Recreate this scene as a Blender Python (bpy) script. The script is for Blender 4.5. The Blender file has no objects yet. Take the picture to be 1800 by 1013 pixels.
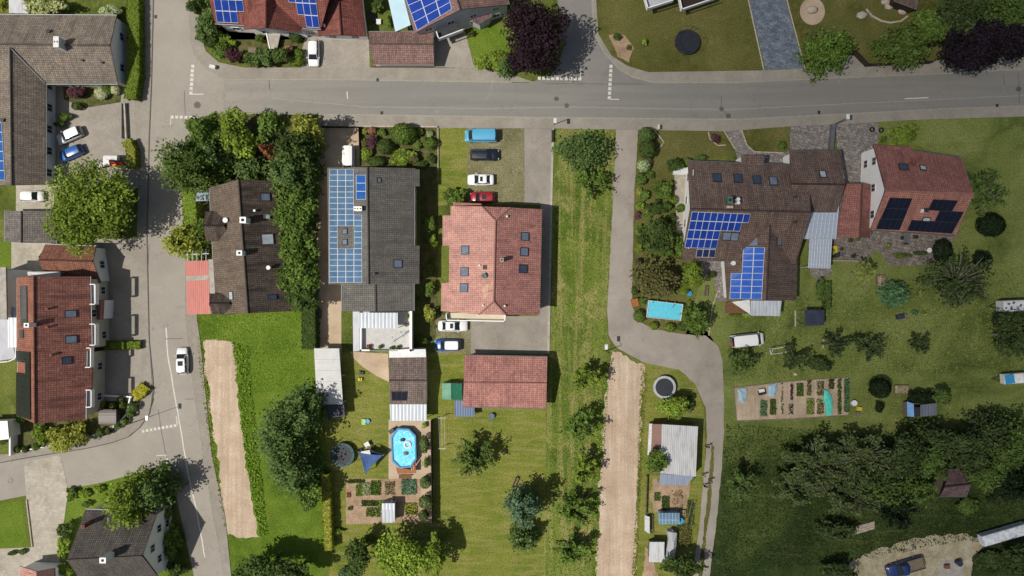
import bpy, math, random
import numpy as np
from mathutils import Vector
R = math.radians
random.seed(7)
S, H = 11.0, 110.0            # photo pixels per metre on the ground, camera height
CX, CY = 900.0, 506.5
C = bpy.context.scene.collection
SUN, SKY, EXPO = 4.5, 0.052, 0.0
DENOISE = True
SUN_AZ, SUN_EL = R(200.0), R(58.0)     # direction towards the sun

def P(px, py, z=0.0):
    k = (H - z) / H / S
    return Vector(((px - CX) * k, (CY - py) * k, z))

# ------------------------------------------------------------------ objects
ORG = {}
def tag(o, label=None, cat=None, group=None, kind=None):
    if label: o['label'] = label
    if cat: o['category'] = cat
    if group: o['group'] = group
    if kind: o['kind'] = kind
    return o
def thing(name, label, cat, loc, group=None, rz=None):
    o = bpy.data.objects.new(name, None); C.objects.link(o)
    o.empty_display_size = 0.3
    o.location = loc; o.rotation_euler = (0, 0, rz or 0.0)
    ORG[o.name] = Vector(loc) if rz is None else Vector((0, 0, 0))      # turned things hold parts in their own axes
    return tag(o, label, cat, group)

class MB:
    def __init__(s): s.v = []; s.f = []; s.m = []; s.uv = []; s.sm = []
    def face(s, pts, m=0, uv=None, smooth=False):
        i = len(s.v); s.v += [tuple(p) for p in pts]
        s.f.append(tuple(range(i, i + len(pts)))); s.m.append(m); s.sm.append(smooth)
        s.uv.append(uv or [(0, 0)] * len(pts))
    def mesh(s, verts, faces, m=0, smooth=False):
        i = len(s.v); s.v += [tuple(p) for p in verts]
        for f in faces:
            s.f.append(tuple(i + k for k in f)); s.m.append(m); s.uv.append([(0, 0)] * len(f)); s.sm.append(smooth)
    def box(s, c, d, rz=0.0, m=0, taper=1.0):
        ca, sa = math.cos(rz), math.sin(rz); vs = []
        for sz in (-1, 1):
            t = taper if sz > 0 else 1.0
            for sx, sy in ((-1, -1), (1, -1), (1, 1), (-1, 1)):
                x, y = sx * d[0] / 2 * t, sy * d[1] / 2 * t
                vs.append((c[0] + x * ca - y * sa, c[1] + x * sa + y * ca, c[2] + sz * d[2] / 2))
        s.mesh(vs, [(3, 2, 1, 0), (4, 5, 6, 7), (0, 1, 5, 4), (1, 2, 6, 5), (2, 3, 7, 6), (3, 0, 4, 7)], m)
    def bar(s, a, b, r, r2=None, n=8, m=0, smooth=True):
        a = Vector(a); b = Vector(b); d = (b - a)
        if d.length < 1e-6: return
        d.normalize(); r2 = r if r2 is None else r2
        u = d.orthogonal().normalized(); w = d.cross(u); vs = []
        for p, q in ((a, r), (b, r2)):
            for k in range(n):
                t = 2 * math.pi * k / n
                vs.append(p + (u * math.cos(t) + w * math.sin(t)) * q)
        s.mesh(vs, [(k, (k + 1) % n, n + (k + 1) % n, n + k) for k in range(n)], m, smooth)
        s.mesh(vs, [tuple(range(n))[::-1], tuple(range(n, 2 * n))], m)
    def disc(s, c, r, h, n=24, m=0, ry=None):
        ry = ry or r
        ring = [(c[0] + r * math.cos(2 * math.pi * k / n), c[1] + ry * math.sin(2 * math.pi * k / n)) for k in range(n)]
        s.prism(ring, c[2], c[2] + h, m)
    def prism(s, ring, z0, z1, m=0):
        n = len(ring)
        vs = [(x, y, z0) for x, y in ring] + [(x, y, z1) for x, y in ring]
        s.mesh(vs, [tuple(range(n))[::-1], tuple(range(n, 2 * n))] + [(k, (k + 1) % n, n + (k + 1) % n, n + k) for k in range(n)], m)
    def ring(s, c, r0, r1, z0, z1, n=32, m=0):
        vs = []
        for r, z in ((r0, z0), (r1, z0), (r1, z1), (r0, z1)):
            vs += [(c[0] + r * math.cos(2 * math.pi * k / n), c[1] + r * math.sin(2 * math.pi * k / n), z) for k in range(n)]
        s.mesh(vs, [(a * n + k, a * n + (k + 1) % n, ((a + 1) % 4) * n + (k + 1) % n, ((a + 1) % 4) * n + k) for a in range(4) for k in range(n)], m)
    def blob(s, c, r, n=10, rings=6, m=0, jag=0.0):
        vs = []
        for i in range(rings + 1):
            t = math.pi * i / rings
            for k in range(n):
                q = 1 + random.uniform(-jag, jag); p = 2 * math.pi * k / n
                vs.append((c[0] + r[0] * q * math.sin(t) * math.cos(p), c[1] + r[1] * q * math.sin(t) * math.sin(p), c[2] + r[2] * q * math.cos(t)))
        s.mesh(vs, [(i * n + k, (i + 1) * n + k, (i + 1) * n + (k + 1) % n, i * n + (k + 1) % n) for i in range(rings) for k in range(n)], m, True)
    def slab(s, pts, th, m=0, ms=None):
        ms = m if ms is None else ms
        n = len(pts); up = Vector((0, 0, 0))
        for i in range(n): up += pts[i].cross(pts[(i + 1) % n])
        up.normalize()
        if up.z < 0: pts = [pts[0]] + pts[:0:-1]; up = -up
        sl = Vector((0, 0, 1)) - up * up.z
        sl = Vector((0, 1, 0)) if sl.length < 0.02 else sl.normalized()
        e = sl.cross(up)
        lo = [p - Vector((0, 0, th)) for p in pts]
        for t in ([(0, 1, 2), (0, 2, 3)] if n == 4 else [tuple(range(n))]):
            s.face([pts[k] for k in t], m, [(pts[k].dot(e), pts[k].dot(sl)) for k in t]); s.face([lo[k] for k in t[::-1]], ms)
        for i in range(n):
            j = (i + 1) % n; s.face([lo[i], lo[j], pts[j], pts[i]], ms)
    def build(s, name, mats, parent=None, smooth=False):
        me = bpy.data.meshes.new(name)
        og = ORG[parent.name] if parent else Vector((0, 0, 0))
        if parent: vs = [(v[0] - og.x, v[1] - og.y, v[2] - og.z) for v in s.v]
        else: vs = s.v
        me.from_pydata(vs, [], s.f)
        if not isinstance(mats, (list, tuple)): mats = [mats]
        for m in mats: me.materials.append(m)
        me.polygons.foreach_set('material_index', s.m)
        me.polygons.foreach_set('use_smooth', [True] * len(s.f) if smooth else s.sm)
        uv = me.uv_layers.new(name='UVMap')
        uv.data.foreach_set('uv', [c for f in s.uv for p in f for c in p])
        me.update()
        o = bpy.data.objects.new(name, me); C.objects.link(o)
        if parent: o.parent = parent
        ORG[o.name] = og
        return o

# ------------------------------------------------------------------ materials
def lin(c): c /= 255.0; return c / 12.92 if c <= 0.04045 else ((c + 0.055) / 1.055) ** 2.4
def A(r, g, b, k=1.0): return tuple(min(0.88, lin(c) * k / 1.3) for c in (r, g, b))
class NT:
    def __init__(s, name):
        s.mat = bpy.data.materials.new(name); s.mat.use_nodes = True
        s.t = s.mat.node_tree; s.b = s.t.nodes['Principled BSDF']; s.out = s.t.nodes['Material Output']
    def n(s, ty, **kw):
        x = s.t.nodes.new(ty)
        for k, v in kw.items():
            if hasattr(x, k) and k not in ('Scale',): setattr(x, k, v)
        return x
    def set(s, sock, v):
        if isinstance(v, bpy.types.NodeSocket): s.t.links.new(v, sock)
        elif hasattr(v, '__len__') and len(v) == 3 and sock.type == 'RGBA': sock.default_value = (*v, 1)
        else: sock.default_value = v
    def pos(s): return s.n('ShaderNodeNewGeometry').outputs['Position']
    def uv(s): return s.n('ShaderNodeUVMap').outputs[0]
    def noise(s, vec, scale, detail=3.0, rough=0.6, dist=0.0):
        x = s.n('ShaderNodeTexNoise'); s.set(x.inputs['Vector'], vec)
        x.inputs['Scale'].default_value = scale; x.inputs['Detail'].default_value = detail
        x.inputs['Roughness'].default_value = rough; x.inputs['Distortion'].default_value = dist
        return x.outputs['Fac']
    def stretch(s, vec, sc, rot=0.0):
        x = s.n('ShaderNodeMapping'); s.set(x.inputs['Vector'], vec)
        x.inputs['Scale'].default_value = sc; x.inputs['Rotation'].default_value = (0, 0, rot)
        return x.outputs[0]
    def ramp(s, fac, stops):
        x = s.n('ShaderNodeValToRGB'); s.set(x.inputs[0], fac); e = x.color_ramp.elements
        while len(e) < len(stops): e.new(0.5)
        for i, (p, c) in enumerate(stops):
            e[i].position = p; e[i].color = (*c, 1) if len(c) == 3 else c
        return x.outputs[0]
    def mr(s, v, a, b, c=0.0, d=1.0):
        x = s.n('ShaderNodeMapRange'); s.set(x.inputs[0], v)
        for i, q in enumerate((a, b, c, d)): x.inputs[1 + i].default_value = q
        return x.outputs[0]
    def mix(s, f, a, b, blend='MIX'):
        x = s.n('ShaderNodeMix'); x.data_type = 'RGBA'; x.blend_type = blend
        s.set(x.inputs[0], f); s.set(x.inputs[6], a); s.set(x.inputs[7], b); return x.outputs[2]
    def math(s, op, a, b=0.0):
        x = s.n('ShaderNodeMath'); x.operation = op; s.set(x.inputs[0], a); s.set(x.inputs[1], b); return x.outputs[0]
    def bump(s, h, strength=0.3, dist=0.05):
        x = s.n('ShaderNodeBump'); x.inputs['Strength'].default_value = strength; x.inputs['Distance'].default_value = dist
        s.set(x.inputs['Height'], h); s.t.links.new(x.outputs[0], s.b.inputs['Normal'])
    def worn(s, col, p, k):      # hairline cracks, oily blotches and pale patches of an old surface
        v = s.n('ShaderNodeTexVoronoi'); v.feature = 'DISTANCE_TO_EDGE'; v.inputs['Scale'].default_value = 0.16
        w = s.n('ShaderNodeVectorMath'); s.set(w.inputs[0], p); nz = s.n('ShaderNodeTexNoise'); s.set(nz.inputs['Vector'], p); nz.inputs['Scale'].default_value = .7; nz.inputs['Detail'].default_value = 5
        sc = s.n('ShaderNodeVectorMath'); sc.operation = 'SCALE'; s.set(sc.inputs[0], nz.outputs['Color']); sc.inputs['Scale'].default_value = 3.0; s.set(w.inputs[1], sc.outputs[0]); s.set(v.inputs['Vector'], w.outputs[0])
        gate = s.mr(s.noise(p, .06, 2), .48, .56)
        col = s.mix(s.math('MULTIPLY', s.mr(v.outputs['Distance'], .003, .011, .26 * k, 0.0), gate), col, tuple(lin(60) for _ in range(3)))
        col = s.mix(s.mr(s.noise(p, .45, 5, .7, .6), .6, .74, 0, .3 * k), col, (.09, .085, .08))
        return s.mix(s.mr(s.noise(s.stretch(p, (1.3, 1, 1)), .3, 6, .75, 1.2), .6, .72, 0, .35 * k), col, (.42, .4, .36))
    def fin(s, col=None, rough=0.8, spec=0.3, metal=0.0):
        if col is not None: s.set(s.b.inputs['Base Color'], col)
        s.set(s.b.inputs['Roughness'], rough); s.b.inputs['Specular IOR Level'].default_value = spec
        s.b.inputs['Metallic'].default_value = metal
        return s.mat

def m_plain(name, c, c2=None, sc=3.0, rough=0.6, spec=0.4, metal=0.0, coat=0.0, bump=0.0):
    n = NT(name); c2 = c2 or tuple(x * 0.78 for x in c); p = n.pos()
    f = n.noise(p, sc, 4)
    col = n.ramp(f, [(0.3, c2), (0.65, c)])
    if bump: n.bump(n.noise(p, sc * 5, 3), bump, 0.03)
    if coat: n.b.inputs['Coat Weight'].default_value = coat; n.b.inputs['Coat Roughness'].default_value = 0.06
    return n.fin(col, rough, spec, metal)

def m_grass(name, dark, mid, hi, dry=None, dryamt=0.55, sc=1.0, mow=None):
    n = NT(name); p = n.pos()
    big = n.noise(p, 0.11 * sc, 4, 0.62, 0.6); med = n.noise(p, 0.75 * sc, 5, 0.7, 0.5); fine = n.noise(p, 5.0, 3, 0.7)
    col = n.ramp(big, [(0.34, dark), (0.5, mid), (0.66, hi)])
    col = n.mix(n.mr(med, 0.44, 0.66), col, n.ramp(med, [(0.2, dark), (0.55, mid), (0.8, hi)]))
    if dry:
        d = n.noise(n.stretch(p, (1, 1, 1)), 0.22 * sc, 6, 0.72, 1.0)
        col = n.mix(n.mr(d, dryamt, dryamt + 0.16), col, dry)
    if mow:
        w = n.noise(n.stretch(p, (mow[0], mow[1], 1), mow[2]), 1.0, 3, 0.5)
        col = n.mix(n.mr(w, 0.46, 0.62, 0.0, 0.55), col, hi if not dry else dry)
    sp = n.ramp(fine, [(0.3, (0.42, 0.42, 0.42)), (0.5, (0.95, 0.95, 0.95)), (0.72, (1.55, 1.5, 1.4))])
    col = n.mix(0.85, col, sp, 'MULTIPLY')
    n.bump(n.math('ADD', n.math('MULTIPLY', med, 1.6), fine), 0.8, 0.12)
    return n.fin(col, 0.95, 0.1)

def m_meadow(name, up, lo, y0, y1):  # grass darkens southward: a soft shadow blended into its colour
    n = NT(name); p = n.pos(); sp = n.n('ShaderNodeSeparateXYZ'); n.set(sp.inputs[0], p)
    big = n.noise(p, 0.1, 5, 0.65, 0.7); med = n.noise(p, 0.7, 5, 0.7, 0.5); fine = n.noise(p, 5.0, 3, 0.7)
    def layer(c): return n.mix(n.mr(med, 0.46, 0.68, 0, .8), n.ramp(big, [(0.34, c[0]), (0.5, c[1]), (0.64, c[2])]), n.ramp(med, [(0.25, c[0]), (0.55, c[1]), (0.78, c[3])]))
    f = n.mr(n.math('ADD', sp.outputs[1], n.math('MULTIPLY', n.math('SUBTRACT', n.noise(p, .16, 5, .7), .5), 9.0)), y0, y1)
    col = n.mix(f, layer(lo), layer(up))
    st = n.noise(n.stretch(p, (.05, 1.2, 1), .06), 1.0, 3, .6); col = n.mix(n.mr(st, .55, .7, 0, .16), col, up[3])
    col = n.mix(0.85, col, n.ramp(fine, [(0.3, (0.42, 0.42, 0.42)), (0.5, (0.95, 0.95, 0.95)), (0.72, (1.55, 1.5, 1.4))]), 'MULTIPLY')
    n.bump(n.math('ADD', n.math('MULTIPLY', med, 1.6), fine), 0.8, 0.12)
    return n.fin(col, 0.95, 0.1)

def m_ground(name, c, c2, c3, sc=0.25, fine=6.0, rows=None, bump=0.4, pave=None, contrast=1.0, joint=0.25, worn=0.0):
    n = NT(name); p = n.pos()
    a = n.noise(p, sc, 5, 0.65, 0.4); b = n.noise(p, fine, 4, 0.75)
    col = n.ramp(a, [(0.3, c2), (0.5, c), (0.7, c3)])
    k = 0.35 * contrast
    col = n.mix(1.0, col, n.ramp(b, [(0.25, (1 - k,) * 3), (0.5, (1, 1, 1)), (0.75, (1 + k,) * 3)]), 'MULTIPLY')
    h = b
    if rows:
        w = n.noise(n.stretch(p, (rows[0], rows[1], 1), rows[2]), 1.0, 2, 0.5)
        col = n.mix(n.mr(w, 0.42, 0.6, 0.4, 0.0), col, tuple(x * 0.84 for x in c2)); h = n.math('ADD', w, n.math('MULTIPLY', b, 0.5)); w2 = n.noise(n.stretch(p, (rows[0] * .22, rows[1] * .6, 1), rows[2]), 1.0, 4, .65); col = n.mix(1.0, col, n.ramp(w2, [(.3, (.86, .85, .84)), (.7, (1.08, 1.08, 1.08))]), 'MULTIPLY')
    if pave:
        br = n.n('ShaderNodeTexBrick'); n.set(br.inputs['Vector'], n.stretch(p, (1, 1, 1), pave[2]))
        for k_, v in (('Scale', 1.0), ('Brick Width', pave[0]), ('Row Height', pave[1]), ('Mortar Size', pave[3])): br.inputs[k_].default_value = v
        n.set(br.inputs['Color1'], (1 + joint * .3,) * 3); n.set(br.inputs['Color2'], (1 - joint * .5,) * 3); n.set(br.inputs['Mortar'], (1 - joint,) * 3)
        col = n.mix(1.0, col, br.outputs[0], 'MULTIPLY')
    if worn: col = n.worn(col, p, worn)
    n.bump(h, bump, 0.04)
    return n.fin(col, 0.9, 0.2)

def m_tile(name, c1, c2, cm, bw=0.3, bh=0.34, dirt=None, dirtamt=0.6, col_lines=0.35, bump=0.6, gain=1.5):
    c1, c2, cm = (tuple(x * gain for x in c) for c in (c1, c2, cm)); dirt = dirt and tuple(x * gain * .85 for x in dirt)
    n = NT(name); uv = n.uv(); p = n.pos()
    br = n.n('ShaderNodeTexBrick'); br.offset = 0.0; n.set(br.inputs['Vector'], uv)
    for k, v in (('Scale', 1.0), ('Brick Width', bw), ('Row Height', bh), ('Mortar Size', 0.025), ('Mortar Smooth', 0.3)): br.inputs[k].default_value = v
    n.set(br.inputs['Color1'], c1); n.set(br.inputs['Color2'], c2); n.set(br.inputs['Mortar'], cm)
    col = br.outputs[0]
    a = n.noise(p, 0.5, 5, 0.65, 0.5); b = n.noise(p, 3.5, 4, 0.7)
    col = n.mix(1.0, col, n.ramp(a, [(0.3, (0.78, 0.78, 0.8)), (0.7, (1.18, 1.16, 1.12))]), 'MULTIPLY')
    col = n.mix(1.0, col, n.ramp(b, [(0.3, (0.72, 0.72, 0.72)), (0.7, (1.22, 1.2, 1.18))]), 'MULTIPLY')
    if dirt: col = n.mix(n.mr(n.noise(p, 0.9, 6, 0.75, 0.8), dirtamt, dirtamt + 0.14), col, dirt)
    w = n.n('ShaderNodeTexWave'); w.wave_type = 'BANDS'; w.bands_direction = 'X'; n.set(w.inputs['Vector'], uv)
    w.inputs['Scale'].default_value = 0.314 / (bw * 2); w.inputs['Distortion'].default_value = 0.0
    wl = n.noise(n.stretch(uv, (1 / (bw * 3.0), 0.15, 1)), 1.0, 2, 0.5)
    col = n.mix(n.mr(wl, 0.36, 0.5, col_lines, 0.0), col, cm)
    n.bump(n.math('ADD', n.math('MULTIPLY', br.outputs['Fac'], -1.0), n.math('MULTIPLY', w.outputs['Fac'], 0.6)), bump, 0.05)
    return n.fin(col, 0.85, 0.25)

def m_leaf(name, c1, c2, c3, tr=0.3):
    n = NT(name)
    r = n.n('ShaderNodeNewGeometry').outputs['Random Per Island']
    at = n.n('ShaderNodeAttribute'); at.attribute_name = 'tone'
    f = n.math('ADD', n.math('MULTIPLY', r, 0.5), n.math('MULTIPLY', at.outputs['Fac'], 0.5))
    col = n.ramp(f, [(0.15, c1), (0.5, c2), (0.85, c3)])
    d = n.n('ShaderNodeBsdfDiffuse'); t = n.n('ShaderNodeBsdfTranslucent'); mx = n.n('ShaderNodeMixShader')
    n.set(d.inputs[0], col); n.set(t.inputs[0], n.mix(0.35, col, (c3[0] * 1.1, c3[1] * 1.25, c3[2] * 0.7)))
    mx.inputs[0].default_value = tr
    n.t.links.new(d.outputs[0], mx.inputs[1]); n.t.links.new(t.outputs[0], mx.inputs[2])
    n.t.links.new(mx.outputs[0], n.out.inputs[0])
    return n.mat

def m_glass(name, c, rough=0.06, spec=0.6):
    n = NT(name); f = n.noise(n.pos(), 1.3, 2)
    return n.fin(n.ramp(f, [(0.3, tuple(x * 0.7 for x in c)), (0.7, c)]), rough, spec)

def m_clear(name, c, alpha, rough=0.25):      # glazing or plastic sheet one partly sees through
    n = NT(name); f = n.noise(n.pos(), 0.8, 4)
    n.set(n.b.inputs['Alpha'], n.mr(f, 0.3, 0.7, alpha - 0.12, alpha + 0.1))
    return n.fin(c, rough, 0.5)

def m_ribbed(name, c, c2, period=0.25, dirt=None, ax=0, bump=0.5, rough=0.5):
    n = NT(name); uv = n.uv(); p = n.pos()
    w = n.n('ShaderNodeTexWave'); w.bands_direction = 'X' if ax == 0 else 'Y'; n.set(w.inputs['Vector'], uv)
    w.inputs['Scale'].default_value = 0.314 / period; w.inputs['Distortion'].default_value = 0.15
    col = n.mix(n.mr(w.outputs['Fac'], 0.0, 0.35, 0.55, 0.0), c, c2)
    col = n.mix(n.mr(n.noise(n.stretch(uv, (0.35, 2.2, 1) if ax else (2.2, 0.35, 1)), 1.0, 4, 0.65), 0.45, 0.7, 0, 0.6), col, dirt or c2)
    n.bump(w.outputs['Fac'], bump, 0.04)
    return n.fin(col, rough, 0.4)

def m_water(name, c1, c2, c3):
    n = NT(name); p = n.pos()
    a = n.noise(p, 1.6, 4, 0.6, 2.2)
    v = n.n('ShaderNodeTexVoronoi'); v.feature = 'DISTANCE_TO_EDGE'; v.inputs['Scale'].default_value = 1.7
    n.set(v.inputs['Vector'], n.mix(0.25, p, n.noise(p, 1.5, 2)))
    col = n.ramp(a, [(0.35, c1), (0.55, c2), (0.72, c3)])
    n.bump(n.noise(p, 2.5, 3, 0.5, 1.0), 0.25, 0.08)
    return n.fin(col, 0.06, 0.5)

def m_panel(name, c, line, nu=6.0):
    n = NT(name); uv = n.uv(); p = n.pos()
    col = n.ramp(n.noise(p, 0.7, 3), [(0.3, tuple(x * 0.8 for x in c)), (0.7, tuple(min(1, x * 1.15) for x in c))])
    br = n.n('ShaderNodeTexBrick'); br.offset = 0.0; n.set(br.inputs['Vector'], uv)
    for k, v in (('Scale', nu), ('Brick Width', 1.0), ('Row Height', 0.6), ('Mortar Size', 0.06)): br.inputs[k].default_value = v
    n.set(br.inputs['Color1'], (1, 1, 1)); n.set(br.inputs['Color2'], (0.88, 0.9, 0.95)); n.set(br.inputs['Mortar'], line)
    col = n.mix(1.0, col, br.outputs[0], 'MULTIPLY')
    return n.fin(col, 0.18, 0.5)

# soft ground colours
G = {}
G['wild'] = m_grass('meadow_grass', A(62, 76, 32), A(104, 116, 52), A(128, 134, 66), A(152, 142, 92), 0.6)
G['lawn'] = m_grass('lawn_grass', A(96, 114, 40), A(122, 131, 54), A(142, 144, 70), A(156, 148, 92), 0.62, mow=(0.25, 1.4, 0.2))
G['lush'] = m_grass('lush_grass', A(80, 104, 30), A(104, 128, 42), A(124, 142, 56), A(138, 148, 76), 0.66)
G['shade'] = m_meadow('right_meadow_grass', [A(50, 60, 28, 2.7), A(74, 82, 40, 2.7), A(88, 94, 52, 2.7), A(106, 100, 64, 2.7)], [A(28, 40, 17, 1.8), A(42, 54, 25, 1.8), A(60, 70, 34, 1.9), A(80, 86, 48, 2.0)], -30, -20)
G['deep'] = m_grass('deep_meadow_grass', A(26, 38, 16, 2.1), A(40, 52, 25, 2.1), A(58, 70, 34, 2.1), A(74, 82, 44, 2.1), 0.62)
G['olive'] = m_grass('olive_lawn_grass', A(70, 74, 30, 1.3), A(94, 94, 50, 1.3), A(110, 107, 62, 1.3), A(118, 107, 72, 1.3), 0.56)
G['strip'] = m_grass('strip_grass', A(72, 98, 32), A(106, 126, 50), A(130, 142, 66), A(168, 158, 104), 0.53, mow=(1.1, 0.05, 0.03))
G['gravelgrass'] = m_grass('grass_paver', A(112, 110, 78), A(136, 132, 98), A(150, 146, 116), A(164, 156, 130), 0.55, 2.0)
G['asphalt'] = m_ground('asphalt', A(166, 159, 148), A(156, 149, 139), A(174, 167, 155), 0.12, 9.0, bump=0.1, contrast=0.4, worn=.8)
G['asphalt_e'] = m_ground('asphalt_main', A(138, 135, 129, 1.03), A(130, 127, 121, 1.03), A(147, 144, 137, 1.03), 0.1, 9.0, rows=(0.05, 0.8, 0.0), bump=0.1, contrast=0.4)
G['pavement'] = m_ground('pavement_paving', A(158, 151, 139), A(148, 141, 130), A(168, 161, 149), 0.3, 7.0, pave=(0.4, 0.4, 0.0, 0.012), bump=0.1, contrast=0.4, joint=0.12, worn=.5)
G['paver'] = m_ground('driveway_paving', A(166, 158, 146), A(154, 146, 134), A(178, 170, 158), 0.3, 6.0, pave=(0.3, 0.3, 0.3, 0.015), bump=0.12, contrast=0.45, joint=0.15, worn=.8)
G['lightpave'] = m_ground('pale_paving', A(186, 178, 162), A(168, 160, 142), A(198, 190, 174), 0.3, 6.0, pave=(0.5, 0.5, 0.1, 0.012), contrast=0.5)
G['beige'] = m_ground('beige_gravel', A(196, 174, 148), A(178, 156, 130), A(208, 188, 164), 0.3, 8.0, contrast=0.6)
G['soil'] = m_ground('tilled_soil', A(206, 184, 160), A(190, 166, 141), A(220, 202, 180), 0.3, 4.0, rows=(2.2, 0.06, 0.04), bump=0.7, contrast=1.0)
G['bed'] = m_ground('bed_soil', A(172, 146, 120), A(146, 122, 98), A(192, 166, 138), 0.6, 5.0, bump=0.6)
G['vegsoil'] = m_ground('vegetable_soil', A(144, 129, 110, 2.0), A(126, 111, 94, 2.0), A(156, 142, 122, 2.0), 0.4, 6.0, rows=(2.5, 0.08, 0.05), bump=0.6)
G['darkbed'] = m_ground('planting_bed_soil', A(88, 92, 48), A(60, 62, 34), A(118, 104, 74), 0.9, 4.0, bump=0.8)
G['alley'] = m_ground('alley_asphalt', A(164, 155, 144), A(150, 142, 132), A(176, 167, 156), 0.2, 8.0, bump=0.15, contrast=0.5, worn=.8)
G['granite'] = m_ground('blue_granite_paving', A(104, 112, 122, 1.4), A(84, 92, 104, 1.4), A(124, 130, 136, 1.4), 1.2, 3.0, pave=(0.9, 0.3, 0.25, 0.02), contrast=1.3, joint=.5)
G['cobble'] = m_ground('cobble_paving', A(116, 110, 106, 1.7), A(96, 90, 90, 1.7), A(136, 130, 122, 1.7), 1.6, 3.0, pave=(0.45, 0.45, 0.2, 0.03), contrast=1.2, joint=.5)
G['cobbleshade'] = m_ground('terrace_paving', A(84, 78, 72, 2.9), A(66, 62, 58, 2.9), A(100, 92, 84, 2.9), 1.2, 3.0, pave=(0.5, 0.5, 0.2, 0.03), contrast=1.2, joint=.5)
G['court'] = m_ground('courtyard_asphalt', A(155, 148, 137), A(140, 134, 125), A(168, 160, 149), 0.25, 6.0, bump=0.15, contrast=0.6, worn=.8)
G['sand'] = m_ground('yard_dirt', A(134, 125, 103, 1.9), A(108, 101, 76, 1.9), A(150, 143, 124, 1.9), 0.5, 4.0, bump=0.7)
def m_fade(name, ca, cb, x0, x1):
    n = NT(name); p = n.pos(); sp = n.n('ShaderNodeSeparateXYZ'); n.set(sp.inputs[0], p)
    f = n.mr(n.math('ADD', sp.outputs[0], n.math('MULTIPLY', n.noise(p, .12, 4), 14.0)), x0, x1)
    col = n.mix(f, ca, cb); b = n.noise(p, 9.0, 4, .75)
    col = n.mix(1.0, col, n.ramp(n.noise(n.stretch(p, (.05, .8, 1)), 1.0, 3, .5), [(.35, (.93, .93, .93)), (.65, (1.05, 1.05, 1.04))]), 'MULTIPLY')
    col = n.mix(1.0, col, n.ramp(b, [(.25, (.86,) * 3), (.75, (1.14,) * 3)]), 'MULTIPLY'); col = n.worn(col, p, .8); n.bump(b, .1, .04)
    return n.fin(col, .9, .2)
G['asphalt_e'] = m_fade('asphalt_main', A(166, 159, 148), A(139, 136, 130, 1.03), -48, -14)
G['asphalt_n'] = m_ground('asphalt_north', A(140, 137, 131), A(130, 127, 122), A(150, 146, 139), 0.12, 9.0, bump=0.1, contrast=0.4, worn=.8)
G['kerb'] = m_plain('kerb_stone', A(172, 166, 152), A(150, 145, 132), 2.0, 0.9)
G['paint'] = m_plain('road_paint', A(232, 228, 218), A(198, 194, 184), 3.0, 0.8)
G['seam'] = m_plain('worn_pale_seam', A(166, 160, 151), A(150, 145, 137), 1.5, 0.9)
G['tar'] = m_plain('tar_seam', A(96, 92, 88), A(112, 108, 102), 1.5, 0.9)
G['iron'] = m_plain('cast_iron', A(118, 112, 106), A(88, 84, 80), 8.0, 0.7, metal=0.3)
G['concrete'] = m_plain('concrete', A(190, 184, 172), A(160, 154, 142), 1.2, 0.9, bump=0.2)
# roofs
T = {}
T['greybrown'] = m_tile('weathered_tile', A(134, 124, 112), A(112, 103, 94), A(74, 68, 62), dirt=A(152, 146, 128), dirtamt=0.62, gain=1.45)
T['greydark'] = m_tile('grey_shed_tile', A(118, 112, 106), A(100, 95, 92), A(62, 60, 60))
T['redbrown'] = m_tile('red_brown_tile', A(142, 98, 80), A(122, 82, 66), A(78, 52, 44))
T['terracotta'] = m_tile('terracotta_tile', A(146, 100, 88), A(126, 84, 74), A(76, 48, 44), col_lines=0.6, gain=1.5)
T['brown'] = m_tile('dark_brown_tile', A(98, 86, 76), A(80, 70, 63), A(40, 36, 33), col_lines=0.7, dirt=A(128, 118, 104), dirtamt=0.66, gain=1.35)
T['charcoal'] = m_tile('charcoal_tile', A(98, 93, 87), A(82, 78, 74), A(46, 44, 42), dirt=A(116, 110, 98), dirtamt=0.66, gain=1.4)
T['slate'] = m_tile('slate_grey_tile', A(96, 94, 89), A(88, 86, 82), A(60, 59, 57), col_lines=0.4, gain=1.85)
T['orange'] = m_tile('salmon_tile', A(186, 143, 132), A(175, 132, 121), A(138, 101, 93), dirt=A(190, 158, 147), dirtamt=0.74, col_lines=0.25, gain=1.4)
T['redroof'] = m_tile('garage_red_tile', A(156, 113, 104), A(138, 96, 89), A(94, 64, 60), gain=1.9)
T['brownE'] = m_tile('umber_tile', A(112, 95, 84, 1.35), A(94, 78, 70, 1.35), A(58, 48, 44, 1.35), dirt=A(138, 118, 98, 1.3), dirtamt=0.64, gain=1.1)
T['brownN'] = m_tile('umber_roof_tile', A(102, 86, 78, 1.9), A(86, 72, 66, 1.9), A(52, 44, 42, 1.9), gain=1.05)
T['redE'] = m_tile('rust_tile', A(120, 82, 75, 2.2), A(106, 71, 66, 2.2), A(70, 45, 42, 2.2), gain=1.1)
T['redtop'] = m_tile('brick_red_tile', A(140, 88, 78), A(122, 74, 66), A(78, 44, 40), col_lines=0.5, gain=1.35)
T['garage'] = m_tile('mauve_brown_tile', A(140, 112, 104), A(116, 92, 86), A(72, 58, 56))
T['outb'] = m_tile('grey_brown_tile', A(124, 109, 102), A(104, 92, 87), A(66, 58, 55), gain=1.5)
T['purple'] = m_tile('plum_brown_tile', A(96, 78, 78, 2.3), A(78, 62, 64, 2.3), A(46, 38, 40, 2.3), gain=1.0)
T['ferr'] = m_ribbed('red_sheet_roof', A(206, 118, 104), A(168, 88, 78), 0.3, ax=0)
W = {}
W['white'] = m_plain('white_render', (.86, .85, .83), (.8, .79, .77), 0.8, 0.9)
W['cream'] = m_plain('cream_render', A(230, 218, 192), A(212, 200, 176), 0.8, 0.9)
W['lilac'] = m_plain('pale_grey_render', A(208, 208, 214), A(190, 190, 198), 0.8, 0.9)
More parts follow.
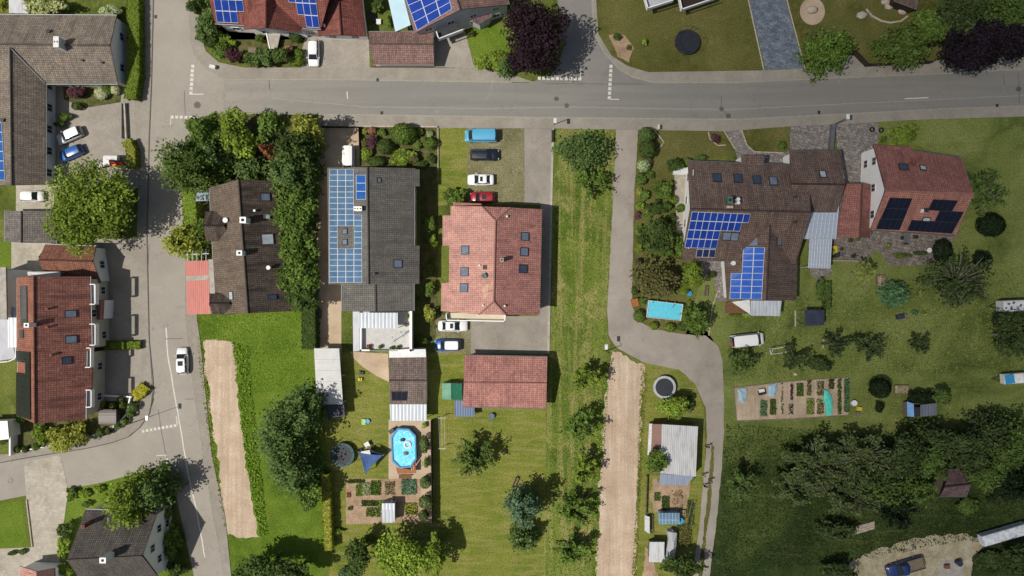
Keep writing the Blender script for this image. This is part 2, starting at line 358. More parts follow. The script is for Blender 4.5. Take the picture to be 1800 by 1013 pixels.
W['whitemetal'] = m_plain('white_metal', A(240, 240, 238), A(222, 222, 220), 2.0, 0.4)
W['polyc'] = m_ribbed('white_polycarbonate', A(214, 220, 226), A(160, 168, 176), 0.55, ax=0, rough=0.3)
W['greymetal'] = m_ribbed('galvanised_sheet', A(218, 218, 218), A(168, 170, 172), 0.3, dirt=A(150, 138, 128), ax=1)
W['tin'] = m_ribbed('old_tin_sheet', A(196, 198, 200, 1.3), A(150, 152, 156, 1.3), 0.25, dirt=A(150, 140, 130, 1.2), ax=0)
W['bluetin'] = m_ribbed('blue_grey_tin', A(150, 160, 178, 1.1), A(120, 130, 148, 1.1), 0.3)
W['steel'] = m_plain('steel_grey', A(150, 152, 154), None, 2.0, 0.4, metal=0.6)
W['dark'] = m_plain('dark_grey_plastic', A(58, 60, 64), A(42, 44, 48), 2.0, 0.5)
W['black'] = m_plain('black_rubber', (0.012, 0.012, 0.013), (0.02, 0.02, 0.02), 3.0, 0.7)
W['wood'] = m_plain('brown_wood', A(134, 96, 66), A(104, 72, 48), 4.0, 0.8, bump=0.3)
W['oldwood'] = m_plain('weathered_wood', A(142, 128, 108), A(104, 92, 76), 4.0, 0.9, bump=0.3)
W['darkwood'] = m_plain('dark_stained_wood', A(66, 50, 40), A(44, 34, 28), 4.0, 0.8)
W['deck'] = m_plain('orange_wood_deck', A(178, 112, 58), A(148, 88, 44), 4.0, 0.7)
W['bark'] = m_plain('bark', A(92, 78, 64), A(58, 48, 40), 6.0, 0.95, bump=0.5)
W['greybark'] = m_plain('grey_bark', A(128, 122, 112, 1.5), A(90, 84, 76, 1.5), 6.0, 0.95, bump=0.5)
W['copper'] = m_plain('green_copper', A(84, 112, 104, 1.6), A(50, 66, 64, 1.6), 3.0, 0.6, metal=0.3)
W['brick'] = m_plain('chimney_brick', A(150, 92, 74), A(120, 70, 56), 5.0, 0.9)
W['bluefab'] = m_plain('blue_shade_cloth', A(82, 112, 164), A(66, 92, 142), 1.5, 0.8)
W['whitefab'] = m_plain('white_canvas', A(244, 243, 240), A(226, 225, 222), 1.0, 0.8)
W['teal'] = m_plain('teal_padding', A(40, 92, 92), A(28, 68, 70), 2.0, 0.6)
W['mesh'] = m_plain('trampoline_mat', A(66, 70, 76), A(52, 56, 62), 1.2, 0.7)
W['navy'] = m_plain('dark_blue_sheet', A(40, 46, 62, 2.0), A(30, 34, 46, 2.0), 1.2, 0.6)
W['yellow'] = m_plain('yellow_plastic', A(220, 200, 60), None, 3, 0.5)
W['green'] = m_plain('green_plastic', A(120, 200, 130), None, 3, 0.5)
W['lime'] = m_plain('lime_plastic', A(170, 220, 130), None, 3, 0.5)
W['skyblue'] = m_plain('sky_blue_plastic', A(70, 170, 225), None, 3, 0.4)
W['redp'] = m_plain('red_plastic', A(190, 40, 40), None, 3, 0.5)
W['stone'] = m_plain('pale_stone', A(170, 158, 142, 1.6), A(128, 118, 106, 1.6), 3.0, 0.9, bump=0.5)
W['rust'] = m_ribbed('rusty_sheet', A(136, 98, 84, 1.2), A(108, 74, 64, 1.2), 0.3, ax=0)
W['net'] = m_plain('turquoise_net', A(70, 170, 140, 2.0), A(60, 140, 150, 2.0), 2.0, 0.7)
W['bluenet'] = m_plain('pale_blue_fleece', A(136, 158, 166, 1.8), A(110, 134, 146, 1.8), 3.0, 0.7)
W['yellowfield'] = W['yellow']
W['carpet_cyan'] = m_plain('pale_cyan_sheet', A(206, 236, 248), A(190, 222, 238), 0.4, 0.5)
W['glassgreen'] = m_plain('green_sheet', A(130, 176, 150), A(104, 150, 124), 1.0, 0.8, 0.1)
W['glassdgreen'] = m_plain('deep_green_sheet', A(58, 128, 100), A(44, 108, 84), 1.0, 0.8, 0.1)
W['bluepanel'] = m_ribbed('blue_grey_sheet', A(104, 124, 156), A(80, 98, 128), 0.4)
GL = {}
GL['win'] = m_glass('window_glass', (0.035, 0.045, 0.06))
GL['sky'] = m_glass('roof_window_glass', A(126, 138, 156), 0.1)
GL['skydark'] = m_glass('dark_roof_window_glass', A(70, 84, 104), 0.08)
GL['skywhite'] = m_glass('bright_roof_window_glass', A(196, 206, 212), 0.1)
GL['car'] = m_glass('car_glass', (0.02, 0.025, 0.03), 0.04, 0.7)
GL['clear'] = m_clear('greenhouse_glazing', A(150, 180, 205, 1.6), 0.55)
GL['canopy'] = m_clear('canopy_glazing', A(176, 190, 206, 1.9), 0.72)
GL['awning'] = m_clear('milky_plastic_sheet', A(214, 214, 211), 0.9)
GL['canopy'] = m_clear('canopy_glazing', A(140, 156, 178, 1.9), 0.6)
PV = {'blue': m_panel('blue_solar_cells', A(38, 72, 164), (0.62, 0.66, 0.8)), 'black': m_panel('black_solar_cells', (0.008, 0.009, 0.016), (1.6, 1.6, 1.8)),
      'grey': m_panel('blue_grey_solar_cells', A(88, 118, 148), (1.25, 1.25, 1.2), 5.0), 'coll': m_panel('collector_glass', A(48, 100, 176), (0.8, 0.8, 0.9), 1.0),
      'night': m_panel('dark_navy_solar_cells', (0.02, 0.028, 0.075), (1.2, 1.2, 1.3)), 'dull': m_panel('dull_collector_glass', A(76, 80, 84), (0.7, 0.7, 0.7), 3.0),
      'azure': m_panel('azure_solar_cells', A(60, 110, 205), (0.75, 0.8, 0.9))}
WT = {'oval': m_water('pool_water', A(84, 196, 230, 1.25), A(126, 222, 244, 1.25), A(226, 250, 252, 1.3)), 'rect': m_water('still_pool_water', A(96, 206, 232, 1.05), A(112, 216, 238, 1.05), A(126, 224, 242, 1.05))}
# leaves: k lifts a colour seen on a half shaded crown to the leaf's own
def L3(name, r, g, b, k=2.0, spread=0.62, tr=0.3):
    m = A(r, g, b, k); return m_leaf(name, tuple(x * spread * 0.75 for x in m), m, tuple(min(0.6, x * 1.6) for x in m), tr)
LF = {}
LF['bright'] = L3('bright_leaf', 88, 102, 40, 2.3)
LF['mid'] = L3('green_leaf', 70, 86, 38, 2.5)
LF['dark'] = L3('dark_leaf', 52, 64, 32, 2.9)
LF['conifer'] = L3('conifer_needle', 60, 74, 40, 3.1)
LF['spruce'] = L3('blue_spruce_needle', 68, 86, 64, 2.3)
LF['yellow'] = L3('yellow_green_leaf', 122, 126, 56, 1.8)
LF['gold'] = L3('golden_leaf', 168, 160, 56, 1.5)
LF['goldhedge'] = L3('golden_hedge_leaf', 138, 140, 60, 1.7)
LF['hay'] = L3('hay_tuft', 122, 128, 62, 1.5)
LF['lushtuft'] = L3('lush_tuft', 100, 124, 44, 2.0)
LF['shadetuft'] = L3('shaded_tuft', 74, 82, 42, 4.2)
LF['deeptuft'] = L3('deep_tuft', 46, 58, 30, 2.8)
LF['lime'] = L3('lime_leaf', 112, 130, 52, 1.8)
LF['purple'] = L3('purple_leaf', 40, 30, 34, 1.7, tr=0.1)
LF['blackpurple'] = L3('black_purple_leaf', 30, 25, 30, 1.9, tr=0.08)
LF['plum'] = L3('plum_leaf', 78, 52, 58, 1.7, tr=0.15)
LF['rust'] = L3('rust_leaf', 128, 84, 58, 1.8)
LF['cream'] = L3('cream_green_leaf', 150, 158, 104, 1.7)
LF['pale'] = L3('pale_grey_green_leaf', 142, 158, 112, 1.7)
LF['feather'] = L3('soft_green_leaf', 66, 80, 38, 2.4)
LF['brownish'] = L3('brown_green_leaf', 78, 76, 46, 2.4)
LF['orchard'] = L3('orchard_leaf', 74, 92, 40, 2.3)
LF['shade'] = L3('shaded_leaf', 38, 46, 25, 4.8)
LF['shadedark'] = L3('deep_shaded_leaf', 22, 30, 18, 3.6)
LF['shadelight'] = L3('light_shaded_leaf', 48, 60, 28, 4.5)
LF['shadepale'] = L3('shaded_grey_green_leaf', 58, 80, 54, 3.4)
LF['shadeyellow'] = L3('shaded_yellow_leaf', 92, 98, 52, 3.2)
LF['veg'] = L3('vegetable_leaf', 74, 106, 44, 2.4)
LF['cabbage'] = L3('cabbage_leaf', 92, 122, 96, 1.7)
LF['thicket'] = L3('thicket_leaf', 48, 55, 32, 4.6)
LF['hydra'] = L3('white_flower', 200, 204, 150, 1.4)
LF['pink'] = L3('pinkish_leaf', 146, 112, 92, 1.6)
# ------------------------------------------------------------------ ground sheets
def sheet(name, pts, z, mat, label, jag=0.0, cat=None, kind='structure', thick=0.0):
    w = [P(x, y, z) for x, y in pts]
    if jag:
        rg = random.Random(name + str(pts[0])); out = []
        for i in range(len(w)):
            a, b = w[i], w[(i + 1) % len(w)]; n = max(1, int((b - a).length / 0.5)); d = (b - a).normalized(); q = Vector((-d.y, d.x, 0)); ph = 0
            for k in range(n):
                ph = ph * 0.6 + rg.uniform(-1, 1)
                out.append(a + (b - a) * (k / n) + q * jag * ph * (0 if k == 0 else 1))
        w = out
    m = MB()
    if thick: m.slab(w, thick)
    else:
        if sum(a.x * b.y - b.x * a.y for a, b in zip(w, w[1:] + w[:1])) < 0: w = w[::-1]
        m.face(w)
    o = m.build(name, mat)
    return tag(o, label, cat or name.replace('_', ' '), kind=kind)

def strip_pts(line, w):
    n = len(line); L = []; Rr = []
    for i, (x, y) in enumerate(line):
        a = line[max(0, i - 1)]; b = line[min(n - 1, i + 1)]
        dx, dy = b[0] - a[0], b[1] - a[1]; l = math.hypot(dx, dy) or 1
        L.append((x - dy / l * w / 2, y + dx / l * w / 2)); Rr.append((x + dy / l * w / 2, y - dx / l * w / 2))
    return L, Rr
def strip(name, lines, w, z, mat, label, cat, kind='structure', h=0.0, wob=0.0):
    m = MB(); rg = random.Random(str(lines))
    for line in lines:
        if wob:
            q = []
            for (x0, y0), (x1, y1) in zip(line, line[1:]):
                n = max(1, int(math.hypot(x1 - x0, y1 - y0) / 8))
                q += [(x0 + (x1 - x0) * k / n + rg.uniform(-wob, wob), y0 + (y1 - y0) * k / n + rg.uniform(-wob, wob)) for k in range(n)]
            line = q + [line[-1]]
        L, Rr = strip_pts(line, w)
        for i in range(len(line) - 1):
            a = [P(*L[i], z), P(*L[i + 1], z), P(*Rr[i + 1], z), P(*Rr[i], z)]
            if h: m.slab(a, h)
            else:
                if (a[1] - a[0]).cross(a[2] - a[0]).z < 0: a = a[::-1]
                m.face(a)
    return tag(m.build(name, mat), label, cat, kind=kind)

# ------------------------------------------------------------------ vegetation
def unit(rg, n):
    v = rg.normal(size=(n, 3)); return v / np.linalg.norm(v, axis=1, keepdims=True)
def leaves_obj(name, c, nrm, size, tone, mat, parent, org, slim=0.55, extra=None):
    rg = np.random.default_rng(len(c) * 7 + 3); n = len(c)
    nrm = nrm / (np.linalg.norm(nrm, axis=1, keepdims=True) + 1e-9)
    r = unit(rg, n); t = np.cross(nrm, r); t /= (np.linalg.norm(t, axis=1, keepdims=True) + 1e-9); b = np.cross(nrm, t)
    s = (size * rg.uniform(0.65, 1.35, n))[:, None]
    v = np.stack([c - t * s, c + b * s * slim + t * s * 0.1, c + t * s, c - b * s * slim + t * s * 0.1], 1).reshape(-1, 3) - np.array(org)
    me = bpy.data.meshes.new(name)
    nv, nf = len(v), n
    ev, ef = (extra if extra else ([], []))
    me.vertices.add(nv + len(ev))
    co = np.concatenate([v, np.array(ev) - np.array(org)]) if len(ev) else v
    me.vertices.foreach_set('co', co.astype(np.float32).ravel())
    lv = np.arange(nv, dtype=np.int32); tot = np.full(nf, 4, np.int32); st = np.arange(0, nv, 4, dtype=np.int32)
    if len(ev):
        fl = np.array([k + nv for f in ef for k in f], np.int32); ft = np.array([len(f) for f in ef], np.int32)
        fs = np.concatenate([[0], np.cumsum(ft)[:-1]]).astype(np.int32) + nv
        lv = np.concatenate([lv, fl]); tot = np.concatenate([tot, ft]); st = np.concatenate([st, fs])
    me.loops.add(len(lv)); me.loops.foreach_set('vertex_index', lv)
    me.polygons.add(len(tot)); me.polygons.foreach_set('loop_start', st); me.polygons.foreach_set('loop_total', tot)
    me.materials.append(mat)
    at = me.attributes.new('tone', 'FLOAT', 'POINT')
    at.data.foreach_set('value', np.concatenate([np.repeat(tone, 4), np.full(len(ev), 0.2)]).astype(np.float32))
    me.update(calc_edges=True)
    o = bpy.data.objects.new(name, me); C.objects.link(o)
    if parent: o.parent = parent
    ORG[o.name] = Vector(org)
    return o

def crown_pts(kind, rx, ry, h, zb, rg, dens=1.0, leaf=0.27):
    """leaf centres and normals about the crown axis (x, y relative, z from the ground)"""
    rm = (rx + ry) / 2; area = math.pi * rx * ry; per = leaf * leaf * 1.1
    rz = (h - zb) / 2; zc = (h + zb) / 2
    n = int(area * 5.0 * dens / per)
    if kind in ('round', 'shrub', 'dense'):
        K = int(min(40, max(6, 5 + area * 0.5))) if kind != 'shrub' else int(min(12, max(4, 3 + area)))
        d = unit(rg, K); d[:, 2] = np.abs(d[:, 2]) * 0.9 - 0.25
        rad = rg.uniform(0.4, 0.86, K) if kind != 'shrub' else rg.uniform(0.25, 0.6, K)
        lc = d * rad[:, None] * np.array([rx, ry, rz]); lc[0] = 0
        lr = rg.uniform(0.24, 0.44, K) if kind != 'shrub' else rg.uniform(0.3, 0.5, K); lr[0] = 0.6
        w = lr ** 2; which = rg.choice(K, n, p=w / w.sum())
        dd = unit(rg, n); dd[:, 2] = np.where(rg.random(n) < 0.7, np.abs(dd[:, 2]), dd[:, 2])
        q = rg.random(n) ** 0.35 * lr[which]
        # ragged outline: each lump breathes with a cheap angular ripple
        rip = 1 + 0.16 * np.sin(dd[:, 0] * 7 + which) * np.sin(dd[:, 1] * 6 + which * 2.1)
        c = lc[which] + dd * (q * rip)[:, None] * np.array([rx, ry, rz])
        c[:, 2] += zc
        nr = dd * 0.7 + np.array([0, 0, 0.45]) + unit(rg, n) * 0.75
        tone = np.clip(rg.random(K)[which] * 0.8 + 0.2 * (dd[:, 2] * 0.5 + 0.5), 0, 1)
    elif kind == 'ball':
        dd = unit(rg, n); dd[:, 2] = np.where(rg.random(n) < 0.75, np.abs(dd[:, 2]), dd[:, 2])
        q = rg.uniform(0.86, 1.04, n)
        c = dd * q[:, None] * np.array([rx, ry, rz]); c[:, 2] += zc
        nr = dd + unit(rg, n) * 0.5; tone = rg.random(n)
    elif kind == 'conifer':
        t = 1 - np.sqrt(rg.random(n)); a = rg.uniform(0, 2 * math.pi, n)
        lay = np.floor(t * 9) / 9; inl = t * 9 % 1
        ph = rg.uniform(0, 6.28, 10)[np.floor(t * 9).astype(int) % 10]
        br = 0.62 + 0.38 * np.abs(np.cos(a * 3.5 + ph)) ** 0.7
        rad = (1.02 - t) ** 0.85 * br * (1.0 - 0.25 * inl) * rg.random(n) ** 0.33
        c = np.stack([np.cos(a) * rad * rx, np.sin(a) * rad * ry, zb + t * (h - zb) - rad * 0.5], 1)
        nr = np.stack([np.cos(a) * 0.5, np.sin(a) * 0.5, np.full(n, 0.8)], 1) + unit(rg, n) * 0.6
        tone = np.clip(rad * 0.6 + rg.random(n) * 0.4, 0, 1)
    else:      # 'feather' (drooping boughs), 'sparse' (open, boughs show), 'palm'
        n = int(n * 1.35) if kind == 'feather' else n; B = {'feather': int(30 + area * 1.2), 'sparse': int(16 + area * 0.6), 'palm': 22}[kind]
        B = min(B, 90)
        az = rg.uniform(0, 6.283, B) if kind != 'palm' else np.arange(B) * 2.4
        el = rg.uniform(-0.1, 1.25, B); ln = rg.uniform(0.65, 1.08, B)
        if kind == 'sparse': n = int(n * 0.55); el = rg.uniform(0.0, 1.1, B); ln = rg.uniform(0.5, 1.1, B)
        if kind == 'palm': el = rg.uniform(0.1, 0.7, B); ln = rg.uniform(0.85, 1.05, B); n = int(n * 0.9)
        wh = rg.integers(0, B, n); u = rg.random(n) ** 0.6
        if kind == 'palm': u = rg.random(n)
        ce = np.cos(el)[wh]; se = np.sin(el)[wh]; ca = np.cos(az)[wh]; sa = np.sin(az)[wh]
        rr = u * ln[wh] * ce; zz = u * ln[wh] * se - (0.55 * (u * ce) ** 2.2 if kind != 'sparse' else 0)
        sp = {'feather': 0.17, 'sparse': 0.10, 'palm': 0.05}[kind] * (0.6 + u)
        j = unit(rg, n) * (rg.random(n) ** 0.5 * sp)[:, None]
        z0 = -0.55 if kind != 'palm' else 0.2
        c = np.stack([(ca * rr + j[:, 0]) * rx, (sa * rr + j[:, 1]) * ry, zc + (z0 + zz * 1.45 + j[:, 2]) * rz], 1)
        nr = np.stack([ca * 0.35, sa * 0.35, np.full(n, 0.8)], 1) + unit(rg, n) * 0.75
        tone = np.clip(rg.random(B)[wh] * 0.6 + u * 0.4, 0, 1)
        return c, nr, tone, (az, el, ln)
    return c, nr, tone, None

def plant(kind, px, py, rx, ry, h, leaf, name, label, group=None, cat=None, dens=1.0, size=None, zb=None, bark='bark', seed=0):
    """px, py, rx, ry are the crown's outline in photo pixels; height in metres"""
    rg = np.random.default_rng(int(px * 131 + py * 17 + seed)); tree = name.endswith('tree') or name.endswith('palm') or name.endswith('spruce')
    if zb is None: zb = h * (0.22 if tree else 0.02)
    zc = (h + zb) / 2; c0 = P(px, py, zc); k = (H - zc) / H / S
    rx, ry = rx * k, ry * k; rm = (rx + ry) / 2
    size = size or (0.18 if rm < 1.0 else 0.22 if rm < 2.2 else 0.25)
    if kind == 'ball': size *= 0.75
    c, nr, tone, br = crown_pts(kind, rx, ry, h, zb, rg, dens, size)
    c = c + np.array([c0.x, c0.y, 0]); org = (c0.x, c0.y, 0.0)
    mat = LF[leaf]
    if not tree:
        # short stems keep the bush standing on the ground
        m = MB(); m.bar((0, 0, 0), (0, 0, max(zb, 0.3) + 0.3), 0.05, 0.03, 5)
        ex = ([(v[0] + c0.x, v[1] + c0.y, v[2]) for v in m.v], m.f)
        o = leaves_obj(name, c, nr, size, tone, mat, None, org, extra=ex)
        o.location = org
        return tag(o, label, cat or name.replace('_', ' '), group)
    root = thing(name, label, cat or 'tree', org, group)
    leaves_obj('crown', c, nr, size, tone, mat, root, org)
    m = MB(); r0 = max(0.07, rm * 0.06); top = zb + (h - zb) * (0.55 if kind != 'conifer' else 0.9)
    tx, ty = c0.x, c0.y; b0 = Vector((tx, ty, -0.05)); mid = Vector((tx + rg.uniform(-.1, .1) * rm, ty + rg.uniform(-.1, .1) * rm, zb + (top - zb) * 0.3))
    m.bar(b0, mid, r0 * 1.25, r0 * 0.8); m.bar(mid, (tx, ty, top), r0 * 0.8, r0 * 0.25)
    if kind == 'palm':
        pass
    elif br is not None:
        az, el, ln = br; rz = (h - zb) / 2
        nb = len(az) if kind == 'sparse' else min(14, len(az))
        for a, e, l in list(zip(az, el, ln))[:nb]:
            pts = []
            for u in (0.0, 0.35, 0.7, 0.98):
                rr = u * l * math.cos(e); zz = u * l * math.sin(e) - (0.55 * (u * math.cos(e)) ** 2.2 if kind != 'sparse' else 0)
                pts.append(Vector((tx + math.cos(a + 0.25 * u) * rr * rx, ty + math.sin(a + 0.25 * u) * rr * ry, zc + (-0.55 + zz * 1.45) * rz + (0.07 * u if kind == 'sparse' else 0))))
            for q in range(3): m.bar(pts[q], pts[q + 1], r0 * (0.42 - 0.12 * q), r0 * (0.3 - 0.12 * q) , 5)
    else:
        for q in range(7):
            a = q * 2.4 + rg.uniform(0, 1); l = rg.uniform(0.5, 0.8)
            e = Vector((tx + math.cos(a) * rx * l, ty + math.sin(a) * ry * l, zb + (h - zb) * rg.uniform(0.35, 0.7)))
            m.bar(mid.lerp(Vector((tx, ty, top)), rg.uniform(0, .5)), e, r0 * 0.45, r0 * 0.12, 6)
    m.build('trunk', W[bark], root)
    return root

def hedge(line, wpx, h, leaf, name, label, group=None, size=0.17, dens=1.0, z0=0.0):
    """a clipped hedge along a line of photo pixels"""
    rg = np.random.default_rng(int(line[0][0] * 31 + line[0][1])); pts = [P(x, y, h) for x, y in line]; w = wpx / S / 2
    cs, ns = [], []; mb = MB()
    for a, b in zip(pts, pts[1:]):
        d = b - a; L = d.length; d.normalize(); q = Vector((-d.y, d.x, 0))
        n = int(L * (2 * w + 2 * h) * 3.6 * dens / (size * size * 1.1))
        u = rg.uniform(-0.15, L + 0.15, n); s = rg.uniform(-(w + h), w + h, n)
        top = np.abs(s) < w
        off = np.where(top, s, np.sign(s) * w) ; z = np.where(top, h, h - (np.abs(s) - w))
        rip = 0.07 * np.sin(u * 5.1) + 0.05 * np.sin(u * 11.3 + off * 6) + rg.normal(0, 0.05, n)
        off = off * (1 + np.where(top, 0, rip / w)); z = z + np.where(top, rip, 0)
        z = np.minimum(z, h - 0.12 * np.maximum(0, np.abs(off) / w - 0.6))
        cs.append(np.stack([a.x + d.x * u + q.x * off, a.y + d.y * u + q.y * off, np.maximum(z, 0.05)], 1))
        nn = np.where(top[:, None], np.array([[0, 0, 1.0]]), np.sign(s)[:, None] * np.array([[q.x, q.y, 0.15]]))
        ns.append(nn + unit(rg, n) * 0.6)
        mb.box(((a.x + b.x) / 2, (a.y + b.y) / 2, h * 0.45), (L, w * 1.5, h * 0.88), math.atan2(d.y, d.x))
    c = np.concatenate(cs); n_ = np.concatenate(ns); org = (pts[0].x, pts[0].y, 0)
    o = leaves_obj(name, c, n_, size, rg.random(len(c)), LF[leaf], None, org, extra=(mb.v, mb.f))
    o.location = org
    return tag(o, label, 'hedge', group)

def scatter(name, poly, n, size, leaf, label, zmax=0.25, kind='stuff', cat='grass', rows=None, clump=0.0):
    """low leaves over an area: crop rows, tufts"""
    rg = np.random.default_rng(n + int(poly[0][0])); w = [P(x, y, 0) for x, y in poly]
    xs = [p.x for p in w]; ys = [p.y for p in w]
    x = rg.uniform(min(xs), max(xs), n * 3); y = rg.uniform(min(ys), max(ys), n * 3)
    if clump:
        cx = rg.uniform(min(xs), max(xs), max(2, int(n * clump))); cy = rg.uniform(min(ys), max(ys), len(cx)); k = rg.integers(0, len(cx), n * 3)
        x = cx[k] + rg.normal(0, 0.35, n * 3); y = cy[k] + rg.normal(0, 0.35, n * 3)
    ins = np.zeros(len(x), bool)
    for i in range(len(w)):
        a, b = w[i], w[(i + 1) % len(w)]
        cnd = ((a.y > y) != (b.y > y)) & (x < (b.x - a.x) * (y - a.y) / ((b.y - a.y) or 1e-9) + a.x); ins ^= cnd
    x, y = x[ins][:n], y[ins][:n]; z = rg.uniform(0.03, zmax, len(x))
    c = np.stack([x, y, z], 1); nr = np.array([[0, 0, 0.8]]) + unit(rg, len(x)) * 0.9
    o = leaves_obj(name, c, nr, size, rg.random(len(x)), LF[leaf], None, (0, 0, 0))
    return tag(o, label, cat, kind=kind if kind == 'stuff' else None)

# ------------------------------------------------------------------ buildings
def plane3(a, b, c):
    n = (b - a).cross(c - a).normalized()
    if n.z < 0: n = -n
    return n, n.dot(a)
class Slope(tuple):      # the plane of a roof slope, with its two triangles when the slope is slightly twisted
    quad = None
def slope(q):
    s = Slope(plane3(q[0], q[1], (q[2] + q[3]) / 2)); s.quad = q; return s
def pix(p): k = S * H / (H - p.z); return CX + p.x * k, CY - p.y * k
def local(pl, px, py):
    if getattr(pl, 'quad', None):
        q = pl.quad; (ax, ay), (bx, by), (cx, cy) = pix(q[0]), pix(q[2]), pix(q[1])
        sd = lambda x, y: (bx - ax) * (y - ay) - (by - ay) * (x - ax)
        pl = plane3(q[0], q[1], q[2]) if sd(px, py) * sd(cx, cy) > 0 else plane3(q[0], q[2], q[3])
    return pl
def onp(pl, px, py, off=0.0):
    n, d = local(pl, px, py); u = (px - CX) / S; v = (CY - py) / S; d = d + off
    z = (d - n.x * u - n.y * v) / (n.x * (-u / H) + n.y * (-v / H) + n.z)
    return P(px, py, z)
FLAT = lambda z: (Vector((0, 0, 1)), z)

class House:
    def __init__(s, name, label, cat, px, py, group=None):
        s.o = thing(name, label, cat, P(px, py, 0), group)
    def part(s, mb, name, mats, parent=None): return mb.build(name, mats, parent or s.o)
    def slab_roof(s, polys, mat, th=0.18, name='roof', edge=None):
        if len(polys) == 2 and name == 'roof':      # the two slopes of one roof
            m = MB()
            for p in polys: m.slab(p, th, 0, 1)
            return s.part(m, name, [mat, edge or W['darkwood']])
        for p in polys: m = MB(); m.slab(p, th, 0, 1); o = s.part(m, name, [mat, edge or W['darkwood']])
        return o
    def gable(s, a, b, c, d, r1, r2, he, hr, roof, wall, ove=0.4, ovg=0.4, th=0.16, win=(), base=0.0, ridge=None, gut=True, lift=0.0, edge=None):
        A_, B_, C_, D_ = (P(*q, he) for q in (a, b, c, d)); R1, R2 = P(*r1, hr), P(*r2, hr)
        rf = s.slab_roof([[A_, B_, R2, R1], [C_, D_, R1, R2]], roof, th, edge=edge)
        s.pA = slope([A_, B_, R2, R1]); s.pC = slope([C_, D_, R1, R2])
        m = MB(); m.bar(R1 + Vector((0, 0, .03)), R2 + Vector((0, 0, .03)), 0.13, 0.13, 8)
        s.part(m, 'ridge_cap', ridge or roof, rf)
        if gut:
            for p, q in ((A_, B_), (C_, D_)):
                out = ((p + q) / 2 - (R1 + R2) / 2); out.z = 0; out.normalize()
                m = MB(); m.bar(p + out * 0.07 - Vector((0, 0, .12)), q + out * 0.07 - Vector((0, 0, .12)), 0.08, 0.08, 8)
                s.part(m, 'gutter', W['steel'])
        u = (R2 - R1); u.z = 0; u.normalize()
        def inset(p, q, sg):     # p eave corner, q the corner opposite across the house
            v = q - p; v.z = 0; hw = v.length / 2; v.normalize()
            r = p + u * (sg * ovg) + v * ove; r.z = he + (hr - he) * ove / hw - th - 0.2; return r
        a1, b1, c1, d1 = inset(A_, D_, 1), inset(B_, C_, -1), inset(C_, B_, -1), inset(D_, A_, 1)
        g1 = R1 + u * ovg - Vector((0, 0, th + .25)); g2 = R2 - u * ovg - Vector((0, 0, th + .25))
        g1 = Vector(((a1.x + d1.x) / 2, (a1.y + d1.y) / 2, g1.z)); g2 = Vector(((b1.x + c1.x) / 2, (b1.y + c1.y) / 2, g2.z))
        lo = lambda p: Vector((p.x, p.y, base))
        m = MB()
        for f in ([lo(a1), lo(b1), b1, a1], [lo(c1), lo(d1), d1, c1], [lo(b1), lo(c1), c1, g2, b1], [lo(d1), lo(a1), a1, g1, d1]): m.face(f)
        s.part(m, 'wall', wall)
        s.side = {'A': (lo(a1), lo(b1), he), 'C': (lo(c1), lo(d1), he), 'B': (lo(b1), lo(c1), (he + hr) / 2), 'D': (lo(d1), lo(a1), (he + hr) / 2)}
        for k in win:
            p, q, top = s.side[k]; s.windows(p, q, top, (a1 + c1) / 2)
        return s
    def over(s, pl, mat, lift=.05, th=.1):      # an added slab giving a sun-facing slope a tone of its own
        up = Vector((0, 0, lift)); m = MB(); m.slab([p + up for p in pl.quad], th, 0, 1); return s.part(m, 'roof_slope', [mat, W['darkwood']])
    def windows(s, p, q, top, mid, zs=None, n=None):
        d = q - p; L = d.length; d.normalize(); o = Vector((d.y, -d.x, 0))
        if (p + d * L / 2 - mid).dot(o) < 0: o = -o
        n = n or max(1, int(L / 3.4)); rows = zs or ([1.5] + ([4.0] if top > 4.7 else []) + ([6.0] if top > 6.4 else []))
        for zi, z in enumerate(rows):
            m_ = n if z < 5.5 else max(1, n // 2)
            for i in range(m_):
                c = p + d * L * (i + 0.5 + (0.0 if m_ == n else 0.0)) / m_ ; c = Vector((c.x, c.y, z)); w_, h_ = 1.15, 1.2
                m = MB(); rz = math.atan2(d.y, d.x)
                for dx, dz, sx, sz in ((0, h_ / 2, w_ + .1, .1), (0, -h_ / 2, w_ + .1, .1), (-w_ / 2, 0, .1, h_ - .1), (w_ / 2, 0, .1, h_ - .1), (0, 0, .06, h_ - .1)):
                    m.box(c + d * dx + o * 0.03 + Vector((0, 0, dz)), (sx, .1, sz), rz)
                f = s.part(m, 'window', W['whitemetal'])
                m = MB(); m.box(c + o * 0.015, (w_ - .1, .04, h_ - .1), rz); s.part(m, 'pane', GL['win'], f)
    def doors(s, side, n, w=2.5, hh=2.1):
        p, q, _ = s.side[side]; d = q - p; L = d.length; d.normalize(); o = Vector((d.y, -d.x, 0)); c0 = sum((v[0] for v in s.side.values()), Vector()) / 4
        if (p + d * L / 2 - c0).dot(o) < 0: o = -o
        for i in range(n):
            c = p + d * L * (i + .5) / n; m = MB()
            for k in range(5): m.box((c.x + o.x * .03, c.y + o.y * .03, hh * (k + .5) / 5), (w, .07, hh / 5 - .025), math.atan2(d.y, d.x))
            s.part(m, 'garage_door', W['lilac'])
    def frame(s, pl, px, py, off=0.0):
        pl = local(pl, px, py); n, d = pl; p = onp(pl, px, py, off); sl = Vector((0, 0, 1)) - n * n.z
        sl = Vector((0, 1, 0)) if sl.length < .02 else sl.normalized(); return p, sl.cross(n), sl, n
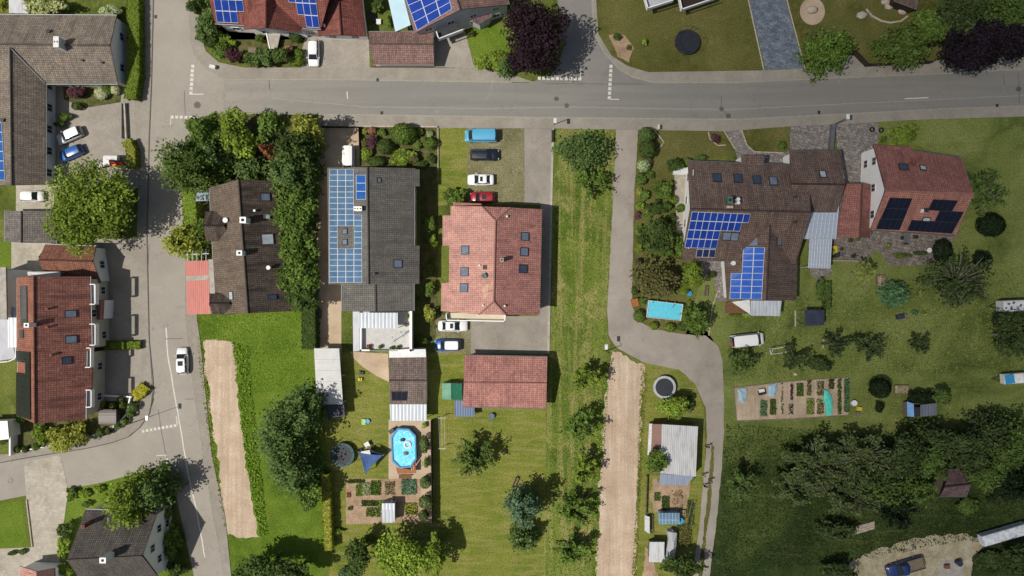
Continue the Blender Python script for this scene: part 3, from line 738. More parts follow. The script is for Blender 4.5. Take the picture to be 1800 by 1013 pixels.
    def skylight(s, pl, px, py, w, h, glass='sky', open_=0.0):
        p, e, sl, n = s.frame(pl, px, py); w, h = w / S, h / S; m = MB(); t = 0.1
        def q(c, a, b, z0, z1):
            vs = []
            for z in (z0, z1):
                for sx, sy in ((-1, -1), (1, -1), (1, 1), (-1, 1)): vs.append(c + e * sx * a / 2 + sl * sy * b / 2 + n * z)
            return vs
        FC = [(3, 2, 1, 0), (4, 5, 6, 7), (0, 1, 5, 4), (1, 2, 6, 5), (2, 3, 7, 6), (3, 0, 4, 7)]
        m.mesh(q(p + sl * (h / 2 - t / 2), w, t, -.02, .16), FC); m.mesh(q(p - sl * (h / 2 - t / 2), w, t, -.02, .16), FC)
        for sg in (-1, 1): m.mesh(q(p + e * sg * (w / 2 - t / 2), t, h - 2 * t, -.02, .158), FC)
        f = s.part(m, 'roof_window', W['dark'])
        m = MB(); m.mesh(q(p, w - 2 * t, h - 2 * t, -.02, .135), FC); s.part(m, 'pane', GL[glass], f)
    def chimney(s, pl, px, py, wx, wy, h, mat='white', holes=1, cap=None):
        top = onp(pl, px, py, h); b = Vector((top.x, top.y, 0)); n, d = pl; zb = (d - n.x * b.x - n.y * b.y) / n.z
        wx, wy = wx / S, wy / S; m = MB(); m.box((b.x, b.y, (zb - 0.5 + top.z) / 2), (wx * .9, wy * .9, top.z - zb + 0.5))
        ch = s.part(m, 'chimney', W[mat])
        m = MB(); m.box((b.x, b.y, top.z + .05), (wx, wy, .1)); s.part(m, 'chimney_cap', W[cap or mat], ch)
        for i in range(holes):
            o = (i - (holes - 1) / 2) * wx / max(1, holes); m = MB()
            m.disc((b.x + o, b.y, top.z + .1), min(wx / holes, wy) * .27, .03, 12); s.part(m, 'flue', W['black'], ch)
    def vent(s, pl, px, py, r=1.5, h=0.5, mat='brick'):
        p = onp(pl, px, py, 0.0); m = MB(); m.bar(p - Vector((0, 0, .1)), p + Vector((0, 0, h)), r / S, r / S * .9, 10); m.disc(p + Vector((0, 0, h)), r / S * 1.35, .08, 12)
        s.part(m, 'roof_vent', W[mat])
    def panels(s, pl, quad, rows, cols, keep, mat, name='solar_panel', gap=0.05, off=0.12, rail='whitemetal'):
        """quad: px of top-left, top-right, bottom-right, bottom-left; keep(r, c) -> bool"""
        tl, tr, br, bl = quad; n = pl[0]
        def bi(u, v): return tuple((tl[i] * (1 - u) + tr[i] * u) * (1 - v) + (bl[i] * (1 - u) + br[i] * u) * v for i in (0, 1))
        for r in range(rows):
            for c in range(cols):
                if not keep(r, c): continue
                q = [onp(pl, *bi((c + a), (r + b)) if False else bi((c + a) / cols, (r + b) / rows)) for a, b in ((0, 0), (1, 0), (1, 1), (0, 1))]
                ce = (q[0] + q[1] + q[2] + q[3]) / 4; m = MB()
                def lay(f, z0, z1, mi, uv=False):
                    lo = [p + (ce - p).normalized() * f + n * z0 for p in q]; hi = [p + (ce - p).normalized() * f + n * z1 for p in q]
                    if (hi[1] - hi[0]).cross(hi[2] - hi[0]).z < 0: lo, hi = lo[::-1], hi[::-1]
                    m.face(hi, mi, [(0, 0), (1, 0), (1, 1), (0, 1)])
                    for i in range(4): m.face([lo[i], lo[(i + 1) % 4], hi[(i + 1) % 4], hi[i]], mi)
                lay(0.01, off - .12, off, 0); lay(gap + .02, off - .01, off + .012, 1, True)
                s.part(m, name, [W[rail], PV[mat]])
    def box(s, px, py, z, d, mat, name, rz=0.0):
        c = P(px, py, z); m = MB(); m.box((c.x, c.y, z), d, rz); return s.part(m, name, W[mat] if isinstance(mat, str) else mat)
    def flat(s, quad, z, th, mat, name='flat_roof', edge=None, wall=None, inset=0.25, base=0.0, wname='wall'):
        pts = [P(x, y, z) for x, y in quad]; s.slab_roof([pts], mat, th, name, edge or W['concrete'])
        if wall:
            c = sum(pts, Vector()) / len(pts); m = MB(); r = [(p + (c - p).normalized() * inset * 1.4) for p in pts]
            for i in range(len(r)):
                a, b = r[i], r[(i + 1) % len(r)]
                m.face([Vector((a.x, a.y, base)), Vector((b.x, b.y, base)), Vector((b.x, b.y, z - th)), Vector((a.x, a.y, z - th))])
            s.part(m, wname, wall)
    def posts(s, pts, z, r=0.06, mat='whitemetal', base=0.0, name='post'):
        for x, y in pts:
            p = P(x, y, z); m = MB(); m.bar((p.x, p.y, base), (p.x, p.y, z), r, r, 8); s.part(m, name, W[mat])
    def wall_line(s, pts, z0, z1, w, mat, name='parapet'):
        m = MB()
        q = [P(x, y, z1) for x, y in pts]
        for a, b in zip(q, q[1:]):
            d = b - a; m.box(((a.x + b.x) / 2, (a.y + b.y) / 2, (z0 + z1) / 2), (d.length + w * .98, w, z1 - z0), math.atan2(d.y, d.x))
        return s.part(m, name, W[mat] if isinstance(mat, str) else mat)

# ------------------------------------------------------------------ vehicles
CAR = {  # x fraction, top height, half width fraction ; cabin: base rear/front, roof rear/front (fractions), roof height, belt
 'hatch': ([(-.5, .62, .78), (-.488, .84, .88), (-.43, .93, .96), (-.25, .95, 1), (0, .94, 1), (.2, .93, 1), (.32, .86, .98), (.43, .76, .92), (.485, .62, .82), (.5, .48, .7)], (-.47, .27, -.40, .10), 1.46, .92),
 'sedan': ([(-.5, .66, .78), (-.488, .86, .86), (-.42, .95, .94), (-.3, .96, .99), (0, .94, 1), (.18, .93, 1), (.3, .88, .98), (.43, .78, .92), (.487, .64, .82), (.5, .5, .7)], (-.37, .24, -.22, .07), 1.42, .92),
 'estate': ([(-.5, .62, .8), (-.49, .86, .9), (-.43, .95, .97), (-.25, .96, 1), (0, .95, 1), (.2, .94, 1), (.3, .9, .98), (.43, .8, .93), (.487, .66, .84), (.5, .5, .72)], (-.475, .25, -.43, .08), 1.5, .93),
 'van': ([(-.5, .6, .9), (-.49, 1.05, .96), (-.4, 1.1, 1), (-.2, 1.1, 1), (0, 1.1, 1), (.25, 1.1, 1), (.34, 1.08, .98), (.43, .98, .94), (.485, .8, .86), (.5, .55, .76)], (-.485, .38, -.46, .25), 1.95, 1.08),
 'pickup': ([(-.5, .62, .9), (-.49, .8, .95), (-.4, .82, .97), (-.15, .82, 1), (0, .95, 1), (.16, .98, 1), (.28, .96, .98), (.42, .88, .94), (.487, .74, .86), (.5, .55, .76)], (-.06, .26, .0, .13), 1.72, .98)}
PAINT = {}
def paint(key, c):
    if key not in PAINT: PAINT[key] = m_plain(key + '_car_paint', c, tuple(x * .93 for x in c), 0.6, 0.3, 0.5, coat=0.7)
    return PAINT[key]
W['lamp'] = m_plain('headlamp_glass', (0.55, 0.57, 0.6), None, 4, 0.1); W['tail'] = m_plain('tail_lamp', (0.3, 0.015, 0.012), None, 4, 0.2)
W['alloy'] = m_plain('alloy_rim', (0.42, 0.42, 0.43), None, 9, 0.35, metal=0.8)
def car(px, py, ang, L, Wd, kind, body, label, roofm=None, sun=False, z=0.02, name='parked_car', cat='car', group='parked cars', rails=False):
    prof, (xr, xf, tr, tf), hz, belt = CAR[kind]
    root = thing(name, label, cat, P(px, py, 0.8) * Vector((1, 1, 0)) if False else Vector((P(px, py, .8).x, P(px, py, .8).y, z)), group, R(ang))
    hw = Wd / 2; secs = []
    for x, zt, wf in prof:
        w = hw * wf
        secs.append([(x * L, y * w, z_) for y, z_ in ((-.8, .2), (-.97, .28), (-1, .5), (-1, zt - .2), (-.93, zt - .06), (-.62, zt), (-.0, zt + .03), (.62, zt), (.93, zt - .06), (1, zt - .2), (1, .5), (.97, .28), (.8, .2))])
    m = MB(); n = len(secs[0]); vs = [v for s_ in secs for v in s_]; k = len(secs)
    m.mesh(vs, [(i * n + j, (i + 1) * n + j, (i + 1) * n + (j + 1) % n, i * n + (j + 1) % n) for i in range(k - 1) for j in range(n)], 0, True)
    m.mesh(secs[0], [tuple(range(n))]); m.mesh(secs[-1], [tuple(range(n))[::-1]])
    bo = m.build('body', body, root)
    if kind == 'pickup':
        m = MB(); m.box((-.28 * L, 0, .84), (.4 * L, Wd * .8, .06)); m.build('cargo_bed', W['oldwood'], root)
        m = MB()
        for sy in (-1, 1): m.box((-.28 * L, sy * Wd * .43, .95), (.42 * L, .08, .22))
        m.box((-.493 * L, 0, .95), (.07, Wd * .78, .22)); m.build('side_board', W['oldwood'], root)
    wb, wt = hw * .93, hw * .74 if kind != 'van' else hw * .86
    base = [(xr * L, -wb * .93, belt - .04), (xf * L, -wb * .9, belt - .03), (xf * L, wb * .9, belt - .03), (xr * L, wb * .93, belt - .04)]
    top = [(tr * L, -wt * .93, hz - .06), (tf * L, -wt * .93, hz - .05), (tf * L, wt * .93, hz - .05), (tr * L, wt * .93, hz - .06)]
    m = MB(); m.mesh(base + top, [(0, 1, 5, 4), (1, 2, 6, 5), (2, 3, 7, 6), (3, 0, 4, 7)]); m.build('pillars', body, bo)
    # roof skin: crowned grid with rounded corners
    m = MB(); nx, ny = 8, 7; g = []
    for i in range(nx):
        for j in range(ny):
            u = i / (nx - 1); v = j / (ny - 1) * 2 - 1
            inx = 0.10 * abs(v) ** 3; x = (tr + (tf - tr) * (inx * .25 + u * (1 - inx * .5))) * L
            g.append((x, v * wt, hz + .03 - .085 * v * v - .05 * (2 * u - 1) ** 2))
    m.mesh(g, [(i * ny + j, (i + 1) * ny + j, (i + 1) * ny + j + 1, i * ny + j + 1) for i in range(nx - 1) for j in range(ny - 1)], 0, True)
    m.build('roof', roofm or body, root)
    b = [Vector(v) for v in base]; t = [Vector(v) for v in top]
    def pane(name, q, ins):
        ce = sum(q, Vector()) / 4; nn = (q[1] - q[0]).cross(q[3] - q[0]).normalized()
        if nn.dot(ce - Vector((0, 0, 1))) < 0 and nn.z < 0: nn = -nn
        if nn.dot(Vector((ce.x - (tr + tf) / 2 * L, ce.y, 0.3))) < 0: nn = -nn
        q = [p + (ce - p) * ins + nn * .014 for p in q]; m = MB(); m.face(q)
        for i in range(4): m.face([q[i], q[(i + 1) % 4], q[(i + 1) % 4] - nn * .03, q[i] - nn * .03])
        m.build(name, GL['car'], root)
    pane('windscreen', [b[1], b[2], t[2], t[1]], .07); pane('rear_window', [b[0], b[3], t[3], t[0]], .12)
    for lo0, lo1, hi1, hi0 in ((b[0], b[1], t[1], t[0]), (b[3], b[2], t[2], t[3])):
        ml, mh = (lo0 + lo1) / 2, (hi0 + hi1) / 2
        pane('side_window', [lo0, ml, mh, hi0], .1); pane('side_window', [ml, lo1, hi1, mh], .1)
    if sun:
        m = MB(); xc = (tr * .35 + tf * .65) * L; m.box((xc, 0, hz + .028), ((tf - tr) * L * .36, wt * 1.15, .03)); m.build('sunroof', GL['car'], root)
    if rails:
        for sy in (-1, 1):
            m = MB(); m.bar((tr * L + .1, sy * wt * .86, hz + .05), (tf * L - .1, sy * wt * .86, hz + .05), .035); m.build('roof_rail', W['steel'], root)
    for sx in (-.31, .31):
        for sy in (-1, 1):
            m = MB(); m.bar((sx * L, sy * (hw - .2), .32), (sx * L, sy * (hw + .012), .32), .32, .32, 18)
            wl = m.build('wheel', W['black'], root)
            m = MB(); m.bar((sx * L, sy * (hw + .005), .32), (sx * L, sy * (hw + .02), .32), .2, .19, 14); m.build('rim', W['alloy'], wl)
    zf = prof[-2][1]; 
    for sy in (-1, 1):
        m = MB(); m.blob((.468 * L, sy * hw * .66, zf - .03), (.14, .17, .07)); m.build('headlight', W['lamp'], root)
        m = MB(); m.blob((-.488 * L, sy * hw * .74, prof[1][1] - .12), (.07, .13, .13)); m.build('tail_light', W['tail'], root)
        m = MB(); m.blob((xf * L - .28, sy * (hw + .08), belt + .06), (.09, .12, .08)); m.build('mirror', body, root)
    return root
# ================================================================== GROUND
Z = {k: 0.004 * (i + 1) for i, k in enumerate(['lawn', 'lawn2', 'pave', 'pave2', 'road', 'road2', 'mark', 'mark2', 'mark3', 'mark4', 'top'])}
g = MB()
for i in range(-12, 12):
    for j in range(-12, 12): g.face([Vector((i * 40, j * 40, 0)), Vector((i * 40 + 40, j * 40, 0)), Vector((i * 40 + 40, j * 40 + 40, 0)), Vector((i * 40, j * 40 + 40, 0))])
tag(g.build('ground', G['wild']), 'rough grassy ground under the whole neighbourhood', 'ground', kind='structure')
# lawns and meadows
sheet('lawn', [(1042, -20), (1052, 60), (1075, 100), (1105, 118), (1140, 127), (1342, 124), (1310, -20)], Z['lawn'], G['olive'], 'olive lawn around the black trampoline')
sheet('lawn', [(1376, -20), (1412, 122), (1500, 118), (1530, 112), (1640, 108), (1830, 96), (1830, -20)], Z['lawn'], G['olive'], 'olive lawn with stone circle east of the blue granite drive')
sheet('lawn', [(1082, 228), (1200, 230), (1275, 232), (1300, 272), (1215, 285), (1205, 530), (1255, 600), (1060, 610)], Z['lawn'], G['olive'], 'shrub garden lawn beside the alley')
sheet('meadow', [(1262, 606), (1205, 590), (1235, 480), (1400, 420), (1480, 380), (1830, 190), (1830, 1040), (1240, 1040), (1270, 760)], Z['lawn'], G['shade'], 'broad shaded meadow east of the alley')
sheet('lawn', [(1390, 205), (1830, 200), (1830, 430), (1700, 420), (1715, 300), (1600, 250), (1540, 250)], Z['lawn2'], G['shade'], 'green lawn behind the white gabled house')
sheet('lawn', [(768, 222), (824, 222), (824, 360), (768, 362)], Z['lawn2'], G['lawn'], 'mown lawn strip beside the parking bays')
sheet('lawn', [(766, 560), (960, 560), (960, 1030), (575, 1030), (585, 970), (560, 620), (770, 620)], Z['lawn'], G['lawn'], 'mown garden lawn around pools and garages', jag=0.1)
sheet('lawn', [(340, 540), (560, 535), (560, 690), (592, 960), (560, 1030), (392, 1030)], Z['lawn2'], G['lush'], 'lush green lawn beside the tilled strip')
sheet('meadow_strip', [(973, 226), (1083, 228), (1078, 330), (1070, 480), (1066, 560), (1072, 600), (1058, 660), (1045, 1030), (955, 1030), (962, 640)], Z['lawn2'], G['strip'], 'hay coloured meadow strip between courtyard and alley', jag=0.15)
sheet('lawn', [(0, 886), (38, 880), (50, 965), (0, 968)], Z['lawn2'], G['lush'], 'small bright lawn at the side street corner')
sheet('lawn', [(815, 55), (905, 40), (915, 75), (870, 125), (835, 105)], Z['lawn2'], G['lush'], 'bright lawn below the purple tree')
sheet('lawn', [(375, 60), (460, 55), (470, 90), (440, 118), (385, 100)], Z['lawn'], G['olive'], 'small front garden lawn of the red house')
sheet('lawn', [(0, 425), (28, 425), (28, 465), (0, 468)], Z['lawn'], G['lush'], 'tiny lawn beside the grey shed')
sheet('lawn', [(1132, 632), (1194, 649), (1222, 676), (1238, 720), (1240, 860), (1226, 1030), (1112, 1030), (1124, 880)], Z['lawn'], G['lawn'], 'grass plot inside the alley bend')
sheet('lawn', [(1305, 228), (1390, 224), (1388, 262), (1375, 268), (1330, 268), (1318, 258)], Z['lawn2'], G['olive'], 'small curved front lawn by the porch')
# planting beds
sheet('planting_bed', [(632, 224), (768, 224), (768, 300), (632, 296)], Z['lawn2'], G['darkbed'], 'shrub bed in front of the grey solar house')
sheet('planting_bed', [(110, 145), (215, 150), (212, 180), (150, 190), (112, 175)], Z['pave2'], G['darkbed'], 'flower bed beside the bungalow')
sheet('planting_bed', [(330, 30), (380, 45), (385, 100), (470, 118), (530, 118), (530, 70), (580, 70), (500, 60), (375, 70)], Z['lawn2'], G['darkbed'], 'shrub border of the red house', jag=0.2)
sheet('planting_bed', [(1070, 62), (1098, 62), (1114, 85), (1106, 110), (1085, 100)], Z['lawn2'], G['bed'], 'earth bed on the lawn corner', jag=0.1)
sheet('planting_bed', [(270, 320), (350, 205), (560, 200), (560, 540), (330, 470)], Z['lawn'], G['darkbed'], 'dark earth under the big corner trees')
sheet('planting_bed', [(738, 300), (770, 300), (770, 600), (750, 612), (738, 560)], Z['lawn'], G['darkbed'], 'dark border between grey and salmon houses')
sheet('planting_bed', [(25, 740), (165, 700), (262, 690), (222, 752), (150, 778), (25, 800)], Z['lawn'], G['darkbed'], 'front garden bed with round shrubs')
sheet('planting_bed', [(112, 858), (270, 826), (330, 1030), (100, 1030)], Z['lawn'], G['lush'], 'overgrown garden of the corner house')
# roads
sheet('side_road', [(-30, 818), (60, 802), (150, 788), (195, 778), (226, 766), (245, 752), (262, 728), (272, 700), (320, 700), (320, 850), (296, 812), (275, 822), (244, 831), (181, 848), (115, 861), (52, 870), (-30, 886)], Z['road'], G['asphalt'], 'asphalt side street joining from the west', cat='road')
sheet('main_road', [(268, 140), (420, 139), (640, 141), (900, 146), (1150, 147), (1300, 146), (1460, 139), (1650, 131), (1830, 122), (1830, 184), (1648, 191), (1460, 201), (1300, 209), (960, 206), (640, 201), (330, 196), (268, 196)], Z['road2'], G['asphalt_e'], 'straight asphalt main road', cat='road')
sheet('west_road', [(270, -30), (331, -30), (333, 70), (341, 97), (360, 121), (395, 140), (395, 195), (340, 210), (326, 330), (325, 560), (336, 660), (356, 800), (374, 911), (395, 1030), (345, 1030), (300, 830), (292, 800), (268, 690), (262, 600), (258, 420), (262, 240), (266, 145)], Z['top'], G['asphalt'], 'asphalt street running down the west side', cat='road')
sheet('north_road', [(975, -30), (1037, -30), (1043, 60), (1060, 92), (1086, 122), (1112, 137), (1150, 147), (1140, 150), (930, 150), (930, 145), (960, 138), (980, 120), (992, 80)], Z['mark4'], G['asphalt_n'], 'asphalt street entering from the north', cat='road')
sheet('alley', [(1083, 226), (1122, 226), (1115, 330), (1111, 498), (1112, 540), (1125, 566), (1148, 579), (1204, 588), (1240, 590), (1262, 608), (1270, 635), (1272, 690), (1273, 755), (1268, 830), (1258, 930), (1244, 1040), (1212, 1040), (1229, 930), (1238, 830), (1243, 764), (1240, 715), (1222, 675), (1194, 650), (1133, 638), (1085, 612), (1070, 590), (1067, 545), (1071, 480), (1078, 330)], Z['pave2'], G['alley'], 'narrow winding asphalt alley', cat='alley', jag=0.05)
# pavements, driveways, yards
sheet('pavement', [(352, 60), (362, 90), (385, 110), (430, 119), (560, 119), (640, 119), (845, 120), (890, 128), (940, 145), (640, 141), (395, 140), (360, 121), (341, 97), (333, 70), (331, -30), (345, -30)], 0.1, G['pavement'], 'curved northern pavement at the corner', thick=0.15)
sheet('pavement', [(560, 200), (640, 201), (960, 206), (1300, 209), (1460, 201), (1648, 191), (1830, 184), (1830, 204), (1605, 211), (1470, 219), (1390, 222), (1280, 231), (1085, 228), (970, 226), (770, 225), (560, 224)], 0.1, G['pavement'], 'southern pavement along the main road', thick=0.15)
sheet('pavement', [(1037, -30), (1046, -30), (1052, 60), (1075, 98), (1103, 116), (1140, 127), (1342, 124), (1412, 121), (1462, 118), (1506, 90), (1530, 112), (1640, 107), (1830, 99), (1830, 122), (1650, 131), (1460, 139), (1300, 146), (1150, 147), (1112, 137), (1086, 122), (1060, 92), (1043, 60)], 0.1, G['pavement'], 'pavement curving round the north lawn', thick=0.15)
sheet('pavement', [(326, 330), (346, 330), (346, 560), (352, 600), (372, 800), (396, 911), (408, 1030), (395, 1030), (374, 911), (356, 800), (336, 660), (325, 560)], 0.1, G['pavement'], 'footpath beside the tilled strip', thick=0.15)
sheet('pavement', [(236, -30), (270, -30), (266, 145), (262, 240), (258, 420), (262, 600), (268, 690), (262, 728), (245, 752), (226, 766), (195, 778), (150, 788), (60, 802), (-30, 818), (-30, 800), (25, 798), (160, 765), (225, 735), (248, 690), (248, 600), (200, 600), (205, 430), (240, 430), (244, 300), (236, 200)], 0.1, G['pavement'], 'western pavement and forecourt edge', thick=0.15)
sheet('courtyard', [(84, 145), (246, 145), (246, 330), (84, 340)], Z['pave'], G['paver'], 'paved courtyard of the bungalow')
sheet('driveway', [(160, 420), (262, 420), (262, 705), (160, 705)], Z['pave'], G['paver'], 'paved forecourt beside the red house')
sheet('driveway', [(20, 420), (90, 420), (90, 500), (20, 500)], Z['pave'], G['lightpave'], 'pale paved yard behind the red garage')
sheet('driveway', [(28, 325), (95, 325), (95, 372), (28, 372)], Z['pave2'], G['lightpave'], 'pale parking place by the grey shed')
sheet('driveway', [(42, 812), (106, 800), (120, 862), (108, 950), (102, 1030), (-30, 1030), (-30, 966), (56, 962), (46, 874)], Z['top'] + .004, G['lightpave'], 'pale paved drive off the side street')
sheet('driveway', [(538, 64), (648, 66), (650, 119), (530, 119), (530, 90)], Z['pave'], G['paver'], 'paved drive with the white parked car')
sheet('driveway', [(762, 70), (815, 46), (832, 112), (836, 120), (762, 118)], Z['pave'], G['paver'], 'paved garage drive of the solar panel house')
sheet('driveway', [(1311, -20), (1376, -20), (1413, 121), (1346, 123)], Z['pave'], G['granite'], 'blue grey granite drive', cat='driveway')
sheet('driveway', [(558, 222), (632, 222), (632, 300), (600, 300), (600, 640), (556, 640)], Z['pave'], G['beige'], 'beige gravel drive of the grey solar house')
sheet('parking_bay', [(822, 222), (924, 222), (924, 360), (822, 360)], Z['pave'], G['gravelgrass'], 'grass grid parking bays')
sheet('courtyard', [(922, 222), (970, 222), (968, 400), (964, 622), (828, 622), (828, 556), (945, 556), (950, 360), (922, 360)], Z['pave2'], G['court'], 'worn asphalt courtyard round the salmon house')
sheet('parking_bay', [(766, 556), (830, 556), (832, 622), (766, 622)], Z['pave'], G['gravelgrass'], 'worn gravel bays behind the salmon house', jag=0.25)
sheet('path', [(1274, 229), (1303, 227), (1312, 255), (1324, 266), (1378, 270), (1390, 262), (1390, 300), (1300, 300), (1292, 262)], Z['pave2'], G['cobble'], 'cobbled path to the porch')
sheet('driveway', [(1390, 221), (1465, 219), (1462, 266), (1388, 268)], Z['pave2'], G['cobble'], 'cobbled drive beside the low wall')
sheet('driveway', [(1468, 217), (1545, 213), (1540, 340), (1478, 330)], Z['pave2'], G['cobble'], 'grey gravel drive of the white gabled house')
sheet('terrace', [(1185, 300), (1212, 300), (1208, 400), (1190, 420)], Z['pave2'], G['lightpave'], 'pale terrace beside the umber house')
sheet('terrace', [(1232, 455), (1282, 455), (1278, 530), (1262, 530), (1255, 490), (1232, 485)], Z['pave2'], G['cobble'], 'paved garden terrace by the solar roof')
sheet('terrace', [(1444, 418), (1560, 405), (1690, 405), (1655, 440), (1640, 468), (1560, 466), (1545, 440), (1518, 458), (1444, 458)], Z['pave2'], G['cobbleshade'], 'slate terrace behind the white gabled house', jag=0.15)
sheet('terrace', [(1420, 420), (1462, 420), (1462, 480), (1440, 498), (1424, 480)], Z['pave2'], G['cobble'], 'paved strip under the glass canopy')
sheet('path', [(615, 618), (682, 622), (684, 672), (660, 660), (636, 644), (622, 630)], Z['pave2'], G['beige'], 'curved beige patio')
sheet('path', [(683, 738), (757, 738), (760, 920), (740, 918), (740, 842), (683, 842)], Z['pave2'], G['beige'], 'beige paving round the oval pool')
sheet('garden_plot', [(608, 842), (762, 842), (762, 918), (608, 922)], Z['pave'], G['bed'], 'kitchen garden plot with soil paths')
sheet('tilled_field', [(357, 600), (408, 602), (418, 680), (430, 800), (446, 888), (455, 944), (399, 940), (386, 841), (372, 740), (362, 665)], Z['road'], G['soil'], 'tilled sandy strip beside the street', jag=0.28)
sheet('tilled_field', [(1075, 616), (1131, 640), (1132, 660), (1128, 740), (1121, 876), (1114, 1040), (1047, 1040), (1055, 834), (1062, 720)], Z['road'], G['soil'], 'long tilled sandy field by the alley', jag=0.28)
sheet('vegetable_patch', [(1290, 682), (1380, 671), (1492, 663), (1492, 730), (1390, 737), (1295, 740)], Z['pave2'], G['vegsoil'], 'large vegetable patch in the meadow', jag=0.08)
sheet('garden_plot', [(1148, 842), (1212, 848), (1206, 896), (1196, 902), (1152, 902), (1143, 880)], Z['pave'], G['bed'], 'allotment soil behind the white metal barn', jag=0.2)
sheet('garden_plot', [(1134, 960), (1150, 985), (1160, 1030), (1130, 1030)], Z['pave'], G['bed'], 'bare soil below the square tin shed', jag=0.2)
sheet('grass_track', [(1250, 780), (1256, 786), (1251, 860), (1243, 930), (1232, 1040), (1225, 1040), (1237, 930), (1245, 860)], Z['pave2'] + .004, G['olive'], 'grass ridge between the alley wheel tracks', jag=.12)
sheet('yard', [(1500, 985), (1560, 962), (1640, 940), (1700, 938), (1740, 950), (1708, 985), (1712, 1040), (1470, 1040)], Z['pave2'], G['sand'], 'dirt yard around the pickup', jag=0.22)
sheet('yard', [(1655, 985), (1690, 985), (1695, 1040), (1640, 1040)], Z['road'], G['concrete'], 'grey concrete pad in the dirt yard', jag=0.1)
sheet('gravel_circle', [(1428 + 22 * math.cos(t * .2618), 20 + 24 * math.sin(t * .2618)) for t in range(24)], Z['pave'], G['beige'], 'pale gravel circle in the lawn', jag=0.1)
# kerbs, seams, markings
strip('kerb', [[(331, -30), (333, 70), (341, 97), (360, 121), (395, 140), (640, 141), (900, 145)]], 2, 0.112, G['kerb'], 'kerb of the northern pavement', 'kerb', h=0.1)
strip('kerb', [[(330, 198), (640, 202), (960, 207), (1300, 210), (1460, 202), (1648, 192), (1830, 185)]], 2, 0.112, G['kerb'], 'kerb of the southern pavement', 'kerb', h=0.1)
strip('kerb', [[(1040, -30), (1045, 60), (1062, 92), (1088, 121), (1114, 136), (1150, 146), (1300, 145), (1460, 138), (1650, 130), (1830, 121)]], 2, 0.112, G['kerb'], 'kerb round the north lawn', 'kerb', h=0.1)
strip('kerb', [[(270, -30), (266, 145), (262, 240), (258, 420), (262, 600), (268, 660), (270, 690), (262, 728), (245, 752), (226, 768), (195, 779), (150, 789), (60, 803), (-30, 819)]], 1.6, 0.112, G['tar'], 'dark kerb line of the western pavement', 'kerb', h=0.1)
strip('kerb', [[(325, 560), (336, 660), (356, 800), (374, 911), (397, 1030)]], 1.8, 0.112, G['kerb'], 'kerb of the footpath', 'kerb', h=0.1)
strip('kerb', [[(972, 226), (968, 400), (964, 622)]], 4, 0.15, G['concrete'], 'concrete edging of the courtyard', 'kerb', h=0.15)
strip('kerb', [[(1290, 682), (1380, 671), (1492, 663), (1492, 730), (1390, 737), (1295, 740), (1290, 682)]], 1.6, 0.08, W['oldwood'], 'board edging of the vegetable patch', 'kerb', h=0.08)
strip('kerb', [[(1343, 124), (1311, -20)], [(1415, 120), (1378, -20)]], 2, 0.07, W['stone'], 'stone edging of the granite drive', 'kerb', h=0.07)
strip('kerb', [[(1245, 232), (1248, 244), (1262, 256), (1276, 255)], [(1303, 227), (1313, 255), (1326, 267), (1378, 269)], [(1272, 229), (1292, 262)]], 1.8, 0.08, W['stone'], 'stone lawn edging by the cobbled path', 'kerb', h=0.08)
strip('kerb', [[(1150, 228), (1167, 250), (1158, 262)], [(1246, 590), (1252, 540), (1262, 512)]], 1.8, 0.08, W['stone'], 'stone edging in the shrub garden', 'kerb', h=0.08)
strip('road_seam', [[(395, 165), (640, 188), (860, 191), (1000, 188), (1280, 193), (1460, 184), (1800, 168)]], 1.5, Z['mark'], G['seam'], 'pale worn seam along the main road', 'road seam', wob=0.6)
strip('road_seam', [[(292, 570), (294, 620), (306, 690), (322, 780), (330, 830), (346, 900), (360, 980)]], 2.0, Z['top'] + .004, G['paint'], 'worn white line along the west street', 'road seam', wob=0.5)
strip('road_seam', [[(1590, 174), (1632, 172)], [(610, 161), (611, 174)]], 1.7, Z['mark2'], G['paint'], 'worn white dashes on the main road', 'road seam', wob=0.3)
strip('road_seam', [[(324, 160), (326, 215)], [(278, 720), (284, 760), (292, 800)], [(290, 596), (322, 595)], [(1268, 170), (1268, 192), (1280, 204)], [(960, 147), (1130, 148)], [(1764, 132), (1766, 150)], [(1790, 127), (1792, 182)], [(355, 700), (325, 702)], [(262, 430), (258, 520)], [(473, 140), (474, 158)]], 1.0, Z['top'] + .008, G['tar'], 'dark tar seams across the roads', 'road seam', wob=0.4)
def marks(a, b, n, sq, tick, label):
    m = MB(); pa, pb = P(*a), P(*b); ang = math.atan2(pb.y - pa.y, pb.x - pa.x)
    for i in range(n):
        c = pa.lerp(pb, i / (n - 1)); m.box((c.x, c.y, .058), (sq / S, sq / S, .004), ang)
    t0, t1 = P(*tick[0]), P(*tick[1]); c = (t0 + t1) / 2
    m.box((c.x, c.y, .062), ((t1 - t0).length, .14, .004), math.atan2(t1.y - t0.y, t1.x - t0.x))
    tag(m.build('road_marking', G['paint']), label, 'road marking', kind='structure')
marks((339, 117), (336, 164), 7, 5.5, ((338, 166), (358, 166)), 'white block line at the north west junction')
marks((303, 206), (343, 207), 6, 5.0, ((301, 207), (300, 220)), 'white block line beside the corner trees')
marks((948, 138), (1019, 139), 10, 5.5, ((1021, 122), (1021, 141)), 'white block line below the purple tree')
marks((1074, 117), (1071, 172), 8, 5.5, ((1072, 175), (1088, 175)), 'white block line across the main road')
marks((252, 758), (308, 748), 9, 4.6, ((310, 731), (312, 747)), 'slanted white block line at the side street')
marks((293, 806), (303, 858), 7, 5.0, ((275, 801), (293, 800)), 'white block line in the tree shadow')
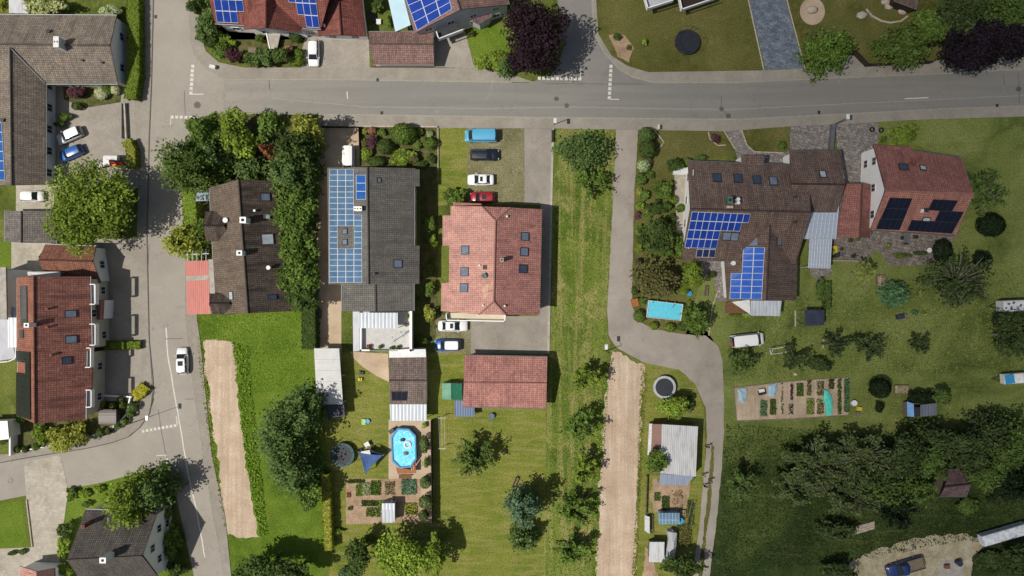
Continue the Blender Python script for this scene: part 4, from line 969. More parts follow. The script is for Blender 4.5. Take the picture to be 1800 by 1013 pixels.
for i, (x, y, r, d) in enumerate([(347, 185, 6, 'beside the corner marking'), (978, 174, 4, 'between junction and pavement'), (996, 186, 4, 'south of the junction mouth'), (1268, 192, 4, 'at the upper end of a tar seam'), (1280, 204, 4.5, 'near the pavement by the flower bed'),
        (223, 831, 5, 'in the middle of the side street'), (18, 845, 5, 'at the far end of the side street'), (266, 578, 4.5, 'at the forecourt edge'), (292, 572, 4.5, 'on the worn white line'), (335, 812, 4.5, 'near the tilled strip'), (1790, 157, 4.5, 'at the east end of the main road')]):
    m = MB(); c = P(x, y); m.ring((c.x, c.y), r / S * .72, r / S, .055, .066, 24); m.disc((c.x, c.y, .055), r / S * .66, .008, 24)
    tag(m.build('manhole_cover', G['iron'] if i not in (5, 6, 7, 8, 9) else G['seam']), 'round manhole cover ' + d, 'manhole cover', 'manhole covers in the roads')
for x, y, d in [(664, 141, 'by the brown garage'), (671, 199, 'by the shrub bed'), (1439, 198, 'by the low wall'), (1430, 142, 'below the dark tree'), (1752, 186, 'at the east verge'), (274, 30, 'at the hedge end')]:
    m = MB(); c = P(x, y)
    for k in range(5): m.box((c.x - .16 + k * .08, c.y, .118), (.05, .42, .03))
    m.box((c.x, c.y + .22, .118), (.44, .05, .03)); m.box((c.x, c.y - .22, .118), (.44, .05, .03))
    tag(m.build('drain_grate', W['black']), 'dark square drain grate ' + d, 'drain grate', 'drain grates at the kerbs')
W['concrete'] = G['concrete']
# ================================================================== BUILDINGS
# grey brown bungalow, two wings
h = House('bungalow', 'L shaped bungalow with weathered grey brown tile roof', 'house', 60, 160)
h.gable((-80, 25), (205, 27), (207, 147), (-80, 147), (-80, 77), (193, 80), 2.9, 5.6, T['greybrown'], W['white'], ovg=.08, win=('B', 'C'))
pn = h.pA
h.chimney(h.pC, 99, 74, 9, 18, 1.3, 'whitemetal', 2); h.vent(pn, 87, 56, 2.5, .3, 'dark'); h.vent(h.pC, 146, 107, 1.4, .3, 'dark'); h.vent(h.pC, 181, 111, 1.4, .3, 'dark')
h.gable((81, 84), (80, 325), (-45, 326), (-45, 84), (18, 84), (21, 326), 2.9, 5.55, T['greybrown'], W['white'], win=('A', 'B'))
h.panels(h.pC, ((-20, 216), (4, 216), (10, 317), (-20, 317)), 6, 2, lambda r, c: 1, 'coll')
h.vent(h.pC, 7, 212, 2.4, .4, 'dark')
m = MB(); v = lambda x, y, z: P(x, y, z)
m.bar(onp(h.pA, 18, 84, .03), onp(h.pA, 79, 146, .05), .1); m.build('valley_flashing', W['steel'], h.o)
h2 = House('garden_shed', 'low shed with ribbed pale grey roof behind the bungalow', 'shed', 30, 5)
h2.flat([(15, -25), (36, -25), (50, 24), (16, 23)], 2.2, .1, W['tin'], wall=W['white'])
# grey shed
h = House('tiled_shed', 'grey tiled shed with one pale slope under the big tree', 'shed', 55, 400)
h.gable((98, 372), (98, 428), (8, 425), (8, 370), (38, 371), (38, 427), 2.4, 3.5, T['greydark'], W['white'], ove=.2, ovg=.2)
# red brown garage
h = House('garage', 'red brown tiled garage with hipped west end', 'garage', 120, 460)
h.gable((79, 430), (169, 433), (177, 497), (75, 475), (68, 457), (163, 460), 2.6, 4.4, T['redbrown'], W['white'], ove=.25, ovg=.1, win=('B',))
# big red house
h = House('terraced_house', 'long dark red tiled house with balconies and black solar panels', 'house', 110, 615)
h.gable((158, 486), (161, 617), (30, 617), (30, 488), (60, 486), (61, 617), 5.4, 9.6, T['terracotta'], W['cream'], win=('A', 'B'))
pE, pW = h.pA, h.pC
h.gable((152, 617), (150, 737), (31, 730), (31, 617), (61, 617), (62, 745), 5.6, 9.55, T['terracotta'], W['cream'], win=('A',))
pE2, pW2 = h.pA, h.pC
TW = m_tile('sunlit_terracotta_tile', A(152, 104, 84), A(136, 90, 72), A(92, 58, 48), gain=1.4); h.over(pW, TW); h.over(pW2, TW)  # warmer, lighter tile on the west slopes: sunlight put into the colour
h.slab_roof([[onp(pE2, x, y, .06) for x, y in ((150, 646), (163, 646), (161, 684), (149, 684))]], T['terracotta'], .14)
for y0, y1, x0, x1 in ((500, 535, 157, 167), (570, 607, 157, 167)):
    h.flat([(x0, y0), (x1, y0), (x1, y1), (x0, y1)], 5.0, .2, W['lilac'], 'balcony')
    h.wall_line([(x0 + 1, y0), (x1, y0), (x1, y1), (x0 + 1, y1)], 5.0, 5.9, .12, 'white', 'balcony_parapet')
for y0, y1, x0, x1 in ((612, 646, 149, 159), (686, 716, 150, 160)):
    h.flat([(x0, y0), (x1, y0), (x1, y1), (x0, y1)], 5.0, .2, W['lilac'], 'balcony')
    h.wall_line([(x0 + 1, y0), (x1, y0), (x1, y1), (x0 + 1, y1)], 5.0, 5.8, .12, 'white', 'balcony_parapet')
h.skylight(pE, 124, 552, 12, 17, 'sky'); h.skylight(pE, 125, 597, 13, 17, 'sky'); h.skylight(pE2, 117, 634, 12, 14, 'skydark')
for x, y, p in ((86, 543, pE), (86, 575, pE), (93, 624, pE2)): h.vent(p, x, y, 1.6, .5, 'brick')
h.panels(pW, ((38, 503), (49, 503), (50, 573), (39, 573)), 5, 1, lambda r, c: 1, 'dull', 'solar_collector', off=.22, rail='steel')
h.panels(pW, ((37, 580), (43, 580), (43, 595), (37, 595)), 1, 1, lambda r, c: 1, 'dull', 'solar_collector', off=.22, rail='steel')
h.panels(pW2, ((31, 617), (55, 619), (56, 738), (31, 730)), 12, 3, lambda r, c: not (2 <= r <= 3 and c < 2), 'black', off=.22, rail='dark')
h.chimney(pW, 47, 572, 8, 7, 1.2, 'white', 1)
h.flat([(48, 478), (106, 478), (106, 490), (50, 492)], 4.2, .1, W['greymetal'], 'canopy'); h.posts([(50, 480), (104, 480)], 4.1)
h.gable((183, 527), (181, 562), (168, 562), (169, 527), (174, 527), (174, 562), 2.9, 3.4, T['redroof'], W['white'], .1, .1, .12, gut=False)
# neighbour at the west edge
h = House('flat_roofed_house', 'pale flat roofed house with white terraces at the west edge', 'house', 5, 560)
h.flat([(-40, 470), (10, 470), (12, 562), (-40, 562)], 6.0, .3, G['concrete'], wall=W['white'])
h.flat([(8, 474), (24, 472), (26, 548), (10, 552)], 3.0, .2, W['lilac'], 'terrace_deck', wall=W['white'])
h.flat([(-40, 562), (14, 562), (27, 630), (-40, 640)], 3.0, .2, W['lilac'], 'terrace_deck', wall=W['white'])
h.flat([(13, 540), (30, 540), (30, 611), (14, 611)], 4.6, .1, W['polyc'], 'canopy'); h.posts([(15, 542), (15, 609), (28, 609)], 4.5)
h.wall_line([(-40, 640), (14, 636), (27, 630), (26, 560)], 3.0, 3.9, .12, 'white')
h = House('white_annexe', 'white flat roofed annexe beside round shrubs', 'annexe', 5, 770)
h.flat([(-40, 742), (13, 740), (16, 772), (-40, 778)], 3.0, .2, W['white'], wall=W['white'])
h.wall_line([(17, 742), (17, 800)], 0, 1.6, .25, 'white', 'garden_wall')
# corner house at the bottom
h = House('corner_house', 'steep dark tiled house with white windowed gable under a conifer', 'house', 200, 950)
h.gable((150, 896), (277, 900), (279, 1015), (148, 1030), (117, 985), (250, 978), 4.5, 9.0, T['charcoal'], W['white'], ovg=.1, win=('B',), ridge=T['greybrown'])
h.chimney(h.pC, 181, 985, 10, 9, 1.2, 'white', 1); h.chimney(h.pA, 146, 926, 6, 6, 1.6, 'brick', 1)
h = House('red_roofed_house', 'salmon red roof showing at the bottom edge', 'house', 70, 1020)
h.gable((95, 999), (96, 1080), (34, 1080), (35, 996), (65, 1005), (66, 1080), 3.0, 5.0, T['orange'], W['white'], ove=.2)
# red house top
h = House('red_house', 'red tiled house with cross gable and blue solar panels', 'house', 470, 0)
h.gable((378, 41), (564, 51), (585, -110), (360, -115), (358, -40), (588, -34), 4.2, 8.2, T['redtop'], W['white'], ove=.3, ovg=.3, win=('A',))
pS = h.pA
h.panels(pS, ((373, -22), (424, -20), (432, 41), (382, 39)), 3, 4, lambda r, c: not (r == 2 and c == 3), 'blue')
h.panels(pS, ((504, -17), (554, -15), (562, 49), (516, 46)), 3, 4, lambda r, c: c >= r, 'blue')
h.gable((428, 52), (432, -40), (505, -42), (531, 58), (468, 49), (468, -40), 4.35, 7.6, T['redtop'], W['white'], ove=.3, ovg=.8, win=('D',), gut=False)
h.flat([(466, 56), (494, 55), (487, 86), (474, 86)], 1.0, .12, W['concrete'], 'porch_deck'); h.wall_line([(468, 58), (474, 86)], 0, 1.1, .15, 'white', 'porch_wall')
h = House('red_garage', 'red tiled garage with bright and dark slopes beside the white car', 'garage', 605, 30)
h.gable((644, 64), (630, -60), (560, -60), (559, 63), (600, 62), (592, -60), 2.7, 4.8, T['redtop'], W['white'], ove=.2, ovg=.4, win=('D',))
h.vent(h.pC, 571, 47, 2, .6, 'whitemetal')
# solar house, top middle
h = House('solar_house', 'brown roofed house with twelve blue solar panels and pale gable wall', 'house', 790, 0)
h.gable((695, -57), (730, 58), (895, 8), (860, -107), (774, -98), (809, 17), 4.5, 8.2, T['garage'], W['lilac'], ove=.3, ovg=.15, win=('B',))
h.panels(h.pA, ((702, -34), (778, -56), (795, 16), (734, 54)), 6, 3, lambda r, c: 1, 'blue')
h.flat([(676, -30), (700, -40), (722, 44), (695, 56)], 3.0, .12, W['carpet_cyan'], 'carport_roof'); h.posts([(679, -20), (697, 52), (718, 42)], 2.9)
h.flat([(818, 30), (868, 15), (864, 30), (841, 44)], 2.9, .2, T['purple'], 'porch_roof', wall=W['lilac'])
h.flat([(766, 56), (808, 42), (813, 52), (770, 68)], 3.0, .2, W['dark'], 'balcony'); h.wall_line([(767, 56), (771, 68), (813, 52)], 3.0, 3.9, .15, 'whitemetal', 'balcony_parapet')
h = House('brown_garage', 'mauve brown tiled double garage at the pavement', 'garage', 706, 84)
h.gable((648, 56), (763, 55), (763, 112), (655, 112), (649, 77), (761, 78), 2.5, 4.0, T['garage'], W['white'], .25, .25, ridge=T['greybrown']); h.doors('B', 1)
# house top edge with balconies
h = House('balcony_house', 'white house with two pale balconies at the top edge', 'house', 1195, -30)
h.gable((1125, -20), (1268, -62), (1240, -160), (1098, -120), (1112, -72), (1254, -112), 5.0, 8.0, T['greydark'], W['white'], win=('A',))
h.flat([(1130, -15), (1178, -26), (1183, 0), (1138, 14)], 2.8, .2, W['lilac'], 'balcony'); h.wall_line([(1131, -14), (1139, 14), (1183, 0)], 2.8, 3.7, .15, 'white', 'balcony_parapet')
h.flat([(1192, -20), (1250, -38), (1256, -4), (1198, 16)], 2.8, .2, W['darkwood'], 'balcony'); h.wall_line([(1192, -18), (1199, 16), (1258, -4)], 2.8, 3.7, .15, 'white', 'balcony_parapet')
h = House('dark_shed', 'small dark roofed shed by the boulders at the top edge', 'shed', 1595, 0)
h.flat([(1574, -20), (1620, -18), (1612, 17), (1572, 2)], 2.4, .15, T['brownN'], 'roof', wall=W['darkwood'])
# dark brown house among trees
h = House('brown_house', 'dark brown tiled house with two hipped dormers between tree rows', 'house', 450, 435)
h.gable((494, 318), (515, 547), (380, 553), (368, 330), (419, 316), (436, 551), 5.0, 8.5, T['brown'], W['white'], win=('A', 'B', 'C'), ridge=T['greybrown'])
pE, pW = h.pA, h.pC
h.over(pW, m_tile('sunlit_brown_tile', A(122, 108, 94), A(104, 92, 81), A(66, 58, 52), dirt=A(146, 134, 112), dirtamt=.62, gain=1.2))  # lighter copy of the brown tile paints the sun onto this slope
h.gable((360, 372), (410, 372), (410, 424), (362, 424), (358, 397), (394, 397), 5.8, 7.4, T['brown'], W['white'], .15, .15, .12, gut=False)
h.gable((368, 516), (412, 516), (412, 553), (372, 553), (368, 533), (404, 534), 5.9, 7.2, T['brown'], W['white'], .15, .15, .12, gut=False)
h.chimney(pE, 427, 387, 10, 10, 1.3, 'white', 1); h.chimney(pW, 421, 445, 9, 8, 1.1, 'white', 1); h.vent(pW, 399, 388, 3.2, .6, 'whitemetal'); h.vent(pE, 475, 471, 2.6, .8, 'whitemetal'); h.vent(pE, 449, 371, 1.5, .4, 'whitemetal')
h.skylight(pE, 466, 347, 13, 16, 'sky'); h.skylight(pE, 468, 381, 9, 13, 'skywhite'); h.skylight(pE, 470, 421, 18, 20, 'skywhite'); h.skylight(pE, 478, 523, 9, 15, 'skydark'); h.skylight(pW, 407, 520, 14, 10, 'skywhite')
h = House('carport', 'flat carport with salmon red sheet roof in two fields', 'carport', 350, 508)
h.flat([(326, 460), (366, 458), (367, 484), (327, 486)], 2.7, .12, T['ferr'], 'roof_field'); h.flat([(327, 494), (367, 492), (370, 552), (329, 553)], 2.7, .12, T['ferr'], 'roof_field')
h.flat([(327, 486), (367, 484), (367, 492), (327, 494)], 2.68, .12, W['concrete'], 'roof_gully'); h.flat([(366, 457), (374, 456), (384, 515), (384, 552), (370, 552)], 2.66, .12, W['concrete'], 'gutter_board')
h.posts([(329, 464), (329, 508), (331, 550)], 2.6, .08)
h = House('pergola', 'white slatted pergola under the golden tree', 'pergola', 348, 450)
for i in range(5): h.wall_line([(330 + i * 8, 438), (330 + i * 8, 458)], 2.5, 2.6, .08, 'lilac', 'slat')
h.wall_line([(328, 448), (366, 446)], 2.36, 2.5, .1, 'whitemetal', 'beam'); h.posts([(329, 440), (329, 457), (364, 456)], 2.4)
h = House('glass_canopy', 'small sheet glass canopy beside the brown house', 'canopy', 358, 343)
h.flat([(344, 333), (374, 334), (374, 353), (344, 354)], 2.6, .06, GL['canopy'], 'glazing', edge=W['oldwood']); h.posts([(345, 335), (345, 352), (373, 352)], 2.55, mat='oldwood')
# grey solar house
h = House('grey_solar_house', 'large slate grey house with a blue grey solar field on its west slope', 'house', 660, 420)
h.gable((728, 296), (728, 500), (579, 500), (577, 295), (646, 294), (648, 500), 5.2, 8.6, T['slate'], W['white'], win=('A', 'B', 'C', 'D'))
pE, pW = h.pA, h.pC
h.slab_roof([[onp(pE, x, y, .07) for x, y in ((664, 298), (737.5, 298), (737.5, 328), (664, 326))], [onp(pE, x, y, .07) for x, y in ((661, 434), (737.5, 432), (737, 499), (660, 499))]], T['slate'], .16, 'dormer_roof')
h.panels(pW, ((580, 298), (637, 298), (637.5, 497), (580, 497)), 20, 4, lambda r, c: (c < 3 or r >= 8) and not (c in (1, 2) and 10 <= r <= 13), 'grey')
h.panels(pW, ((627, 308), (644, 308), (644, 351), (627, 351)), 3, 1, lambda r, c: 1, 'coll', 'solar_collector')
h.chimney(pW, 629, 367, 13, 7, 1.1, 'white', 3); h.skylight(pW, 607, 407, 10, 11, 'sky'); h.skylight(pW, 607, 426, 10, 11, 'sky')
h.skylight(pE, 699, 464, 14, 15, 'sky'); h.skylight(pE, 666, 317, 8, 7, 'sky'); h.vent(pE, 658, 482, 1.5, .4, 'dark')
h.gable((727, 499), (727, 547), (601, 547), (601, 499), (660, 499), (661, 548), 3.6, 5.2, T['slate'], W['white'], .3, .1)
h.flat([(631, 548), (724, 548), (722, 615), (633, 615)], 2.8, .2, m_plain('terrace_tile', A(214, 212, 206), A(196, 194, 190), 1.5, .8), 'terrace_deck', wall=W['white'])
h.slab_roof([[P(620, 548, 2.6), P(632, 548, 3.5), P(632, 617, 3.5), P(621, 618, 2.6)]], W['lilac'], .12, 'side_roof')
h.flat([(630, 550), (699, 550), (699, 578), (630, 577)], 5.0, .08, W['polyc'], 'terrace_canopy'); h.posts([(632, 576), (665, 577), (697, 577)], 4.95, base=2.8)
h.wall_line([(634, 578), (634, 616), (648, 616)], 2.8, 3.7, .25, 'white'); h.wall_line([(722, 549), (722, 616), (702, 617)], 2.8, 4.0, .35, 'white'); h.wall_line([(650, 617), (700, 617)], 3.0, 3.7, .06, 'steel', 'railing')
# brown garage behind
h = House('brown_tiled_outbuilding', 'brown tiled outbuilding with white porch roof beside the oval pool', 'outbuilding', 716, 675)
h.gable((684, 628), (749, 628), (750, 710), (685, 710), (684, 669), (749.5, 669), 2.6, 3.4, T['outb'], W['white'], .2, .2)
h.panels(h.pC, ((688, 688), (716, 688), (715, 704), (689, 704)), 1, 3, lambda r, c: 1, 'black', rail='dark')
h.flat([(684, 615), (748, 614), (749, 628), (684, 629)], 3.5, .15, W['whitemetal'], 'flat_roof', wall=W['white'])
h.flat([(685, 711), (750, 711), (750, 740), (686, 740)], 2.6, .06, W['polyc'], 'porch_roof'); h.posts([(687, 738), (748, 738)], 2.55)
# salmon house
h = House('salmon_house', 'big salmon tiled house with half hipped ridge ends', 'house', 865, 460)
pW = plane3(P(778, 378, 5), P(776, 545, 5), P(871, 400, 8.7)); pE = plane3(P(953, 368, 5), P(949, 553, 5), P(870, 460, 8.7))
r1 = onp(pW, 871, 388); r2 = onp(pW, 868, 530)
qW = lambda x, y: onp(pW, x, y); qE = lambda x, y: onp(pE, x, y)
r1 = P(871, 388, 8.7); r2 = P(868, 530, 8.7)
h.slab_roof([[qW(792, 363), qW(847, 363), r1, r2, qW(842, 553), qW(775, 547), qW(776, 498), qW(789, 497), qW(790, 432), qW(778, 432), qW(778, 379), qW(792, 379)]], T['orange'])
h.slab_roof([[qE(897, 365), qE(953, 368), qE(949, 553), qE(890, 554), r2, r1]], T['redroof'])  # east slope and north hip: darker red tile paints in their shade
h.slab_roof([[qW(847, 363), qE(897, 365), r1]], T['redroof'], name='hip_roof'); h.slab_roof([[qW(842, 553), r2, qE(890, 554)]], T['orange'], name='hip_roof')
for a, b in ((r1, r2), (r1, qW(847, 363)), (r1, qE(897, 365)), (r2, qW(842, 553)), (r2, qE(890, 554))):
    m = MB(); m.bar(a + Vector((0, 0, .03)), b + Vector((0, 0, .03)), .12); m.build('ridge_cap', T['orange'], h.o)
wp = [P(794, 368, 5), P(948, 374, 5), P(944, 547, 5), P(794, 542, 5)]
m = MB()
for a, b in zip(wp, wp[1:] + wp[:1]): m.face([Vector((a.x, a.y, 0)), Vector((b.x, b.y, 0)), Vector((b.x, b.y, 4.8)), Vector((a.x, a.y, 4.8))])
m.face([Vector((wp[3].x, wp[3].y, 4.8)), Vector((wp[2].x, wp[2].y, 4.8)), qE(892, 548) - Vector((0, 0, .3)), qW(842, 547) - Vector((0, 0, .3))])
m.face([Vector((wp[1].x, wp[1].y, 4.8)), Vector((wp[0].x, wp[0].y, 4.8)), qW(847, 368) - Vector((0, 0, .3)), qE(897, 370) - Vector((0, 0, .3))])
h.part(m, 'wall', W['cream'])
for a, b in ((0, 1), (1, 2), (2, 3)): h.windows(Vector((wp[a].x, wp[a].y, 0)), Vector((wp[b].x, wp[b].y, 0)), 5.0, (wp[0] + wp[2]) / 2)
for x, y in ((818, 440), (817, 478), (816, 506)): h.skylight(pW, x, y, 15, 15, 'sky')
for x, y, g_ in ((922, 416, 'sky'), (921, 443, 'sky'), (919, 473, 'skydark')): h.skylight(pE, x, y, 14, 15, g_)
h.chimney(pE, 882, 457, 6, 6, 1.2, 'concrete', 1); h.vent(pW, 851, 485, 3.2, .7, 'copper'); h.vent(pW, 843, 467, 1.2, .3, 'whitemetal'); h.vent(pW, 891 - 42, 537, 1.2, .3, 'whitemetal'); h.vent(pE, 887, 538, 1.2, .3, 'whitemetal'); h.vent(pE, 891, 381, 1.3, .3, 'whitemetal')
h.panels(pW, ((849, 466), (856, 466), (856, 474), (849, 474)), 1, 1, lambda r, c: 1, 'dull', 'roof_hatch', rail='brick')
c = onp(pW, 855, 514); m = MB(); m.bar(c, c + Vector((0, 0, 1.8)), .03); 
for k in range(4): m.bar(c + Vector((-.4, -.1, 1.0 + k * .2)), c + Vector((.4, .1, 1.0 + k * .2)), .015)
h.part(m, 'aerial', W['steel'])
c = onp(pW, 856, 513, .012); n_, d_ = pW; sl = (Vector((0, 0, 1)) - n_ * n_.z).normalized(); e_ = sl.cross(n_); m = MB()
rg = random.Random(4); m.face([c + e_ * math.cos(t * .35) * (1.0 + rg.uniform(-.35, .3)) + sl * math.sin(t * .35) * (.85 + rg.uniform(-.35, .3)) + n_ * .008 for t in range(18)])
h.part(m, 'lichen_stain', m_plain('pale_lichen', A(206, 176, 150), A(200, 150, 124), 2.0, .95))
h.flat([(784, 550), (888, 552), (886, 562), (785, 560)], 3.2, .2, W['cream'], 'balcony'); h.wall_line([(784, 553), (785, 563), (887, 565), (888, 555)], 3.2, 4.1, .14, 'white', 'balcony_parapet')
h.flat([(796, 356), (846, 358), (846, 364), (796, 363)], 4.4, .15, T['redroof'], 'bay_roof', wall=W['cream'])
# red garage block
h = House('red_tiled_garage', 'long red tiled garage block closing the courtyard', 'garage', 888, 672)
h.gable((816, 625), (962, 628), (960, 718), (813, 715), (815, 673), (961, 674), 2.8, 4.3, T['redroof'], W['cream'], .3, .25, ridge=T['orange']); h.doors('A', 4)
h = House('greenhouse', 'little green roofed greenhouse against the red garage', 'greenhouse', 795, 688)
h.slab_roof([[P(777, 674, 1.9), P(793, 674, 2.3), P(793, 703, 2.3), P(777, 702, 1.9)]], W['glassgreen'], .04, edge=W['whitemetal']); h.slab_roof([[P(794, 674, 2.3), P(812, 675, 1.9), P(812, 703, 1.9), P(794, 703, 2.3)]], W['glassdgreen'], .04, edge=W['whitemetal'])
h.wall_line([(778, 675), (811, 676), (811, 702), (778, 701), (778, 675)], 0, 1.86, .06, GL['clear'], 'glazed_wall')
h = House('lean_to', 'blue grey lean to roof below the greenhouse', 'lean-to', 816, 718)
h.flat([(799, 704), (834, 706), (834, 733), (799, 732)], 1.9, .08, W['bluepanel'], 'roof', edge=W['whitemetal']); h.posts([(800, 731), (833, 731)], 1.85)
# umber house
h = House('umber_house', 'rambling umber tiled house with two blue solar fields', 'house', 1330, 400)
h.gable((1209, 283), (1420, 291), (1399, 462), (1198, 456), (1213, 367), (1425, 373), 3.5, 7.2, T['brownN'], W['white'], ovg=.7, win=('D',))
pN, pS = h.pA, h.pC
h.over(pS, T['brownE'])
h.gable((1402, 448), (1400, 528), (1278, 527), (1273, 450), (1354, 386), (1347, 528), 2.8, 6.2, T['brownN'], W['white'], .35, .3, gut=False, win=('B',))
pe, pw = h.pA, h.pC
h.over(pw, T['brownE'])
h.gable((1388, 265), (1478, 264), (1471, 372), (1400, 372), (1390, 323), (1485, 325), 3.6, 6.4, T['brownN'], W['white'], .35, .3, ridge=T['brownE'])
pq = h.pA
h.flat([(1303, 272), (1345, 273), (1342, 296), (1303, 294)], 3.6, .2, T['brownN'], 'porch_roof', wall=W['white'])
for x, y, g_ in ((1260, 313, 'skydark'), (1297, 314, 'skydark'), (1330, 317, 'skydark'), (1359, 319, 'sky')): h.skylight(pN, x, y, 14, 17, g_)
h.skylight(pq, 1446, 307, 11, 14, 'skywhite'); h.skylight(pS, 1277, 415, 15, 15, 'sky', ); h.skylight(pS, 1291, 416, 14, 15, 'sky'); h.skylight(pw, 1324, 424, 17, 15, 'sky'); h.skylight(pe, 1369, 425, 14, 12, 'sky'); h.vent(pw, 1287, 463, 3, .6, 'whitemetal')
h.chimney(pN, 1283, 352, 9, 12, 1.3, 'copper', 1); h.vent(pN, 1294, 352, 2.2, 1.0, 'whitemetal'); h.vent(pN, 1294, 358, 2.2, 1.0, 'whitemetal'); h.chimney(pN, 1283, 364, 10, 4, .6, 'stone', 0)
h.vent(pN, 1396, 347, 1.6, .4, 'dark'); h.vent(pS, 1396, 391, 1.8, .4, 'dark')
h.panels(pS, ((1216, 371.5), (1319, 375.5), (1303, 437.5), (1203, 435)), 4, 9, lambda r, c: c < [9, 8, 5, 5][r], 'blue', off=.2)
h.panels(pS, ((1225, 437), (1258, 438), (1256, 452), (1222.5, 451.5)), 1, 3, lambda r, c: 1, 'night', off=.2)
h.panels(pw, ((1288, 435), (1345, 435), (1339.5, 526.5), (1283, 525.5)), 8, 3, lambda r, c: c > 0 or r >= 4, 'azure', off=.2)
h.flat([(1274, 530), (1322, 532), (1330, 552), (1274, 551)], .3, .25, W['wood'], 'terrace_deck')
m = MB(); m.slab([P(1286, 531, 2.7), P(1318, 527, 3.0), P(1319, 553, 2.3)], .03); h.part(m, 'awning', W['whitefab'])
h.flat([(1319.5, 528.5), (1374, 529), (1371, 556), (1319.5, 555)], 2.9, .08, W['polyc'], 'canopy_roof'); h.posts([(1321, 553), (1369, 554)], 2.85)
h = House('glass_canopy', 'pale translucent glass canopy linking two brown roofs', 'canopy', 1442, 415)
for q in ([(1423, 357), (1475, 357), (1469, 420), (1412, 420)], [(1424, 421), (1462, 421), (1459, 472), (1421, 471)]):
    h.flat(q, 3.3, .04, GL['canopy'], 'glazing', edge=W['whitemetal']); (x0, y0), (x1, y1), (x2, y2), (x3, y3) = q
    m = MB()
    for i in range(9):
        t = i / 8; m.bar(P(x0 + (x1 - x0) * t, y0 + (y1 - y0) * t, 3.34), P(x3 + (x2 - x3) * t, y3 + (y2 - y3) * t, 3.34), .05)
    for i in range(8):
        t = i / 7; m.bar(P(x0 + (x3 - x0) * t, y0 + (y3 - y0) * t, 3.36), P(x1 + (x2 - x1) * t, y1 + (y2 - y1) * t, 3.36), .03)
    h.part(m, 'glazing_bar', W['whitemetal'])
h.posts([(1414, 418), (1468, 418), (1423, 469), (1458, 470)], 3.3)
h = House('rust_garage', 'rust red tiled garage between canopy and white gable', 'garage', 1505, 370)
h.gable((1537, 325), (1530, 418), (1469, 417), (1487, 323), (1515, 323), (1511, 418), 3.0, 4.4, T['redE'], W['white'], .25, .2)
h = House('white_gabled_house', 'white gabled house with brick red roof and black solar panels', 'house', 1620, 340)
h.gable((1535, 255), (1690, 277), (1679, 414), (1530, 404), (1556, 335), (1712, 340), 4.5, 8.0, T['redE'], W['white'], .35, .5, win=('D',), ridge=T['orange'])
pN, pS = h.pA, h.pC
h.slab_roof([[onp(pN, x, y, .05) for x, y in ((1536, 254.5), (1600, 258), (1606, 274), (1562, 330), (1556, 330))]], T['redE'], .14, 'raised_roof_slope')
h.over(pS, m_tile('sunlit_rust_tile', A(140, 98, 86, 2.0), A(122, 84, 75, 2.0), A(84, 56, 50, 2.0), gain=1.1))  # paler rust tile: the stronger sun on this slope is in its colour
h.panels(pS, ((1564, 347), (1603, 348.5), (1580, 404), (1539, 402)), 3, 4, lambda r, c: 1, 'black', off=.2, rail='dark')
h.panels(pS, ((1618, 349), (1704, 353), (1672, 410), (1594, 405)), 3, 8, lambda r, c: [2 <= c <= 5, 4 <= c <= 7, c >= 0][r], 'black', off=.2, rail='dark')
h.skylight(pN, 1588, 294, 16, 13, 'skydark'); h.skylight(pN, 1622, 296, 11, 10, 'skywhite'); h.skylight(pS, 1627, 388, 13, 13, 'skywhite'); h.chimney(pS, 1628, 370, 7, 6, .8, 'white', 1, 'dark'); h.chimney(pN, 1609, 285, 8, 5, .9, 'brick', 1)
# barn and sheds
h = House('metal_barn', 'white metal roofed barn with rusty side roof', 'barn', 1190, 795)
h.slab_roof([[P(1163, 746, 3.4), P(1227, 750, 3.0), P(1223, 838, 3.0), P(1161, 832, 3.4)]], W['greymetal'], .1)
h.slab_roof([[P(1147, 746, 2.4), P(1163, 746, 2.7), P(1161, 800, 2.7), P(1144, 800, 2.4)]], W['rust'], .08, 'side_roof'); h.slab_roof([[P(1141, 745, 2.1), P(1147, 745, 2.3), P(1144, 800, 2.3), P(1138, 800, 2.1)]], W['tin'], .06, 'eaves_strip')
h.slab_roof([[P(1161, 833, 2.8), P(1221, 837, 2.7), P(1207, 853, 2.1), P(1158, 852, 2.1)]], W['bluetin'], .06, 'front_lean_to')
h.wall_line([(1147, 748), (1225, 752), (1221, 835), (1146, 830), (1147, 748)], 0, 2.35, .15, 'oldwood', 'wall'); h.posts([(1160, 850), (1204, 850)], 2.05, mat='oldwood')
h = House('tin_shed', 'square old tin roofed shed in the allotment', 'shed', 1154, 970)
h.flat([(1142, 953), (1168, 953), (1167, 989), (1141, 988)], 2.0, .08, W['tin'], 'roof', wall=W['oldwood'])
h = House('cold_frame', 'long blue glazed cold frame with white frame', 'greenhouse', 1180, 913)
h.slab_roof([[P(1159, 902, 1.7), P(1194, 902, 1.7), P(1194, 914, 2.0), P(1159, 914, 2.0)], [P(1159, 914.5, 2.0), P(1194, 914.5, 2.0), P(1194, 922, 1.7), P(1159, 922, 1.7)]], m_glass('blue_glazing', A(100, 136, 160, 1.4), .1), .04, 'glazed_roof', W['whitemetal'])
m = MB()
for i in range(7): m.bar(P(1159 + i * 5.8, 902, 1.73), P(1159 + i * 5.8, 914, 2.03), .025); m.bar(P(1159 + i * 5.8, 914, 2.03), P(1159 + i * 5.8, 922, 1.73), .025)
m.bar(P(1159, 914, 2.04), P(1194, 914, 2.04), .04); h.part(m, 'glazing_bar', W['whitemetal']); h.wall_line([(1160, 903), (1193, 903), (1193, 921), (1160, 921), (1160, 903)], 0, 1.66, .06, GL['clear'], 'glazed_wall')
h = House('tilted_panel_frame', 'grey sheet leaning on a low timber frame', 'cold frame', 1139, 921)
